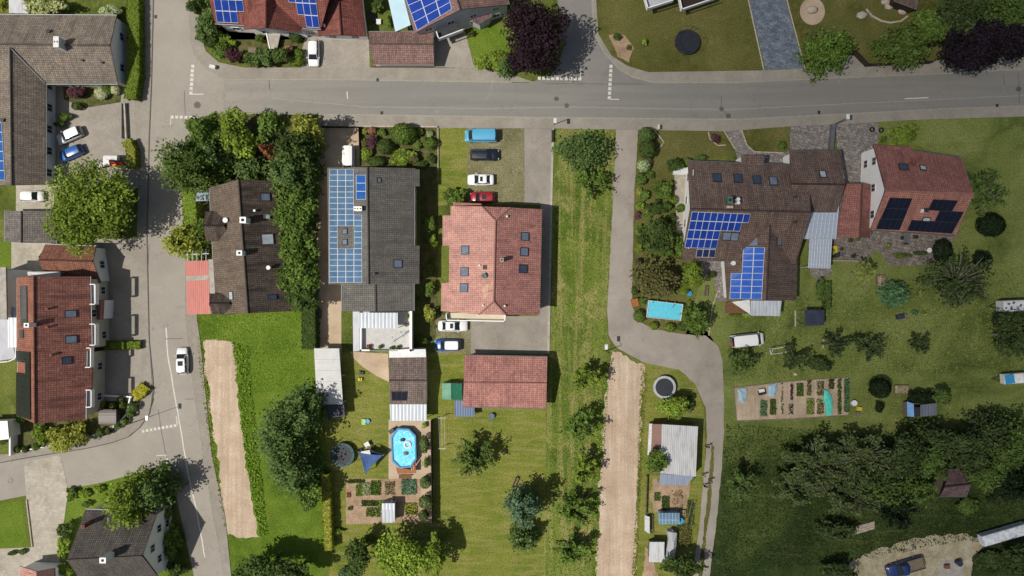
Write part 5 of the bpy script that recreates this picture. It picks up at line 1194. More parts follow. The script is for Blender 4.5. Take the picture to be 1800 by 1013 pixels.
h.slab_roof([[P(1133, 906, .5), P(1142, 909, 1.3), P(1142, 939, 1.3), P(1133, 933, .5)]], W['tin'], .05, 'sheet'); h.wall_line([(1143, 906), (1148, 906), (1148, 937), (1143, 937), (1143, 906)], 0, .4, .08, 'oldwood', 'frame')
h = House('tarpaulin_stack', 'long stack covered with pale grey tarpaulin', 'covered stack', 1181, 958)
m = MB(); pts = [(1174, 935), (1182, 932), (1190, 938), (1189, 960), (1186, 978), (1178, 988), (1170, 988), (1172, 965), (1175, 950)]
q = [P(x, y, 1.2) for x, y in pts]; ce = sum(q, Vector()) / len(q); ce.z = 1.55
for a, b in zip(q, q[1:] + q[:1]): m.face([a, b, ce.lerp(b, .35) + Vector((0, 0, .3)), ce.lerp(a, .35) + Vector((0, 0, .3))]); m.face([Vector((a.x, a.y, 0)), Vector((b.x, b.y, 0)), b, a])
m.face([ce.lerp(a, .35) + Vector((0, 0, .3)) for a in q][::-1]); h.part(m, 'tarpaulin', W['tin'])
m = MB(); m.box((P(1183, 936, 1.5).x, P(1183, 936, 1.5).y, 1.45), (1.3, .12, .1), -.2); h.part(m, 'batten', W['oldwood'])
h = House('plum_shed', 'plum brown tiled shed half hidden in the thicket', 'shed', 1682, 850)
h.gable((1667, 826), (1700, 826), (1700, 873), (1652, 873), (1661, 856), (1707, 851), 2.3, 3.9, T['purple'], W['oldwood'], .2, .2)
# western carports etc.
h = House('long_carport', 'long milky plastic roofed carport beside the beige drive', 'carport', 578, 662)
h.flat([(552, 613), (596, 613), (603, 711), (557, 711)], 2.6, .06, GL['awning'], 'roof', edge=W['whitemetal']); h.posts([(554, 615), (594, 615), (556, 662), (599, 662), (558, 709), (601, 709)], 2.55)
m = MB()
for i in range(6): m.bar(P(552 + i, 613 + i * 19.5, 2.64), P(596 + i * 1.3, 613 + i * 19.5, 2.64), .03)
h.part(m, 'rafter', W['whitemetal'])
h = House('dark_lean_to', 'dark grey lean to roof below the milky carport', 'lean-to', 590, 722)
h.flat([(574, 712), (604, 711), (606, 732), (576, 735)], 2.0, .1, W['navy'], 'roof', wall=W['oldwood'])
h = House('curved_shed', 'small grey garden shed with curved ribbed roof', 'shed', 189, 733)
m = MB(); n = 8
for i in range(n):
    a0, a1 = math.pi * (.12 + .76 * i / n), math.pi * (.12 + .76 * (i + 1) / n)
    y0, y1 = 733 - 13 * math.cos(a0) / math.cos(.377), 733 - 13 * math.cos(a1) / math.cos(.377)
    m.slab([P(173, y0, 1.7 + .5 * math.sin(a0)), P(204, y0, 1.7 + .5 * math.sin(a0)), P(204, y1, 1.7 + .5 * math.sin(a1)), P(173, y1, 1.7 + .5 * math.sin(a1))], .05)
h.part(m, 'roof', m_ribbed('grey_ribbed_roof', A(132, 124, 118), A(108, 102, 98), .25, ax=1)); h.wall_line([(175, 722), (202, 722), (202, 744), (175, 744), (175, 722)], 0, 1.75, .08, 'oldwood', 'wall')
h = House('blue_tarp_shelter', 'shelter with blue tarpaulin end and dark sheet roof in the meadow', 'shelter', 1620, 720)
h.slab_roof([[P(1594, 706, 1.9), P(1606, 710, 2.2), P(1607, 733, 2.2), P(1595, 732, 1.9)]], m_plain('blue_tarpaulin', A(86, 124, 164, 2.2), A(70, 104, 146, 2.2), 2, .6), .04, 'tarpaulin')
h.slab_roof([[P(1607, 716, 2.0), P(1618, 716, 2.0), P(1618, 732, 1.9), P(1607, 733, 1.9)]], W['dark'], .05, 'dark_sheet'); h.slab_roof([[P(1618, 712, 2.1), P(1646, 709, 2.1), P(1646, 730, 1.8), P(1618, 733, 1.8)]], m_ribbed('grey_blue_sheet', A(82, 86, 96, 2.4), A(58, 60, 68, 2.4), .5), .05, 'sheet_roof')
h.wall_line([(1597, 709), (1644, 712), (1644, 729), (1597, 731), (1597, 709)], 0, 1.7, .08, 'oldwood', 'wall')
h = House('navy_shelter', 'garden shelter with dark navy sheet roof', 'shelter', 1431, 558)
h.flat([(1415, 545), (1438, 545), (1438, 572), (1415, 573)], 2.2, .06, W['navy'], 'roof', edge=W['oldwood']); h.flat([(1438.5, 545), (1449, 545), (1449, 572), (1438.5, 572)], 2.18, .06, W['navy'], 'roof_flap', edge=W['oldwood']); h.posts([(1416, 547), (1448, 547), (1416, 571), (1448, 571)], 2.15, mat='oldwood')
# ================================================================== VEHICLES
PW = paint('white', (.8, .8, .79)); PL = paint('light_blue', A(92, 178, 218)); PD = paint('midnight', (.012, .016, .028)); PR = paint('red', A(168, 32, 44)); PB = paint('blue', A(36, 100, 178)); PS = paint('silver', A(206, 208, 212)); PN = paint('navy', A(30, 44, 84, 2.0))
car(551, 93, -90, 4.2, 1.78, 'hatch', PW, 'white hatchback parked on the drive of the red garage')
car(320, 635, 92, 4.25, 1.8, 'hatch', PW, 'white hatchback driving on the west street beside the tilled strip', sun=True, name='moving_car', group=None)
car(121, 238, 203, 4.2, 1.8, 'estate', PS, 'silver grey car with bright white roof in the bungalow courtyard', PW)
car(124, 269, 203, 4.0, 1.75, 'hatch', PB, 'blue hatchback parked under the tree edge in the courtyard')
car(56, 345, 0, 3.6, 1.7, 'hatch', PW, 'white car half hidden by the big tree near the grey shed')
car(613, 281, -90, 4.4, 1.8, 'van', PW, 'small white van on the beige drive tight against the solar house', name='parked_van', cat='van')
car(845, 239, 180, 5.1, 1.98, 'van', PL, 'light blue panel van in the uppermost parking bay', name='parked_van', cat='van')
car(852, 272, 0, 4.6, 1.85, 'estate', PD, 'black estate car with roof rails in the grass grid bay', rails=True)
car(845, 316, 180, 4.2, 1.78, 'sedan', PW, 'white saloon with dark sunroof parked above the red car', sun=True)
car(848, 347, 180, 4.0, 1.75, 'hatch', PR, 'red hatchback with dark sunroof beside the salmon house', sun=True)
car(796, 573, 0, 4.7, 1.8, 'sedan', PW, 'long white saloon with sunroof parked below the balcony', sun=True)
car(787, 607, 180, 4.2, 1.8, 'hatch', PB, 'blue hatchback with white roof behind the salmon house', PW)
cv = car(1314, 598, 6, 5.3, 2.0, 'van', PW, 'white camper van with loaded bicycle rack parked on the meadow', name='camper_van', cat='van', group=None)
m = MB(); m.box((-2.75, 0, 1.0), (.25, 1.6, .08)); m.bar((-2.8, -.7, 1.0), (-2.8, -.7, 1.7), .03); m.bar((-2.8, .7, 1.0), (-2.8, .7, 1.7), .03); m.bar((-2.8, -.7, 1.7), (-2.8, .7, 1.7), .03); m.build('bicycle_rack', W['steel'], cv)
for y, mt in ((-.4, 'redp'), (.35, 'dark')):
    m = MB(); m.box((-2.7, y, 1.35), (.18, .7, .6)); m.build('rack_bag', W[mt], cv)
car(1592, 998, 197, 6.0, 2.1, 'pickup', PN, 'dark blue pickup with wooden cargo bed in the dirt yard', name='pickup_truck', cat='pickup', group=None)

def trailer(px, py, ang, L, Wd, Hh, mat, label, name='box_trailer', cat='trailer', tarp=None, curved=.25, marks=False):
    p = P(px, py, Hh); o = thing(name, label, cat, (p.x, p.y, 0), None, R(ang)); m = MB(); n = 7; secs = []
    for x, k in ((-.5, .94), (-.47, 1), (.47, 1), (.5, .94)):
        s_ = [(x * L, -Wd / 2 * k, .5), (x * L, -Wd / 2 * k, Hh - curved)]
        s_ += [(x * L, Wd / 2 * k * -math.cos(math.pi * i / 8), Hh - curved + curved * k * math.sin(math.pi * i / 8)) for i in range(1, 8)]
        s_ += [(x * L, Wd / 2 * k, Hh - curved), (x * L, Wd / 2 * k, .5)]; secs.append(s_)
    k = len(secs[0]); vs = [v_ for s_ in secs for v_ in s_]
    m.mesh(vs, [(i * k + j, (i + 1) * k + j, (i + 1) * k + (j + 1) % k, i * k + (j + 1) % k) for i in range(3) for j in range(k)]); m.mesh(secs[0], [tuple(range(k))]); m.mesh(secs[-1], [tuple(range(k))[::-1]])
    m.build('body', mat, o)
    m = MB(); m.bar((-L / 2 - 1.1, 0, .5), (-L / 2 + .3, -.5, .5), .05); m.bar((-L / 2 - 1.1, 0, .5), (-L / 2 + .3, .5, .5), .05); m.bar((-L / 2 - 1.1, 0, 0), (-L / 2 - 1.1, 0, .6), .04); m.build('drawbar', W['dark'], o)
    for sy in (-1, 1):
        m = MB(); m.bar((0, sy * (Wd / 2 - .2), .32), (0, sy * (Wd / 2 + .02), .32), .32, .32, 16); m.build('wheel', W['black'], o)
    if tarp:
        m = MB(); m.box((-L * .3, 0, Hh + .02), (L * .38, Wd * .9, .04), .1); m.build('tarpaulin', W[tarp], o)
    if marks:
        for i in range(5):
            m = MB(); m.box((random.uniform(-.4, .4) * L, random.uniform(-.3, .3) * Wd, Hh - .02), (.4, .3, .08), random.random()); m.build('roof_hatch', W['steel'], o)
    return o
trailer(1787, 538, 2, 4.0, 1.75, 2.3, W['whitemetal'], 'white caravan with roof hatches at the meadow edge', 'caravan', 'caravan', marks=True)
trailer(1788, 666, 4, 3.9, 1.6, 1.6, m_plain('dusty_white', A(206, 206, 200, 1.8), A(176, 176, 172, 1.8), 2), 'dusty white trailer with torn blue cover in the meadow', 'covered_trailer', 'trailer', 'skyblue')
trailer(1770, 942, 16, 7.4, 1.7, 1.9, m_plain('weathered_white', A(190, 194, 196, 1.9), A(150, 154, 158, 1.9), 2), 'long weathered white trailer beside the dirt yard', 'long_trailer', 'trailer')
# flag corner in the courtyard
o = trailer(193, 281, 0, 2.2, 1.5, 1.4, W['whitefab'], 'small white covered trailer by the clipped courtyard hedge', 'box_trailer', 'trailer')
p = P(206, 287, 1.5); o = thing('flag', 'black red gold flag on a slanting pole beside the white trailer', 'flag', (p.x, p.y, 0)); b = Vector((p.x, p.y, 0)); m = MB(); m.bar(b + Vector((-1.6, .6, 0)), b + Vector((-1.2, .5, 2.6)), .03); m.build('pole', W['whitemetal'], o)
for i, c_ in enumerate(((.01, .01, .011), A(200, 30, 30), A(240, 190, 40))):
    m = MB(); n = 8
    for k in range(n):
        w0, w1 = .12 * math.sin(k * .9), .12 * math.sin((k + 1) * .9); x0, x1 = -1.2 + k * .27, -1.2 + (k + 1) * .27
        m.slab([b + Vector((x0, .45 - i * .33 + w0, 1.75 - i * .12 - w0)), b + Vector((x1, .4 - i * .33 + w1 - .05 * k / n, 1.7 - i * .12 - w1)), b + Vector((x1, .07 - i * .33 + w1, 1.6 - i * .12 - w1)), b + Vector((x0, .12 - i * .33 + w0, 1.64 - i * .12 - w0))], .012)
    m.build('stripe', m_plain('flag_' + ('black', 'red', 'gold')[i], c_, None, 2, .8), o)
p = P(178, 291, .7); o = thing('garden_table', 'white garden table with white chairs near the flag', 'table', (p.x, p.y, 0)); m = MB(); m.box((p.x, p.y, .72), (1.0, .7, .05)); m.build('table_top', W['whitefab'], o)
for dx in (-.4, .4):
    for dy in (-.25, .25): m = MB(); m.bar((p.x + dx, p.y + dy, 0), (p.x + dx, p.y + dy, .7), .03); m.build('leg', W['whitefab'], o)

# ================================================================== GARDEN THINGS
def trampoline(px, py, r, pad, mat, label, h=.85, net=True):
    c = P(px, py, h); r = r / S * (H - h) / H; o = thing('trampoline', label, 'trampoline', (c.x, c.y, 0), 'garden trampolines'); x, y = c.x, c.y
    m = MB(); m.disc((x, y, h - .03), r * .8, .03, 40); m.build('jumping_mat', mat, o)
    m = MB(); m.ring((x, y), r * .79, r, h - .01, h + .05, 40); m.build('padding', pad, o)
    for k in range(6):
        a = k * math.pi / 3 + .3; q = Vector((x + math.cos(a) * r * .97, y + math.sin(a) * r * .97, 0))
        m = MB(); m.bar(q, q + Vector((0, 0, h)), .04); m.build('leg', W['steel'], o)
        if net: m = MB(); m.bar(q + Vector((0, 0, h)), q + Vector((0, 0, h + 1.6)), .035); m.build('net_pole', W['dark'], o)
    if net: m = MB(); m.ring((x, y), r * .985, r * .995, h + 1.55, h + 1.62, 40); m.build('net_hoop', W['dark'], o)
trampoline(1208, 74, 22, W['dark'] if 0 else m_plain('black_padding', (.014, .015, .02), (.02, .022, .028), 2), m_plain('black_mat', (.012, .014, .022), (.018, .02, .03), 1), 'all black trampoline on the olive lawn')
trampoline(602, 800, 21, W['teal'], W['mesh'], 'trampoline with teal padding at the lush hedge end')
trampoline(1168, 681, 20, m_plain('grey_white_padding', A(196, 200, 200), A(170, 174, 176), 2), m_plain('anthracite_mat', A(50, 54, 62), A(42, 46, 52), 1), 'trampoline with white padding inside the alley bend', net=False)
# pools
def pool(name, label, ring, h, wall, rim, water, px, py, rimw=.16):
    o = thing(name, label, 'pool', P(px, py, 0)); q = [P(x, y, h) for x, y in ring]; c = sum(q, Vector()) / len(q); n = len(q); m = MB()
    inn = [p + (c - p).normalized() * rimw for p in q]
    for i in range(n):
        a, b = q[i], q[(i + 1) % n]; m.face([Vector((a.x, a.y, 0)), Vector((b.x, b.y, 0)), b, a])
        a2, b2 = inn[i], inn[(i + 1) % n]; m.face([a2, b2, Vector((b2.x, b2.y, h - .3)), Vector((a2.x, a2.y, h - .3))])
    m.build('wall', wall, o); m = MB()
    for i in range(n): m.slab([q[i] + Vector((0, 0, .03)), q[(i + 1) % n] + Vector((0, 0, .03)), inn[(i + 1) % n] + Vector((0, 0, .03)), inn[i] + Vector((0, 0, .03))], .05)
    m.build('rim', rim, o); m = MB(); m.slab([p - Vector((0, 0, .14)) for p in inn], .1); m.build('water_surface', water, o)
    return o
PR1 = m_plain('blue_pool_wall', A(74, 150, 200), A(60, 130, 182), 2, .5)
o = pool('swimming_pool', 'oval above ground pool with bright rippled water and wooden deck', [(698, 753), (719, 754), (731, 766), (732, 808), (722, 822), (703, 824), (689, 811), (687, 768)], 1.2, PR1, PR1, WT['oval'], 709, 788, .3)
m = MB(); m.slab([P(696, 822, 1.15), P(722, 826, 1.15), P(731, 812, 1.15), P(731, 832, 1.15), P(699, 833, 1.15)], .08); m.build('deck', W['deck'], o)
m = MB()
for k in range(3): m.slab([P(701, 834 + k * 2.5, .9 - k * .3), P(722, 834 + k * 2.5, .9 - k * .3), P(722, 836.5 + k * 2.5, .9 - k * .3), P(701, 836.5 + k * 2.5, .9 - k * .3)], .06)
m.build('step', W['wood'], o)
for x in (724, 728): m = MB(); m.bar(P(x, 828, 1.2), P(x, 828, 2.0), .03); m.bar(P(x, 828, 2.0), P(x - 2, 820, 1.9), .03); m.build('handrail', W['whitemetal'], o)
m = MB(); c = P(716, 782, 1.1); m.ring((c.x, c.y), .35, .62, 1.06, 1.24, 24); tag(m.build('swim_ring', W['whitefab']), 'pale swim ring floating in the oval pool', 'swim ring')
for x, y, mt, d in ((708, 773, 'navy', 'dark blue'), (714, 797, 'rust', 'reddish')):
    m = MB(); c = P(x, y, 1.1); m.blob((c.x, c.y, 1.12), (.42, .28, .12), 12, 6, 0, .15); tag(m.build('pool_toy', W[mt]), d + ' inflatable toy floating in the oval pool', 'pool toy')
p = P(690, 756, 0); m = MB(); m.box((p.x, p.y, .9), (.9, .7, .08), .6); m.box((p.x, p.y, .45), (.6, .4, .85), .6); tag(m.build('filter_box', W['dark']), 'dark filter box at the corner of the oval pool', 'filter box')
o = pool('frame_pool', 'rectangular frame pool with still turquoise water', [(1140, 528), (1201, 535), (1197, 564), (1136, 558)], 1.2, m_plain('grey_blue_liner', A(160, 184, 200), None, 2, .5), W['whitemetal'], WT['rect'], 1168, 546, .14)
for x, y in ((1150, 560), (1160, 561.5), (1172, 563), (1184, 564.5), (1156, 528), (1172, 530), (1187, 532)):
    m = MB(); m.bar(P(x, y, 1.15), P(x, y + (2.5 if y > 545 else -2.5), 0), .04); m.build('strut', W['whitemetal'], o)
for x, y in ((1147, 533), (1182, 541)): m = MB(); m.bar(P(x, y, 1.3), P(x + 4, y - 6, 1.5), .03); m.build('ladder_rail', W['dark'], o)
# shade sail corner
p = P(650, 806, 0); o = thing('shade_sail', 'blue triangular shade sail stretched between three poles', 'shade sail', p)
def sail(a, b, c_, nm, mat):
    m = MB(); a, b, c_ = (P(*q) for q in (a, b, c_)); ce = (a + b + c_) / 3; n = 8; g = {}
    for i in range(n + 1):
        for j in range(n + 1 - i):
            u, v_ = i / n, j / n; w_ = 1 - u - v_; q = a * w_ + b * u + c_ * v_; s_ = 27 * u * v_ * w_; ed = u * v_ + v_ * w_ + w_ * u
            q = q + (ce - q) * (.5 * ed * (1 - s_)) - Vector((0, 0, .25 * s_)); g[i, j] = q
    for i in range(n):
        for j in range(n - i):
            m.face([g[i, j], g[i + 1, j], g[i, j + 1]], smooth=True)
            if j < n - i - 1: m.face([g[i + 1, j], g[i + 1, j + 1], g[i, j + 1]], smooth=True)
    m.build(nm, mat, o)
sail((630, 795, 2.7), (674, 800, 2.1), (641, 834, 2.3), 'sail_cloth', W['bluefab'])
for x, y, z in ((630, 795, 2.8), (674, 800, 2.2), (641, 834, 2.4)): m = MB(); q = P(x, y, z); m.bar((q.x, q.y, 0), q, .05); m.build('pole', W['steel'], o)
p = P(661, 795, 0); o = thing('shade_sail', 'dark slate shade cloth behind the blue sail', 'shade sail', p); sail((650, 790, 2.0), (673, 799, 1.9), (652, 803, 2.0), 'sail_cloth', W['navy'])
for x, y, z in ((650, 790, 2.1), (652, 803, 2.05)): m = MB(); q = P(x, y, z); m.bar((q.x, q.y, 0), q, .04); m.build('pole', W['steel'], o)
def table(px, py, w, d, h, mat, label, rz=0.0, name='garden_table', legm=None):
    p = P(px, py, h); o = thing(name, label, 'table', (p.x, p.y, 0)); m = MB(); m.box((p.x, p.y, h - .025), (w, d, .05), rz); m.build('table_top', W[mat], o); c_, s_ = math.cos(rz), math.sin(rz)
    for sx in (-1, 1):
        for sy in (-1, 1):
            dx, dy = sx * w * .42, sy * d * .42; m = MB(); x, y = p.x + dx * c_ - dy * s_, p.y + dx * s_ + dy * c_; m.bar((x, y, 0), (x, y, h - .04), .03); m.build('leg', W[legm or mat], o)
def chair(px, py, mat, label, rz=0.0, group=None, z=0.0):
    p = P(px, py, .45 + z); o = thing('garden_chair', label, 'chair', (p.x, p.y, z), group); c_, s_ = math.cos(rz), math.sin(rz); T_ = lambda x, y: (p.x + x * c_ - y * s_, p.y + x * s_ + y * c_)
    m = MB(); m.box((*T_(0, 0), .44 + z), (.48, .48, .05), rz); m.build('seat', W[mat], o); m = MB(); m.box((*T_(-.23, 0), .72 + z), (.05, .46, .5), rz); m.build('backrest', W[mat], o)
    for sx in (-.2, .2):
        for sy in (-.2, .2): m = MB(); m.bar((*T_(sx, sy), z), (*T_(sx, sy), .43 + z), .02); m.build('leg', W['steel'], o)
table(645, 782, .8, .8, .72, 'whitefab', 'white square table above the blue shade sail', .5)
table(643, 797, 1.5, .8, .74, 'whitefab', 'white camping table half under the blue shade sail', .2)
chair(633, 792, 'navy', 'dark chair beside the camping table', .3, 'chairs by the shade sail'); chair(655, 787, 'dark', 'dark grey chair above the slate cloth', 1.8, 'chairs by the shade sail'); chair(660, 811, 'whitefab', 'pale chair at the lower edge of the blue sail', 4.0, 'chairs by the shade sail')
def pot(px, py, r, leaf, label, z=0.0, hh=.5, mat='rust'):
    rr = r / S; p = P(px, py, .6 + z); o = thing('potted_plant', label, 'potted plant', (p.x, p.y, z), 'potted plants')
    m = MB(); m.bar((p.x, p.y, z), (p.x, p.y, z + .35), rr * .5, rr * .62, 14); m.build('pot', W[mat], o)
    rg = np.random.default_rng(int(px + py)); d = unit(rg, 130); d[:, 2] = np.abs(d[:, 2]); c_ = d * rr * rg.uniform(.5, 1.0, 130)[:, None] + np.array([p.x, p.y, z + .4]); leaves_obj('plant', c_, d + unit(rg, 130) * .5, .11, rg.random(130), LF[leaf], o, tuple(ORG[o.name]))
for x, y, r, lf, d, z in ((648, 610, 5, 'rust', 'reddish potted plant in the terrace corner', 2.8), (668, 610, 4, 'mid', 'green potted plant at the terrace railing', 2.8), (700, 611, 4, 'dark', 'dark potted plant at the terrace railing', 2.8), (716, 556, 5, 'bright', 'leafy potted plant under the terrace wall', 2.8), (714, 571, 4, 'brownish', 'brownish potted plant beside the canopy edge', 2.8), (688, 612, 4, 'brownish', 'drooping potted plant mid terrace railing', 2.8),
        (1465, 441, 4, 'shadeyellow', 'yellow flowering pot on the slate terrace', 0), (1480, 438, 3, 'shade', 'small dark pot on the slate terrace', 0), (1496, 423, 4, 'shade', 'green pot beside the rust garage wall', 0), (1509, 420, 4, 'shadelight', 'second pot at the rust garage corner', 0), (1562, 432, 6, 'shadeyellow', 'round yellow green pot on the terrace edge', 0), (735, 60, 3, 'mid', 'little pot beside the solar house wall', 0)):
    pot(x, y, r, lf, d, z)
p = P(698, 593, 3.8); o = thing('drying_rack', 'white clothes drying rack unfolded on the roof terrace', 'drying rack', (p.x, p.y, 2.8)); a = math.atan2(18, 30)
for k in (-1, 0, 1):
    m = MB(); d = Vector((math.cos(a), math.sin(a), 0)); q = Vector((-d.y, d.x, 0)); c_ = Vector((p.x, p.y, 3.75)) + q * k * .12; m.bar(c_ - d * 1.4, c_ + d * 1.4, .045); m.build('rail', W['whitemetal'], o)
for s_ in (-.8, .8):
    m = MB(); c_ = Vector((p.x, p.y, 2.8)) + d * s_; m.bar(c_ - q * .6, c_ + q * .5 + Vector((0, 0, .95)), .02); m.bar(c_ + q * .6, c_ - q * .5 + Vector((0, 0, .95)), .02); m.build('folding_leg', W['steel'], o)
# clothes line on the lawn
p = P(776, 762, 0); o = thing('washing_line', 'washing line with two white T posts on the lawn', 'washing line', p)
for y, x0, x1 in ((735, 769, 784), (789, 771, 784)):
    m = MB(); c_ = P((x0 + x1) / 2, y, 1.9); m.bar((c_.x, c_.y, 0), c_, .05); m.bar(P(x0, y, 1.9), P(x1, y, 1.9), .045); m.build('post', W['whitemetal'], o)
for k in range(3): m = MB(); m.bar(P(771 + k * 5, 735, 1.9), P(773 + k * 4.5, 789, 1.9), .012); m.build('line', W['whitemetal'], o)
# goal
o = thing('football_goal', 'small white football goal frame on the meadow', 'goal', P(1366, 616, 0)); A1, A2 = P(1353, 612, 0), P(1379, 608, 0); up = Vector((0, 0, 1.5)); B1, B2 = P(1355, 623, 0), P(1381, 620, 0)
for a, b in ((A1, A1 + up), (A2, A2 + up), (A1 + up, A2 + up), (A1, B1), (A2, B2), (B1, B2), (A1 + up, B1), (A2 + up, B2)): m = MB(); m.bar(a, b, .06); m.build('goal_bar', W['whitemetal'], o)
# street lamps
def lamp(bx, by, hx, hy, h, label):
    b = P(bx, by, 0); t = P(hx, hy, h); o = thing('street_lamp', label, 'street lamp', b, 'street lamps'); q = Vector((b.x, b.y, h - .15))
    m = MB(); m.bar(b, q, .08, .05, 10); m.build('pole', W['dark'], o); m = MB(); m.bar(q, t, .035); m.build('arm', W['dark'], o)
    m = MB(); m.box((t.x, t.y, t.z), (.5, .85, .12), 0, 0, .8); m.build('lamp_head', W['whitemetal'], o)
lamp(1467, 219, 1491, 205, 4.6, 'street lamp on long arm above the low concrete wall'); lamp(974, 219, 976, 212, 4.2, 'street lamp at the corner of the parking court'); lamp(1065, 617, 1066, 610, 4.4, 'street lamp standing where alley meets tilled field'); lamp(240, 741, 258, 735, 4.8, 'dark street lamp by the round topiary row')
# fences and walls
def fence(line, h, mat, label, name='fence', post=2.2, cat=None, w=.05, z0=.05):
    p = P(*line[0], 0); o = thing(name, label, cat or name.replace('_', ' '), p); m = MB(); posts = {}
    for a, b in zip(line, line[1:]):
        a, b = P(*a, h), P(*b, h); d = b - a; L = d.length; n = max(1, int(L / post)); rz = math.atan2(d.y, d.x)
        for k in range(7): m.box(((a.x + b.x) / 2, (a.y + b.y) / 2, z0 + (k + .5) * (h - z0) / 7), (L, w, (h - z0) / 7 * .86), rz)
        for k in range(n + 1): q = a + d * k / n; posts[round(q.x, 1), round(q.y, 1)] = (q, rz)
    m.build('board_panel', W[mat], o); 
    for q, rz in posts.values(): mp = MB(); mp.box((q.x, q.y, h / 2 + .03), (.11, .11, h + .06), rz); mp.build('post', W[mat], o)
fence([(1505, 88), (1529, 112), (1580, 110), (1642, 107)], 1.6, 'darkwood', 'dark board fence bent round the corner lawn')
fence([(757, 742), (759, 922)], 2.0, 'darkwood', 'tall dark board fence along the oval pool garden')
fence([(213, 182), (213, 242)], .8, 'concrete', 'low pale rail fence of the bungalow courtyard', post=1.5)
fence([(970, 228), (970, 248)], 1.1, 'oldwood', 'short weathered fence at the meadow strip corner')
fence([(560, 222), (628, 223)], 1.0, 'darkwood', 'low dark gate across the beige drive', 'drive_gate', cat='gate')
fence([(630, 223), (631, 256)], 1.2, 'darkwood', 'short dark fence between drive and shrub bed')
fence([(1138, 838), (1136, 905)], .8, 'oldwood', 'low wooden fence at the allotment edge', post=1.2, w=.02)
def lowwall(line, h, w, mat, label, name='garden_wall'):
    m = MB()
    for a, b in zip(line, line[1:]):
        a, b = P(*a, h), P(*b, h); d = b - a; m.box(((a.x + b.x) / 2, (a.y + b.y) / 2, h / 2), (d.length + w * .9, w, h), math.atan2(d.y, d.x))
    tag(m.build(name, W[mat] if mat in W else G[mat]), label, 'wall')
lowwall([(1466, 221), (1462, 266)], .9, .55, 'steel', 'low grey concrete wall between two drives')
lowwall([(630, 222), (768, 223)], .5, .2, 'stone', 'low stone wall edging the shrub bed')
lowwall([(218, 182), (221, 243)], .6, .25, 'concrete', 'low concrete wall beside the rail fence')
lowwall([(655, 116), (760, 116)], .5, .2, 'brick', 'low brick wall below the mauve garage')
lowwall([(1444, 458), (1518, 459)], .4, .15, 'stone', 'low wall edging the slate terrace')
lowwall([(770, 226), (770, 300)], .3, .12, 'concrete', 'thin edging wall beside the mown strip')
lowwall([(166, 695), (230, 698)], .5, .2, 'white', 'white low wall behind the round shrubs'); lowwall([(228, 700), (222, 728), (210, 742), (190, 758)], .5, .2, 'white', 'white low wall curving with the pavement')
lowwall([(25, 795), (78, 786), (90, 780)], .5, .18, 'white', 'white low wall by the side street')
lowwall([(46, 880), (56, 962)], .25, .15, 'stone', 'stone edging beside the bright small lawn')
# kitchen garden
o = House('polytunnel', 'small translucent roofed greenhouse in the kitchen garden', 'greenhouse', 683, 901); o.slab_roof([[P(671, 885, 2.2), P(694, 885, 2.2), P(694, 896, 2.3), P(671, 896, 2.3)], [P(671, 896, 2.28), P(694, 896, 2.28), P(694, 919, 1.9), P(672, 919, 1.9)]], W['polyc'], .04); o.posts([(672, 886), (693, 886), (673, 917), (693, 917)], 1.9)
o.wall_line([(672, 886), (693, 886), (693, 918), (672, 918), (672, 886)], 0, 1.85, .04, GL['clear'], 'glazed_wall')
def crop(poly, n, leaf, label, size=.14, z=.3, name='vegetable_bed'): scatter(name, poly, int(n * 1.5), size, leaf, label, z, kind='thing', cat='vegetable bed')
B4 = lambda x0, y0, x1, y1: [(x0, y0), (x1, y0), (x1, y1), (x0, y1)]
for b, n, lf, d in ((B4(611, 843, 640, 849), 240, 'dark', 'dark herb row along the upper garden edge'), (B4(626, 852, 636, 871), 260, 'bright', 'bright lettuce block in the kitchen garden'), (B4(637, 848, 649, 871), 180, 'pale', 'sparse pale crop beside the lettuce block'), (B4(651, 845, 669, 870), 420, 'mid', 'leafy green crop in the upper garden row'), (B4(677, 846, 694, 870), 130, 'brownish', 'thin dry rows in the upper garden row'), (B4(706, 842, 732, 869), 560, 'cabbage', 'blue green cabbage bed in the kitchen garden'), (B4(636, 880, 664, 889), 300, 'dark', 'dark leafy row above the little greenhouse'), (B4(644, 893, 668, 908), 240, 'mid', 'patchy crop beside the little greenhouse'), (B4(664, 880, 675, 896), 160, 'bright', 'tall bean row at the little greenhouse'), (B4(712, 884, 733, 904), 420, 'yellow', 'square grassy bed with box edging'), (B4(610, 866, 616, 874), 50, 'rust', 'reddish plants on the west garden path'), (B4(612, 890, 620, 896), 40, 'dark', 'small dark plant on the west garden path')): crop(b, n, lf, d)
for b, n, lf, d in ((B4(1336, 704, 1347, 732), 260, 'shadepale', 'pale crop block below the black box'), (B4(1353, 702, 1363, 729), 360, 'shadelight', 'dense green carrot bed in the patch'), (B4(1400, 674, 1411, 696), 280, 'shadelight', 'leafy square bed in the upper patch'), (B4(1417, 701, 1430, 728), 320, 'shadeyellow', 'yellow green bed in the lower patch'), (B4(1389, 675, 1393, 703), 90, 'plum', 'purple lettuce row in the patch'), (B4(1372, 673, 1376, 728), 46, 'shade', 'single file of young plants in the patch'), (B4(1418, 668, 1425, 695), 110, 'brownish', 'brown seedling rows in the upper patch'), (B4(1435, 670, 1447, 695), 130, 'brownish', 'wide brown seedling field beside the net'), (B4(1435, 700, 1447, 728), 120, 'brownish', 'lower seedling rows beside the net'), (B4(1472, 666, 1478, 728), 330, 'shadelight', 'tall green vine row at the patch end'), (B4(1483, 666, 1492, 724), 480, 'shadepale', 'broad bean row closing the patch'), (B4(1456, 666, 1466, 684), 120, 'shade', 'dark courgette plants near the net'), (B4(1385, 710, 1393, 728), 40, 'shadedark', 'few dark plants in the lower patch')): crop(b, n, lf, d)
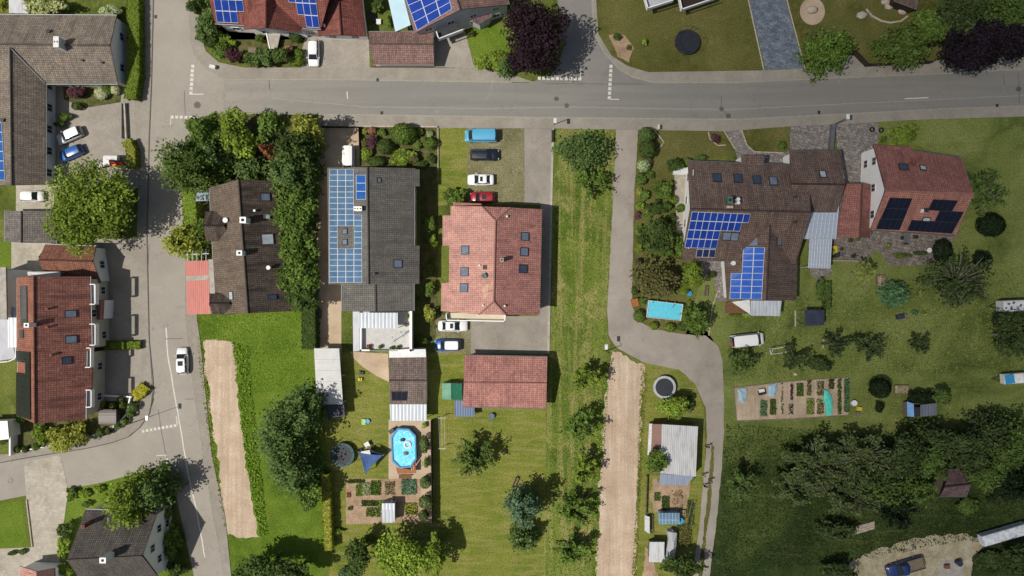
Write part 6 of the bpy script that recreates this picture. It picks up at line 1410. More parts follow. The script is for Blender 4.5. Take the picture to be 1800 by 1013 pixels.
for b, n, lf, d in ((B4(1163, 872, 1176, 899), 420, 'dark', 'tall dark bean bed in the allotment'), (B4(1150, 866, 1160, 880), 160, 'mid', 'green bushy bed beside the sandy path'), (B4(1181, 862, 1200, 896), 60, 'brownish', 'nearly bare seed bed in the allotment'), (B4(1208, 880, 1220, 922), 260, 'dark', 'green strip between two allotment boards'), (B4(1190, 920, 1216, 960), 500, 'brownish', 'overgrown olive corner of the allotment')): crop(b, n, lf, d)
strip('garden_board', [[(1217, 879), (1206, 926)]], 1.2, .25, W['oldwood'], 'pale board edging a green strip on the barn side', 'board', kind=None, h=.25); strip('garden_board', [[(1224, 880), (1214, 928)]], 1.2, .25, W['oldwood'], 'pale board edging a green strip on the alley side', 'board', kind=None, h=.25)
def cloth(name, pts, z, mat, label, cat):
    q = [P(x, y, z) for x, y in pts]; c_ = sum(q, Vector()) / len(q) + Vector((0, 0, .12)); m = MB(); rg = random.Random(name + str(pts[0]))
    md = [p.lerp(c_, .5) + Vector((rg.uniform(-.1, .1), rg.uniform(-.1, .1), rg.uniform(.0, .14))) for p in q]; n = len(q)
    for i in range(n):
        j = (i + 1) % n; m.face([q[i], q[j], md[j], md[i]]); m.face([md[i], md[j], c_]); m.face([Vector((q[i].x, q[i].y, 0)), Vector((q[j].x, q[j].y, 0)), q[j], q[i]])
    tag(m.build(name, mat), label, cat)
cloth('fleece_cover', [(1297, 684), (1311, 682), (1313, 690), (1310, 706), (1305, 711), (1298, 704)], .2, W['bluenet'], 'pale blue fleece over the first bed', 'fleece'); cloth('fleece_cover', [(1350, 678), (1366, 673), (1366, 688), (1360, 698), (1351, 697)], .2, W['bluenet'], 'pale blue fleece beside the black crate', 'fleece')
cloth('crop_net', [(1449, 685), (1456, 688), (1462, 698), (1464, 716), (1462, 730), (1453, 731), (1452, 715), (1448, 700)], .35, W['net'], 'turquoise crop net lying across the patch', 'net')
for x, y, sx, sy, sz, mt, nm, d in ((1340, 690, 1.1, .8, .5, 'black', 'crate', 'black crate in the vegetable patch'), (1339, 687, .9, .5, .6, 'whitefab', 'storage_box', 'white box behind the black crate'), (1502, 709, .9, .9, .5, 'whitefab', 'water_tank', 'white round topped tank beside the patch'), (1511, 719, .8, .6, .35, 'yellow', 'yellow_crate', 'yellow crate beside the white tank'), (1509, 728, .7, .6, .3, 'oldwood', 'wooden_crate', 'old wooden crate below the yellow crate'), (634, 656, .7, .5, .6, 'dark', 'toy_tractor', 'dark toy tractor on the garden lawn'), (633, 667, .6, .5, .3, 'yellow', 'toy_trailer', 'yellow toy trailer behind the toy tractor'), (639, 742, .6, .9, .3, 'lime', 'play_tray', 'lime plastic play tray on the lawn'), (646, 741, .7, .6, .35, 'skyblue', 'paddling_tub', 'sky blue paddling tub beside the lime tray'), (1223 - 11, 516, .8, .7, .4, 'skyblue', 'play_shell', 'sky blue play shell by the pool path'), (1595 - 11, 557, 1.2, .7, .6, 'navy', 'garden_chest', 'dark blue garden chest on the meadow'), (1591, 556, .7, .8, .4, 'oldwood', 'wooden_crate', 'wooden crate beside the blue chest'),
        (558, 552, .8, 1.6, 1.1, 'dark', 'waste_bin', 'dark waste bin under the tall hedge'), (1472, 449, .7, .7, 1.0, 'dark', 'waste_bin', 'dark waste bin on the slate terrace'), (1468, 440, .8, 1.4, .5, 'yellow', 'sun_bench', 'yellow bench against the glass canopy'), (1191, 300, .9, .7, .9, 'whitefab', 'garden_chest', 'white garden chest beside the umber roof'), (1197, 301, 2.4, 1.1, .8, 'whitemetal', 'covered_grill', 'pale covered grill under round shrubs'), (864, 732, .9, .7, .6, 'bluepanel', 'compost_bin', 'blue grey bin on the lawn below the garage'), (1688, 991, .9, .9, .9, 'navy', 'metal_drum', 'dark metal drum in the dirt yard'), (1666, 997, .8, .6, .5, 'brick', 'brick_stack', 'small brick stack on the concrete pad'), (1196, 916, 1.0, 1.0, 1.0, 'skyblue', 'rain_barrel', 'pale blue rain barrel by the cold frame'), (1155, 548 + 12, .6, .5, .5, 'wood', 'wooden_box', 'wooden box at the frame pool corner'), (1117, 532, 1.0, 1.2, 1.2, 'deck', 'tool_cabinet', 'orange wooden cabinet at the alley edge'), (1122, 461, .8, .9, 1.3, 'darkwood', 'bird_table', 'dark wooden hutch among garden shrubs'), (688, 256 + 8, .5, .5, .3, 'stone', 'stone_basin', 'pale stone basin in the shrub bed'), (373, 117, .9, .5, .8, 'whitemetal', 'utility_box', 'white utility box at the corner hedge'), (1158, 223, .35, .7, 1.2, 'cream', 'utility_box', 'cream utility box at the alley mouth'), (443, 88, 1.3, .8, .5, 'oldwood', 'sandpit_box', 'wooden box in the little front garden'), (655, 30, .9, 1.6, .5, 'dark', 'garden_lounger', 'dark lounger between the two garages'), (665, 38, .8, .8, .45, 'whitefab', 'footstool', 'white footstool beside the dark lounger'), (1484, 447, .5, .5, .5, 'steel', 'watering_can', 'grey watering can on the slate terrace')):
    p = P(x, y, sz); m = MB(); rz = (int(x * 7 + y) % 9 - 4) * .06
    if nm in ('rain_barrel', 'water_tank', 'metal_drum', 'compost_bin', 'paddling_tub', 'play_shell', 'stone_basin', 'watering_can'):
        m.bar((p.x, p.y, 0), (p.x, p.y, sz * .9), sx * .46, sx * .5, 18); m.ring((p.x, p.y), sx * .36, sx * .52, sz * .88, sz, 18)
    elif nm == 'toy_tractor' or nm == 'toy_trailer':
        m.box((p.x, p.y, .3), (sx, sy, .25), rz); m.box((p.x - .1, p.y, .5), (sx * .4, sy * .8, .22), rz)
        for dx in (-.2, .2): m.bar((p.x + dx, p.y - sy * .55, .15), (p.x + dx, p.y + sy * .55, .15), .15, .15, 10)
    elif nm == 'bird_table':
        m.box((p.x, p.y, .5), (.12, .12, 1.0)); m.box((p.x, p.y, 1.0), (sx, sy, .06)); m.slab([Vector((p.x - .45, p.y - .5, 1.25)), Vector((p.x, p.y - .5, 1.55)), Vector((p.x, p.y + .5, 1.55)), Vector((p.x - .45, p.y + .5, 1.25))], .04); m.slab([Vector((p.x + .45, p.y - .5, 1.25)), Vector((p.x, p.y - .5, 1.55)), Vector((p.x, p.y + .5, 1.55)), Vector((p.x + .45, p.y + .5, 1.25))], .04)
    else:
        m.box((p.x, p.y, sz * .46), (sx * .94, sy * .94, sz * .92), rz, 0, .96); m.box((p.x, p.y, sz * .96), (sx, sy, sz * .1), rz); m.box((p.x, p.y - sy * .49, sz * .6), (sx * .4, .05, .06), rz)
    tag(m.build(nm, W[mt]), d, nm.replace('_', ' '))
table(1595, 418, 1.0, 1.6, .74, 'steel', 'grey terrace table behind the white gabled house')
for x, y, a, d in ((1586, 419, 0, 'dark chair west of the grey terrace table'), (1608, 417, 3.14, 'dark chair east of the grey terrace table'), (1592, 427, 1.3, 'dark chair below the grey terrace table')): chair(x, y, 'dark', d, a, 'chairs at the terrace table')
m = MB(); c_ = P(1634, 440, 1.0); m.bar((c_.x, c_.y, 0), (c_.x, c_.y, .9), .08); m.bar((c_.x, c_.y, .9), (c_.x, c_.y, 1.0), .34, .4, 18); tag(m.build('bird_bath', W['whitefab']), 'white bird bath at the terrace edge', 'bird bath')
p = P(1501, 450, .6); m = MB(); m.ring((p.x, p.y), .2, .34, .5, .62, 20); m.bar((p.x, p.y, 0), (p.x, p.y, .55), .2, .22, 14); m.bar((p.x, p.y, .55), (p.x + .9, p.y, .5), .03); tag(m.build('hose_reel', W['dark']), 'dark round hose reel on the slate terrace', 'hose reel')
for x, y, d in ((1533, 228, 'old tyre lying alone on the gravel drive'), (1549, 229, 'old tyre lying next to the green bush')):
    p = P(x, y, .1); m = MB(); m.ring((p.x, p.y), .22, .42, .015, .2, 24); tag(m.build('old_tyre', W['black']), d, 'tyre', 'old tyres on the gravel drive')
# benches, raised beds, timber
def bench(px, py, rz, label, L=1.6, mat='oldwood'):
    p = P(px, py, .45); o = thing('garden_bench', label, 'bench', (p.x, p.y, 0)); c_, s_ = math.cos(rz), math.sin(rz); T_ = lambda x, y: (p.x + x * c_ - y * s_, p.y + x * s_ + y * c_); m = MB()
    for k in range(3): m.box((*T_(0, -.18 + k * .18), .44), (L, .15, .04), rz)
    m.build('seat', W[mat], o); m = MB()
    for k in range(2): m.box((*T_(0, .3), .6 + k * .17), (L, .04, .12), rz)
    m.build('backrest', W[mat], o)
    for sx in (-.42, .42): m = MB(); m.box((*T_(sx * L, 0), .21), (.08, .45, .42), rz); m.build('leg', W[mat], o)
bench(906, 849, 1.15, 'weathered bench on the lawn above the blue spruce', 1.8)
bench(1247 - 5, 512, 1.5, 'garden bench beside the curved stone path', 1.6)
def raised(px, py, w, d, rz, label, leaf='brownish'):
    p = P(px, py, .3); o = thing('raised_bed', label, 'raised bed', (p.x, p.y, 0)); c_, s_ = math.cos(rz), math.sin(rz); T_ = lambda x, y: (p.x + x * c_ - y * s_, p.y + x * s_ + y * c_); m = MB()
    for x, y, a, b in ((0, d / 2, w, .08), (0, -d / 2, w, .08), (w / 2, 0, .08, d - .09), (-w / 2, 0, .08, d - .09)): m.box((*T_(x, y), .2), (a, b, .4), rz)
    m.build('board_frame', W['oldwood'], o); m = MB(); m.box((p.x, p.y, .15), (w - .1, d - .1, .3), rz); m.build('soil', G['vegsoil'], o)
    rg = np.random.default_rng(int(px)); n = int(w * d * 45); x = rg.uniform(-.45, .45, n) * w; y = rg.uniform(-.45, .45, n) * d; q = np.stack([p.x + x * c_ - y * s_, p.y + x * s_ + y * c_, rg.uniform(.3, .5, n)], 1); leaves_obj('plants', q, unit(rg, n) + np.array([0, 0, .6]), .1, rg.random(n), LF[leaf], o, tuple(ORG[o.name]))
raised(1549, 494, 1.3, 1.8, 0, 'small raised bed beside the grey green bush'); raised(1585, 685, 2.2, 1.3, 0, 'rectangular raised bed beside the dark round bush', 'shadeyellow'); raised(1200, 908 - 4, 1.0, 1.3, 0, 'little raised bed behind the cold frame')
p = P(1518, 929, .3); m = MB()
for k in range(7): m.box((p.x, p.y - .55 + k * .18, .14 + (k % 2) * .04), (3.7, .15, .2), .28)
tag(m.build('timber_stack', W['stone']), 'pale timber planks lying in the meadow below the thicket', 'timber stack')
for x, y, L, rz, d in ((1597, 970, 1.9, .3, 'grey plank at the yard edge above the pickup'), (1623, 962, .8, .3, 'short grey plank at the yard edge'), (1455 - 8, 585 + 19, 1.6, 1.5, 'pale plank by the navy shelter'), (1398, 560, 2.6, 1.57, 'thin pale rail on the lawn by the navy shelter')):
    p = P(x, y, .1); m = MB(); m.box((p.x, p.y, .1), (L, .24, .14), rz); m.box((p.x + .03, p.y, .19), (L * .96, .1, .05), rz + .03); tag(m.build('timber_plank', W['stone']), d, 'plank')
for x, y, r, d in ((1514, 28, .9, 'pale boulder alone on the olive lawn'), (1556, 4, .8, 'pale boulder at the lawn arc'), (1562, 13, .7, 'round boulder beside the dark shed'), (1570, 2, .6, 'small boulder at the dark shed corner'), (1586, 21, .8, 'flat boulder below the dark shed'), (1427, 18, .9, 'grey boulder in the middle of the gravel circle'), (1398, 658, .4, 'white stone above the vegetable patch')):
    p = P(x, y, 0); m = MB(); m.blob((p.x, p.y, r * .2), (r, r * .7, r * .45), 12, 7, 0, .12); tag(m.build('boulder', W['stone']), d, 'boulder', 'boulders on the lawns')
strip('stone_arc', [[(1523, 16), (1533, 28), (1550, 37), (1566, 40), (1584, 37), (1596, 28)]], 3, .2, W['stone'], 'curved row of pale stones on the olive lawn', 'stone edging', kind=None, h=.2)
strip('lawn_board', [[(1444, 447), (1444, 420)]], 1.2, .15, W['oldwood'], 'thin board at the canopy foot', 'board', kind=None, h=.15)

# ================================================================== PEOPLE
def person(px, py, face, top, legs, hair, label, stride=.18, arm=.25, h=1.7):
    p = P(px, py, h * .55); o = thing('person', label, 'person', (p.x, p.y, 0.02), 'people on the alley', R(face)); s_ = h / 1.75
    V = [(0, 0, .95), (0, 0, 1.12), (.01, 0, 1.32), (.01, 0, 1.48), (.02, 0, 1.56), (.03, 0, 1.66), (.02, 0, 1.74),
         (0, .1, .9), (stride * .5, .1, .5), (stride * .4, .1, .09), (stride * .4 + .16, .11, .04), (0, -.1, .9), (-stride * .3, -.1, .5), (-stride, -.1, .1), (-stride + .15, -.11, .04),
         (.0, .19, 1.43), (-arm * .3, .25, 1.14), (arm * .4, .25, .9), (arm * .6, .24, .8), (.0, -.19, 1.43), (arm * .4, -.25, 1.14), (arm * 1.2, -.24, .93), (arm * 1.5, -.23, .84)]
    E = [(0, 1), (1, 2), (2, 3), (3, 4), (4, 5), (5, 6), (0, 7), (7, 8), (8, 9), (9, 10), (0, 11), (11, 12), (12, 13), (13, 14), (3, 15), (15, 16), (16, 17), (17, 18), (3, 19), (19, 20), (20, 21), (21, 22)]
    Rd = [.15, .14, .16, .11, .06, .1, .08, .095, .065, .045, .045, .095, .065, .045, .045, .065, .048, .035, .04, .065, .048, .035, .04]
    me = bpy.data.meshes.new('body'); me.from_pydata([tuple(c * s_ for c in v) for v in V], E, []); b = bpy.data.objects.new('body', me); C.objects.link(b); b.parent = o
    md = b.modifiers.new('Skin', 'SKIN'); md.use_smooth_shade = True; b.modifiers.new('Sub', 'SUBSURF').render_levels = 1
    for i, r in enumerate(Rd): me.skin_vertices[0].data[i].radius = (r * s_ * (.75 if i in (1, 2, 0) else 1), r * s_ * 1.15)
    me.skin_vertices[0].data[0].use_root = True
    n = NT('clothed_body'); z = n.n('ShaderNodeTexCoord').outputs['Object']; sp = n.n('ShaderNodeSeparateXYZ'); n.set(sp.inputs[0], z)
    skin = (.5, .3, .22); zz = n.math('DIVIDE', sp.outputs[2], 1.75 * s_); r = n.ramp(zz, [(.0, (.04, .03, .03)), (.045, legs), (.545, top), (.865, skin)]); r.node.color_ramp.interpolation = 'CONSTANT'
    me.materials.append(n.fin(r, .85, .2))
    m = MB(); m.blob((.01 * s_, 0, 1.69 * s_), (.115 * s_, .1 * s_, .1 * s_), 12, 7); m.build('hair', m_plain('hair', hair, None, 20, .7), o)
person(1244, 786, 100, A(186, 84, 128), A(70, 60, 84), (.05, .03, .02), 'person in pink top walking at the upper alley edge')
person(1237, 837, 80, A(206, 210, 214), A(150, 156, 170), (.35, .3, .25), 'person in pale grey clothes beside the metal barn corner')
person(1249, 846, 95, A(150, 140, 180), A(110, 112, 136), (.06, .04, .03), 'person in lavender top on the alley track', h=1.6)
person(1240, 855, 90, (.012, .012, .014), (.015, .015, .018), (.01, .008, .008), 'person in black clothes at the alley verge')
# ================================================================== VEGETATION
TREES = '''
round 157 362 82 80 11 bright broad_tree|broad bright green tree towering beside the red brown garage
feather 322 285 64 58 13 feather broad_tree|large soft feathery tree leaning over the west street corner
round 362 228 30 34 11 mid broad_tree|pointed green tree at the junction behind the block line
round 410 226 32 36 10 bright broad_tree|fresh green tree second from the junction
round 432 258 28 30 9 lime broad_tree|pale leaved tree in front of the dead conifer
round 474 222 28 26 10 mid broad_tree|yellow tipped green tree behind the dead conifer
feather 535 224 30 30 11 yellow conifer_tree|golden tipped conifer at the beige drive
feather 366 276 40 40 10 conifer broad_tree|dark tree filling the gap behind the soft feathery tree
round 404 272 34 30 7 dark broad_tree|dark low tree in the middle of the corner cluster
feather 440 296 36 28 7 conifer broad_tree|dark low tree north of the brown house ridge
feather 515 262 44 44 12 dark conifer_tree|dark spreading conifer with bare grey boughs
conifer 468 264 13 20 9 rust conifer_tree|dead rust brown conifer among green trees
feather 500 305 42 38 11 conifer conifer_tree|dark pine leaning on the brown tiled house
feather 540 310 22 50 9 dark broad_tree|narrow dark tree by the beige drive
round 516 374 40 52 10 mid broad_tree|tall green tree over the skylight of the brown house
round 524 432 36 42 9 mid broad_tree|leafy green tree middle of the row beside the brown house
round 524 484 36 42 9 mid broad_tree|bushy tree in the row below the middle one
round 530 526 30 30 8 dark broad_tree|lowest dark tree in the row beside the brown house
round 546 400 18 36 7 dark broad_tree|slim dark tree at the drive side of the tall green row
round 546 458 18 36 7 dark broad_tree|slim dark tree lower on the drive side of the row
round 548 512 16 30 7 mid broad_tree|slim tree at the drive end of the row
feather 318 424 46 30 8 yellow conifer_tree|drooping golden conifer over the west street
feather 350 410 20 34 7 mid broad_tree|thin green tree behind the drooping golden conifer
feather 492 770 54 66 12 conifer conifer_tree|big dark conifer on the lush lawn
feather 530 728 36 48 11 conifer conifer_tree|second dark conifer touching the milky carport
feather 508 830 48 50 10 conifer conifer_tree|lower dark conifer of the group on the lush lawn
round 536 868 28 32 7 mid broad_tree|smaller green tree below the big conifers
round 470 1002 62 26 8 dark broad_tree|dark round tree cut by the bottom edge
round 520 1010 40 22 7 dark broad_tree|dark bushy tree at the bottom edge beside the lush lawn
round 630 980 27 40 7 dark broad_tree|dark oval tree beside the yellow green tree
round 712 980 58 48 8 lime broad_tree|large yellow green tree at the bottom of the pool garden
round 764 975 22 40 7 bright broad_tree|narrow green tree beside the large yellow green one
sparse 838 806 42 40 7 feather fruit_tree|open airy tree alone on the mown lawn
feather 920 898 36 36 11 spruce blue_spruce|blue grey spruce on the lawn
feather 920 952 30 26 6 conifer conifer_tree|dark low conifer below the blue spruce
round 940 58 58 66 13 purple purple_tree|huge dark purple tree at the north junction
round 930 96 40 36 10 purple purple_tree|lower dark purple crown reaching the pavement
round 866 106 32 26 4 bright broad_tree|fresh green bushy tree under the purple crown
conifer 888 112 22 20 6 conifer conifer_tree|small dark conifer between green bush and purple crown
feather 215 892 48 50 12 bright conifer_tree|tall light green conifer over the corner house
feather 262 868 36 38 10 conifer conifer_tree|dark conifer casting shade on the west street
feather 1462 84 46 44 8 orchard broad_tree|mid green tree spilling over the pavement east of the granite drive
feather 1600 76 46 42 8 feather conifer_tree|olive golden conifer on the fenced corner lawn
round 1640 50 40 34 9 mid broad_tree|pale green crown behind the golden conifer
round 1690 26 52 40 11 shade broad_tree|wide dark green tree at the top edge
round 1764 22 56 44 11 shadelight broad_tree|lighter wide tree at the top edge corner
round 1712 84 62 46 11 blackpurple purple_tree|dark purple tree hanging over the east pavement
round 1772 72 44 42 11 blackpurple purple_tree|second dark purple tree at the east edge
feather 1028 264 52 38 5 conifer fruit_tree|dark spreading fruit tree in the hay strip near the road
sparse 1040 322 36 28 5 orchard fruit_tree|thin fruit tree next below in the hay strip
sparse 1030 664 36 32 6 bright fruit_tree|fruit tree at the head of the tilled field
sparse 1016 750 38 34 6 orchard fruit_tree|fruit tree with gaps beside the middle of the field
sparse 1026 830 30 32 6 bright fruit_tree|small bright fruit tree in the field row
sparse 1008 898 40 36 6 orchard fruit_tree|broad dim fruit tree next to the blue spruce
sparse 1006 972 38 34 5 orchard fruit_tree|last fruit tree of the row at the bottom edge
round 1186 716 30 25 5 lime broad_tree|bright lime green tree below the white trampoline
round 1153 809 23 25 6 mid broad_tree|round green tree over the rusty side roof
round 1196 996 40 22 5 dark broad_tree|dark tree in front of the tarpaulin stack
round 1152 416 38 36 6 dark broad_tree|big leafy tree in the shrub garden beside the alley
feather 1156 488 46 38 7 brownish broad_tree|dark brownish tree above the frame pool
round 1216 482 19 30 6 bright broad_tree|fresh green tree under the solar roof corner
feather 1226 562 26 32 6 mid broad_tree|feathery tree between frame pool and lawn
sparse 1733 330 46 44 7 shadelight broad_tree|loose light tree behind the white gabled house
sparse 1690 494 62 58 8 shade broad_tree|wide twiggy dark tree on the east meadow
feather 1578 516 28 26 4 shadepale broad_tree|grey green leafy tree beside the raised bed
palm 1518 478 22 21 5 shadeyellow palm|yellow green palm on a thin trunk in the meadow
sparse 1305 636 34 28 5 shadelight fruit_tree|open fruit tree below the camper van
sparse 1400 630 26 28 5 shade fruit_tree|dark fruit tree beside the goal
sparse 1530 612 36 30 5 shade fruit_tree|thin grey fruit tree in the middle meadow
sparse 1470 606 30 24 5 shade fruit_tree|thin fruit tree above the vegetable patch end
sparse 1620 606 26 22 4 shade fruit_tree|small grey fruit tree toward the caravan
round 1782 592 40 44 8 shade broad_tree|dark dense tree below the caravan
round 1654 698 18 18 4 shadelight broad_tree|small leafy tree behind the tarpaulin shelter
sparse 1306 852 32 34 6 shadelight fruit_tree|lone fruit tree on the deep meadow
sparse 1440 820 64 56 8 thicket thicket_tree|grey twiggy tree at the west end of the thicket
sparse 1400 858 44 36 7 thicket thicket_tree|low bare branched tree at the thicket edge
sparse 1520 808 56 50 8 thicket thicket_tree|twiggy tree second from the thicket end
sparse 1500 874 56 42 7 thicket thicket_tree|spreading twiggy tree above the timber stack
feather 1558 862 48 46 7 shadelight thicket_tree|leafy light tree above the timber planks
round 1590 802 44 40 8 shade thicket_tree|dark tree on the upper edge of the thicket
sparse 1580 900 44 34 6 shadedark thicket_tree|dark tree at the lower edge of the thicket
round 1636 812 36 34 7 shadelight thicket_tree|green tree beside the plum shed
round 1690 790 44 36 8 shade thicket_tree|dense tree behind the plum shed
feather 1742 766 52 40 8 shade thicket_tree|large dark tree at the upper east thicket
feather 1790 770 40 44 8 shadelight thicket_tree|leafy tree where thicket meets the east edge
round 1735 830 40 36 6 shadelight thicket_tree|bushy tree east of the plum shed
feather 1786 848 42 44 7 shadedark thicket_tree|dark ragged tree at the lower east edge
feather 1620 862 34 30 6 shadelight thicket_tree|yellowish tree hiding the shed corner
feather 1475 935 40 20 4 shade thicket_tree|low dark tree at the foot of the thicket
feather 1705 815 34 28 6 shade thicket_tree|bushy dark tree touching the plum shed roof
round 1762 800 34 30 7 shadelight thicket_tree|light round tree between upper east thicket and edge
feather 1540 840 44 38 7 shade thicket_tree|dense dark tree in the middle of the thicket
feather 1650 770 44 30 7 shade thicket_tree|dark tree on the upper thicket border above the shed
round 1790 988 34 30 6 shade broad_tree|dark round tree beside the long trailer
round 1476 1006 38 18 4 shade broad_tree|dark bushy tree at the bottom edge of the meadow
'''
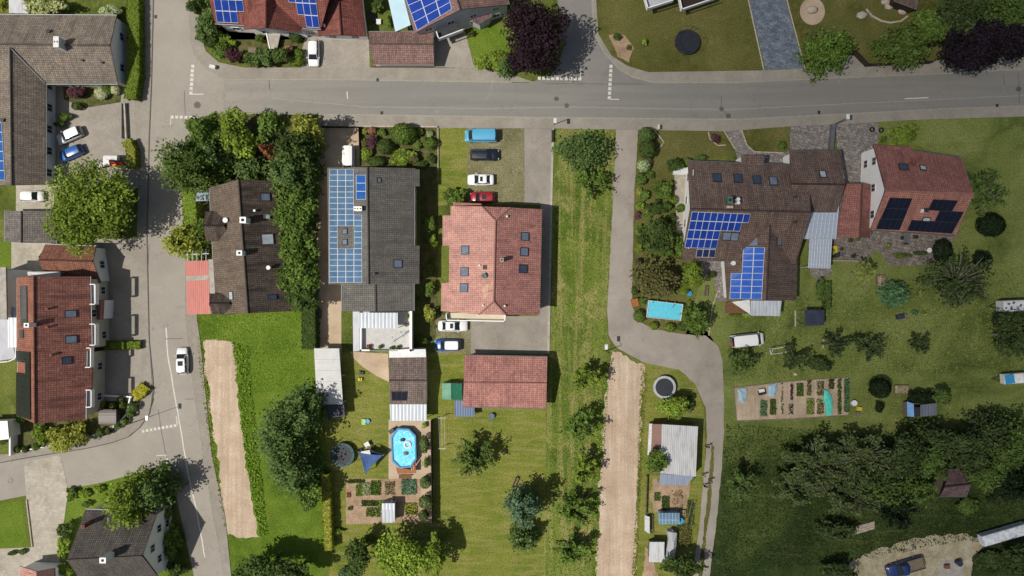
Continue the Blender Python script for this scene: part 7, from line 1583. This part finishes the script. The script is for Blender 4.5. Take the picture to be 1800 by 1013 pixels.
BUSH = '''
round 86 10 50 20 4 cream flowering_bush|cream flowering bush above the bungalow ridge
round 60 6 26 16 3.5 bright garden_bush|bright bush next to the ribbed shed
round 196 20 20 16 3 pale garden_bush|pale bush between bungalow and clipped hedge
round 8 8 12 16 2.5 yellow garden_bush|yellow green bush at the top edge corner
shrub 134 164 22 16 2.2 plum garden_bush|purple bush in the bungalow flower bed
ball 178 164 12 12 1.4 hydra flowering_bush|white flowering round bush at the bungalow gable
ball 190 158 11 9 1.3 mid garden_bush|dark green bush beside the white flowers
ball 203 158 9 9 1.3 hydra flowering_bush|second white flowering bush at the gable corner
ball 136 187 10 7 1.2 dark garden_bush|dark clipped bush in the courtyard corner
shrub 112 206 18 8 1.6 mid garden_bush|layered green bush against the bungalow wing
shrub 106 218 14 7 1.5 dark garden_bush|dark spreading bush next to the silver car
round 350 14 22 24 6 dark garden_bush|dark evergreen at the top of the street corner
round 366 44 26 24 5 conifer garden_bush|dark evergreen at the pavement bend
round 356 66 16 14 3 conifer garden_bush|low evergreen mound beside the pavement bend
ball 371 73 14 11 2 dark garden_bush|clipped dark mound behind the round hedge
round 388 92 18 18 3 mid garden_bush|round green bush in front of the little garden
round 412 100 18 16 3 plum garden_bush|dark plum bush beside the sandpit box
round 440 106 14 12 2.5 dark garden_bush|dark bush between plum bush and tall evergreen
round 462 102 20 20 3.5 conifer garden_bush|tall dark bush by the white utility box
round 490 98 22 18 3.5 dark garden_bush|wide dark bush below the porch deck
shrub 508 86 12 10 1.6 pink garden_bush|reddish bush near the porch deck
ball 526 94 10 8 1.5 mid garden_bush|small round bush beside the parked car
ball 522 108 14 9 1.4 bright garden_bush|bright low bush at the pavement by the car
ball 520 66 12 9 1.6 dark garden_bush|dark round bush under the cross gable
shrub 392 66 12 12 1.8 bright garden_bush|light bush in the little front garden
shrub 408 76 10 8 1.4 lime garden_bush|lime bush in the little front garden
shrub 456 68 10 12 1.8 mid garden_bush|green bush beside the porch wall
shrub 663 8 14 16 2.5 dark garden_bush|dark bush between garage and cyan carport
shrub 683 40 6 14 1.6 mid garden_bush|narrow bush along the cyan carport
shrub 828 60 8 8 1.2 brownish garden_bush|brownish bush on the bright lawn edge
ball 709 236 23 19 3.2 mid garden_bush|large clipped green dome in the shrub bed
ball 677 258 15 14 2.2 dark garden_bush|dark clipped ball in the shrub bed
shrub 655 250 13 16 2.2 plum garden_bush|dark red bush near the short fence
ball 654 230 8 7 1.3 pink garden_bush|dusty pink bush in the bed corner
shrub 641 233 7 8 1.4 yellow garden_bush|yellow bush at the fence corner
shrub 645 270 12 14 1.6 bright garden_bush|bright green groundcover bush by the drive
round 706 275 26 20 2.4 bright garden_bush|wide bright bush before the slate house
ball 662 284 16 9 1.8 dark garden_bush|dark bush against the slate house gable
shrub 726 280 14 12 2 brownish garden_bush|brownish bush before the slate house
shrub 690 284 12 10 1.4 bright garden_bush|bright groundcover bush before the slate gable
shrub 735 252 12 12 1.5 orchard garden_bush|soft bush beside the large clipped dome
shrub 690 262 9 9 1.2 lime garden_bush|lime bush between two clipped shapes
shrub 738 232 10 8 1.2 mid garden_bush|green bush behind the low stone wall
shrub 640 252 8 12 1.2 brownish garden_bush|olive bush along the short dark fence
shrub 742 290 12 10 1.6 dark garden_bush|dark bush at the slate roof corner
shrub 670 233 12 8 1.1 orchard garden_bush|low bush between pink bush and dome
ball 756 253 12 11 1.8 mid garden_bush|green ball beside the mown strip
shrub 755 234 9 8 1.2 pale garden_bush|pale bush at the stone wall end
shrub 744 246 9 10 1.2 brownish garden_bush|olive bush next to the green ball
shrub 756 280 12 12 1.4 dark garden_bush|dark bush at the bed end
round 803 348 23 20 3.5 mid garden_bush|round leafy bush beside the red car
round 757 396 12 16 3 mid garden_bush|climbing bush between slate and salmon houses
shrub 762 428 9 18 2.4 bright garden_bush|flowering shrub in the dark border
shrub 756 470 10 18 2.4 dark garden_bush|dark shrub halfway down the dark border
shrub 757 508 11 18 2.4 mid garden_bush|green shrub in the lower dark border
round 758 552 13 18 2.6 yellow garden_bush|yellow green shrub at the white saloon
shrub 745 600 7 10 2 mid garden_bush|small shrub at the terrace wall foot
ball 746 781 8 16 2.2 conifer garden_bush|dark evergreen beside the oval pool
ball 748 848 10 11 2.0 conifer garden_bush|dark evergreen below the pool paving
ball 749 882 13 12 2.6 conifer garden_bush|round evergreen at the fence end
ball 745 906 9 10 2.0 dark garden_bush|low evergreen at the kitchen garden corner
shrub 745 748 7 7 1.0 lime garden_bush|lime bush at the pool paving corner
shrub 749 812 6 14 1.2 mid garden_bush|narrow green bush along the board fence
ball 607 1008 12 11 2.2 spruce garden_bush|small blue green bush at the bottom edge
shrub 590 935 18 7 1.2 lime garden_bush|low pale bush at the end of the golden hedge
round 118 770 40 30 3.8 yellow flowering_bush|big yellow green bush below the red tiled house
round 74 762 16 24 2.2 bright garden_bush|rounded green bush near the white annexe
ball 94 762 10 12 1.8 mid garden_bush|green ball between two larger bushes
ball 38 735 9 9 1.5 mid garden_bush|green ball at the corner of the red tiled house
ball 5 772 9 10 1.5 mid garden_bush|green mound behind the white annexe
ball 30 790 6 6 1.0 mid garden_bush|little ball by the side street wall
ball 45 790 6 6 1.0 dark garden_bush|little dark ball by the side street wall
ball 63 785 7 7 1.1 mid garden_bush|third little ball by the side street wall
ball 181 712 6 7 1.3 bright topiary_ball|clipped ball nearest the red tiled house
ball 198 714 6 6 1.3 yellow topiary_ball|yellowish clipped ball on the white wall
ball 216 713 6 7 1.3 mid topiary_ball|clipped ball at the middle of the white wall
ball 234 715 10 9 1.6 conifer topiary_ball|largest clipped ball at the wall corner
ball 230 728 7 7 1.4 mid topiary_ball|clipped ball below the largest one
ball 220 741 6 6 1.3 bright topiary_ball|clipped ball facing the street curve
ball 207 749 6 6 1.3 mid topiary_ball|clipped ball next to the curved shed
ball 192 758 6 6 1.3 dark topiary_ball|last clipped ball at the pavement
ball 213 702 6 6 1.3 brownish topiary_ball|olive ball behind the golden bush
ball 178 760 8 8 1.4 dark topiary_ball|dark ball between yellow bush and wall
round 126 872 12 14 1.6 mid garden_bush|green bush at the drive edge of the corner garden
shrub 150 868 16 12 1.2 lime garden_bush|light bush in the corner garden
shrub 176 860 14 10 1.2 bright garden_bush|wild bush at the side street edge
shrub 152 886 14 8 1.2 mid garden_bush|low bush above the dark gable roof
round 116 930 14 20 2.5 dark garden_bush|dark bush along the pale drive
round 110 962 12 26 2.2 lime garden_bush|bright yellow green bush along the pale drive
round 112 1002 20 14 2.2 bright garden_bush|green bush below the corner house
round 300 950 20 34 3.5 mid garden_bush|green bush before the white gable
round 308 1002 22 20 3 dark garden_bush|dark bush at the bottom of the west street
shrub 290 905 16 18 3 bright garden_bush|light bush above the white gable
shrub 22 972 14 5 .8 dark garden_bush|thin plants at the small lawn end
shrub 40 970 10 7 .9 mid garden_bush|little bush at the drive corner
ball 1136 238 15 14 2.4 conifer garden_bush|dark bush at the alley mouth
ball 1138 262 15 18 2.6 dark garden_bush|tall dark bush beside the stone edging
ball 1131 291 12 12 1.8 pale garden_bush|pale variegated bush along the alley
ball 1127 315 10 11 1.5 mid garden_bush|green mound below the pale bush
shrub 1124 336 8 10 1.0 yellow garden_bush|yellowish bush along the alley
shrub 1124 360 9 14 1.3 bright garden_bush|bright bush strip along the alley
shrub 1122 380 8 9 1.2 plum garden_bush|dark red bush along the alley
round 1186 289 22 18 3 dark garden_bush|dark bush hugging the umber house corner
shrub 1206 285 10 12 2 mid garden_bush|mid green bush at the umber roof corner
shrub 1232 277 16 8 1.8 conifer garden_bush|dark low bush behind the umber roof
round 1166 331 24 20 3 mid garden_bush|leafy round bush in the shrub garden
round 1156 367 22 17 2.8 dark garden_bush|dark round bush below the leafy one
ball 1184 352 7 8 1.2 bright garden_bush|small bright ball near the terrace
shrub 1196 366 10 12 1.6 mid garden_bush|bush beside the pale terrace
shrub 1190 425 12 26 2.2 mid garden_bush|tall bush strip under the blue panels
shrub 1134 345 12 12 1.6 mid garden_bush|rounded bush behind the yellowish alley plants
shrub 1138 378 12 11 1.5 orchard garden_bush|soft bush between dark red bush and garden middle
shrub 1124 404 9 13 1.6 mid garden_bush|bush at the alley beside the big leafy tree
shrub 1122 436 9 12 1.5 bright garden_bush|bright bush at the alley above the wooden hutch
shrub 1176 446 14 10 1.6 mid garden_bush|bush between two garden trees
shrub 1196 446 10 12 1.8 orchard garden_bush|bush below the tall strip near the solar roof
shrub 1140 310 12 10 1.4 orchard garden_bush|low soft bush in the upper shrub garden
shrub 1140 285 9 9 1.2 brownish garden_bush|olive bush between alley and umber house
shrub 1180 385 12 12 1.6 dark garden_bush|dark bush beside the big leafy tree
shrub 1120 496 9 12 1.6 mid garden_bush|bush on the alley side of the brownish tree
shrub 1128 530 12 10 1.5 orchard garden_bush|soft bush beside the orange cabinet
shrub 1200 512 12 10 1.4 bright garden_bush|bright bush near the sky blue shell
ball 1116 511 7 8 1.3 dark garden_bush|dark ball at the alley edge
ball 1124 556 11 11 1.8 mid garden_bush|green ball at the alley bend
ball 1149 573 8 7 1.2 bright garden_bush|bright ball below the frame pool
ball 1177 576 10 8 1.3 bright garden_bush|second bright ball below the frame pool
ball 1202 574 12 8 1.2 dark garden_bush|dark bush at the frame pool corner
ball 1252 483 7 6 1.1 dark garden_bush|dark ball on the garden terrace
shrub 1310 556 10 7 1.0 lime garden_bush|lime bush below the white awning
shrub 1290 554 14 4 .7 mid garden_bush|flower row below the wooden terrace
shrub 1258 244 13 11 .8 plum garden_bush|reddish flowers in the stone edged bed
shrub 1376 256 10 10 1.3 mid garden_bush|green bush at the curved front lawn
round 1586 236 28 22 3 bright garden_bush|bright bush at the corner of the gravel drive
shrub 1552 246 10 8 1.2 mid garden_bush|low bush behind the brick red roof
shrub 1085 64 13 8 1.2 dark garden_bush|dark bush in the corner earth bed
shrub 1105 84 6 6 .7 brownish garden_bush|small plant in the corner earth bed
shrub 1133 74 7 8 1.4 lime garden_bush|little lime bush alone on the olive lawn
ball 1741 396 24 21 3.2 shadedark garden_bush|dark round bush on the east meadow
ball 1656 441 16 20 3 shadedark garden_bush|near black bush at the terrace end
shrub 1730 456 24 22 3 shadedark garden_bush|low dark bush beside the wide twiggy tree
shrub 1620 518 9 9 1.1 shadeyellow garden_bush|small yellow bush beside the twiggy tree
shrub 1608 550 8 6 .8 shadepale garden_bush|pale little bush beside the blue chest
shrub 1624 551 6 5 .8 shadeyellow garden_bush|tiny yellow bush next to the pale one
ball 1546 682 19 18 3 shadedark garden_bush|dark round bush beside the raised bed
shrub 1545 716 12 12 1.6 shadedark garden_bush|dark bush below the round one
round 1618 696 24 14 3 shadedark garden_bush|dark bush over the tarpaulin shelter
shrub 1443 510 14 24 1.8 shadelight garden_bush|grassy bush above the navy shelter
shrub 1584 450 20 6 .9 shadelight garden_bush|green border plants on the slate terrace
shrub 1620 446 18 5 .9 shade garden_bush|darker border plants on the slate terrace
shrub 1440 640 30 18 2 shade garden_bush|dark bramble bush above the patch
shrub 1745 985 40 24 1.6 shade garden_bush|rough bramble bush beside the dirt yard
shrub 1700 890 30 18 1.5 shadelight garden_bush|tall weeds bush below the plum shed
shrub 1216 700 10 8 1.2 dark garden_bush|dark bush beside the lime green tree
shrub 1212 716 12 12 1.6 conifer garden_bush|shaded bush at the barn corner
shrub 1215 842 7 7 1.2 bright garden_bush|bright bush at the barn lean to
shrub 648 948 20 8 1.4 mid garden_bush|bush beside the yellow green tree shadow
'''
for row in TREES.strip().split('\n'):
    a, lab = row.split('|'); k, x, y, rx, ry, h_, lf, nm = a.split()
    grp = {'fruit_tree': 'orchard trees', 'thicket_tree': 'trees of the thicket', 'purple_tree': 'purple trees'}.get(nm)
    plant(k, float(x), float(y), float(rx), float(ry), float(h_), lf, nm, lab, grp, 'palm' if nm == 'palm' else 'tree', dens=1.9 if nm == 'thicket_tree' and k == 'sparse' else 1.0, bark='greybark' if nm == 'thicket_tree' or lf.startswith('shade') else 'bark', zb=3.0 if nm == 'palm' else None)
for row in BUSH.strip().split('\n'):
    a, lab = row.split('|'); k, x, y, rx, ry, h_, lf, nm = a.split()
    plant(k, float(x), float(y), float(rx), float(ry), float(h_), lf, nm, lab, {'topiary_ball': 'clipped balls on the white wall'}.get(nm), 'topiary' if nm == 'topiary_ball' else 'bush')
hedge([(233, -20), (234, 60), (234, 130), (228, 172)], 20, 1.7, 'bright', 'clipped_hedge', 'long clipped hedge along the west street')
hedge([(222, 248), (229, 262), (230, 292)], 15, 1.5, 'yellow', 'clipped_hedge', 'short clipped hedge at the courtyard gate')
hedge([(330, 330), (334, 390), (336, 455)], 22, 2.2, 'lime', 'tall_hedge', 'bright unclipped hedge along the footpath')
hedge([(542, 540), (543, 612)], 22, 2.4, 'dark', 'tall_hedge', 'tall green hedge beside the beige drive')
hedge([(571, 836), (574, 900), (577, 966)], 13, 1.9, 'goldhedge', 'golden_hedge', 'straight golden hedge throwing a long shadow')
hedge([(183, 608), (244, 607)], 12, 1.0, 'bright', 'clipped_hedge', 'low clipped hedge across the paved forecourt')
hedge([(236, 696), (246, 690), (254, 680)], 18, .9, 'gold', 'golden_bush', 'golden clipped wedge at the street curve')
hedge([(1456, 498), (1456, 542)], 8, 1.4, 'shadelight', 'narrow_hedge', 'narrow hedge beside the canopy garden')
scatter('crop_row', [(408, 602), (436, 608), (446, 720), (462, 860), (470, 940), (456, 944), (446, 888), (430, 800), (418, 680)], 2600, .15, 'lushtuft', 'low green potato crop strip beside tilled soil', .4, cat='crop')
scatter('verge_grass', [(346, 590), (356, 600), (372, 740), (388, 860), (400, 940), (394, 930), (366, 760), (354, 680)], 1300, .14, 'hay', 'dry grassy verge between footpath and tilled strip', .25)
scatter('meadow_grass', [(975, 228), (1081, 230), (1070, 480), (1062, 640), (1045, 1013), (958, 1013), (964, 640)], 9000, .12, 'hay', 'tufts of hay coloured grass in the meadow strip', .14)
scatter('meadow_grass', [(1290, 560), (1500, 490), (1800, 470), (1800, 660), (1500, 655), (1290, 672)], 9000, .13, 'shadetuft', 'tufts of rough grass on the shaded meadow', .16)
scatter('meadow_grass', [(1275, 745), (1640, 770), (1800, 800), (1800, 930), (1500, 985), (1260, 1013)], 14000, .14, 'deeptuft', 'deep grass tufts around the thicket', .22)
scatter('lawn_weeds', [(345, 556), (540, 545), (545, 690), (440, 690), (430, 600), (352, 600)], 4200, .1, 'lushtuft', 'fresh grass tufts on the lush lawn', .1)
scatter('alley_grass', [(1253, 790), (1257, 800), (1248, 900), (1234, 1013), (1230, 1013), (1242, 900)], 500, .1, 'hay', 'grass growing between the alley wheel tracks', .08)
for nm, pl, n, d in (('field_margin', [(1050, 640), (1072, 640), (1064, 760), (1056, 860), (1049, 1013), (1040, 1013)], 1500, 'ragged weeds along the west margin of the tilled field'), ('field_margin', [(1126, 640), (1137, 660), (1132, 740), (1125, 880), (1118, 1013), (1110, 1013), (1118, 876)], 1300, 'ragged weeds along the east margin of the tilled field')):
    scatter(nm, pl, n, .12, 'lushtuft' if 'west' in d else 'hay', d, .2, cat='weeds')
# ================================================================== CLOUD, LIGHT, CAMERA
# a real cloud stands up-sun of the eastern gardens and shades them
hc = 330.0; sh = Vector((-math.cos(SUN_AZ), -math.sin(SUN_AZ), 0)) * (hc / math.tan(SUN_EL))
n = NT('cloud_vapour'); tc = n.n('ShaderNodeTexCoord').outputs['Object']; sp = n.n('ShaderNodeSeparateXYZ'); n.set(sp.inputs[0], tc)
wob = n.math('MULTIPLY', n.math('SUBTRACT', n.noise(tc, 0.03, 3, .5), .5), 20.0)
xx = n.math('ADD', n.math('ADD', sp.outputs[0], n.math('MULTIPLY', sp.outputs[1], 0.22)), wob)
rp = n.ramp(n.mr(xx, 0.0, 100.0), [(0.0, (0, 0, 0)), (0.1, (.03,) * 3), (0.24, (.14,) * 3), (0.37, (.28,) * 3), (0.75, (.37,) * 3)])
bd = n.n('ShaderNodeBsdfTransparent'); df = n.n('ShaderNodeBsdfTranslucent'); mx = n.n('ShaderNodeMixShader'); n.set(df.inputs[0], (.8, .8, .82))
n.t.links.new(rp, mx.inputs[0]); n.t.links.new(bd.outputs[0], mx.inputs[1]); n.t.links.new(df.outputs[0], mx.inputs[2]); n.t.links.new(mx.outputs[0], n.out.inputs[0])
m = MB(); rg = random.Random(3); nx, ny = 26, 26; top, bot = {}, {}
for i in range(nx + 1):
    for j in range(ny + 1):
        x, y = -10 + i * 11.0, -150 + j * 12.0; e = max(0, min(1, min(i, nx - i, j, ny - j) / 3))
        top[i, j] = (x, y, e * (14 + rg.uniform(0, 9))); bot[i, j] = (x, y, -e * (3 + rg.uniform(0, 3)) if e else 0)
for i in range(nx):
    for j in range(ny):
        m.face([top[i, j], top[i + 1, j], top[i + 1, j + 1], top[i, j + 1]], smooth=True); m.face([bot[i, j], bot[i, j + 1], bot[i + 1, j + 1], bot[i + 1, j]], smooth=True)
cl = m.build('cloud', n.mat); cl.location = Vector((0, 0, hc)) - sh; tag(cl, 'thin cloud bank shading the eastern gardens', 'cloud', kind='structure')

sc = bpy.context.scene
w = bpy.data.worlds.new('World'); sc.world = w; w.use_nodes = True; t = w.node_tree; bg = t.nodes['Background']
sk = t.nodes.new('ShaderNodeTexSky'); sk.sky_type = 'NISHITA'; sk.sun_disc = False; sk.sun_elevation = SUN_EL; sk.sun_rotation = math.pi / 2 - SUN_AZ; sk.air_density = 1.0; sk.dust_density = 1.0
t.links.new(sk.outputs[0], bg.inputs[0]); bg.inputs[1].default_value = SKY
l = bpy.data.lights.new('sun', 'SUN'); l.energy = SUN; l.angle = R(0.5); l.color = (1.0, .95, .87)
so = bpy.data.objects.new('sun', l); C.objects.link(so)
d = Vector((math.cos(SUN_AZ) * math.cos(SUN_EL), math.sin(SUN_AZ) * math.cos(SUN_EL), math.sin(SUN_EL))); so.rotation_euler = d.to_track_quat('Z', 'Y').to_euler(); so.location = d * 200
cd = bpy.data.cameras.new('camera'); cam = bpy.data.objects.new('camera', cd); C.objects.link(cam); cam.location = (0, 0, H); cam.rotation_euler = (0, 0, 0)
cd.sensor_fit = 'HORIZONTAL'; cd.angle = 2 * math.atan(1800 / S / 2 / H); cd.clip_end = 2000; cd.clip_start = .5; sc.camera = cam
sc.view_settings.view_transform = 'Standard'; sc.view_settings.look = 'None'; sc.view_settings.gamma = 1; sc.view_settings.exposure = EXPO
sc.render.engine = 'CYCLES'; sc.cycles.max_bounces = 6; sc.cycles.diffuse_bounces = 2; sc.cycles.transmission_bounces = 4; sc.cycles.transparent_max_bounces = 12; sc.cycles.use_denoising = DENOISE
for o in sc.objects:            # every top level object carries a label and a category
    if o.parent is None and o.type in ('MESH', 'EMPTY') and 'label' not in o: print('NO LABEL', o.name)
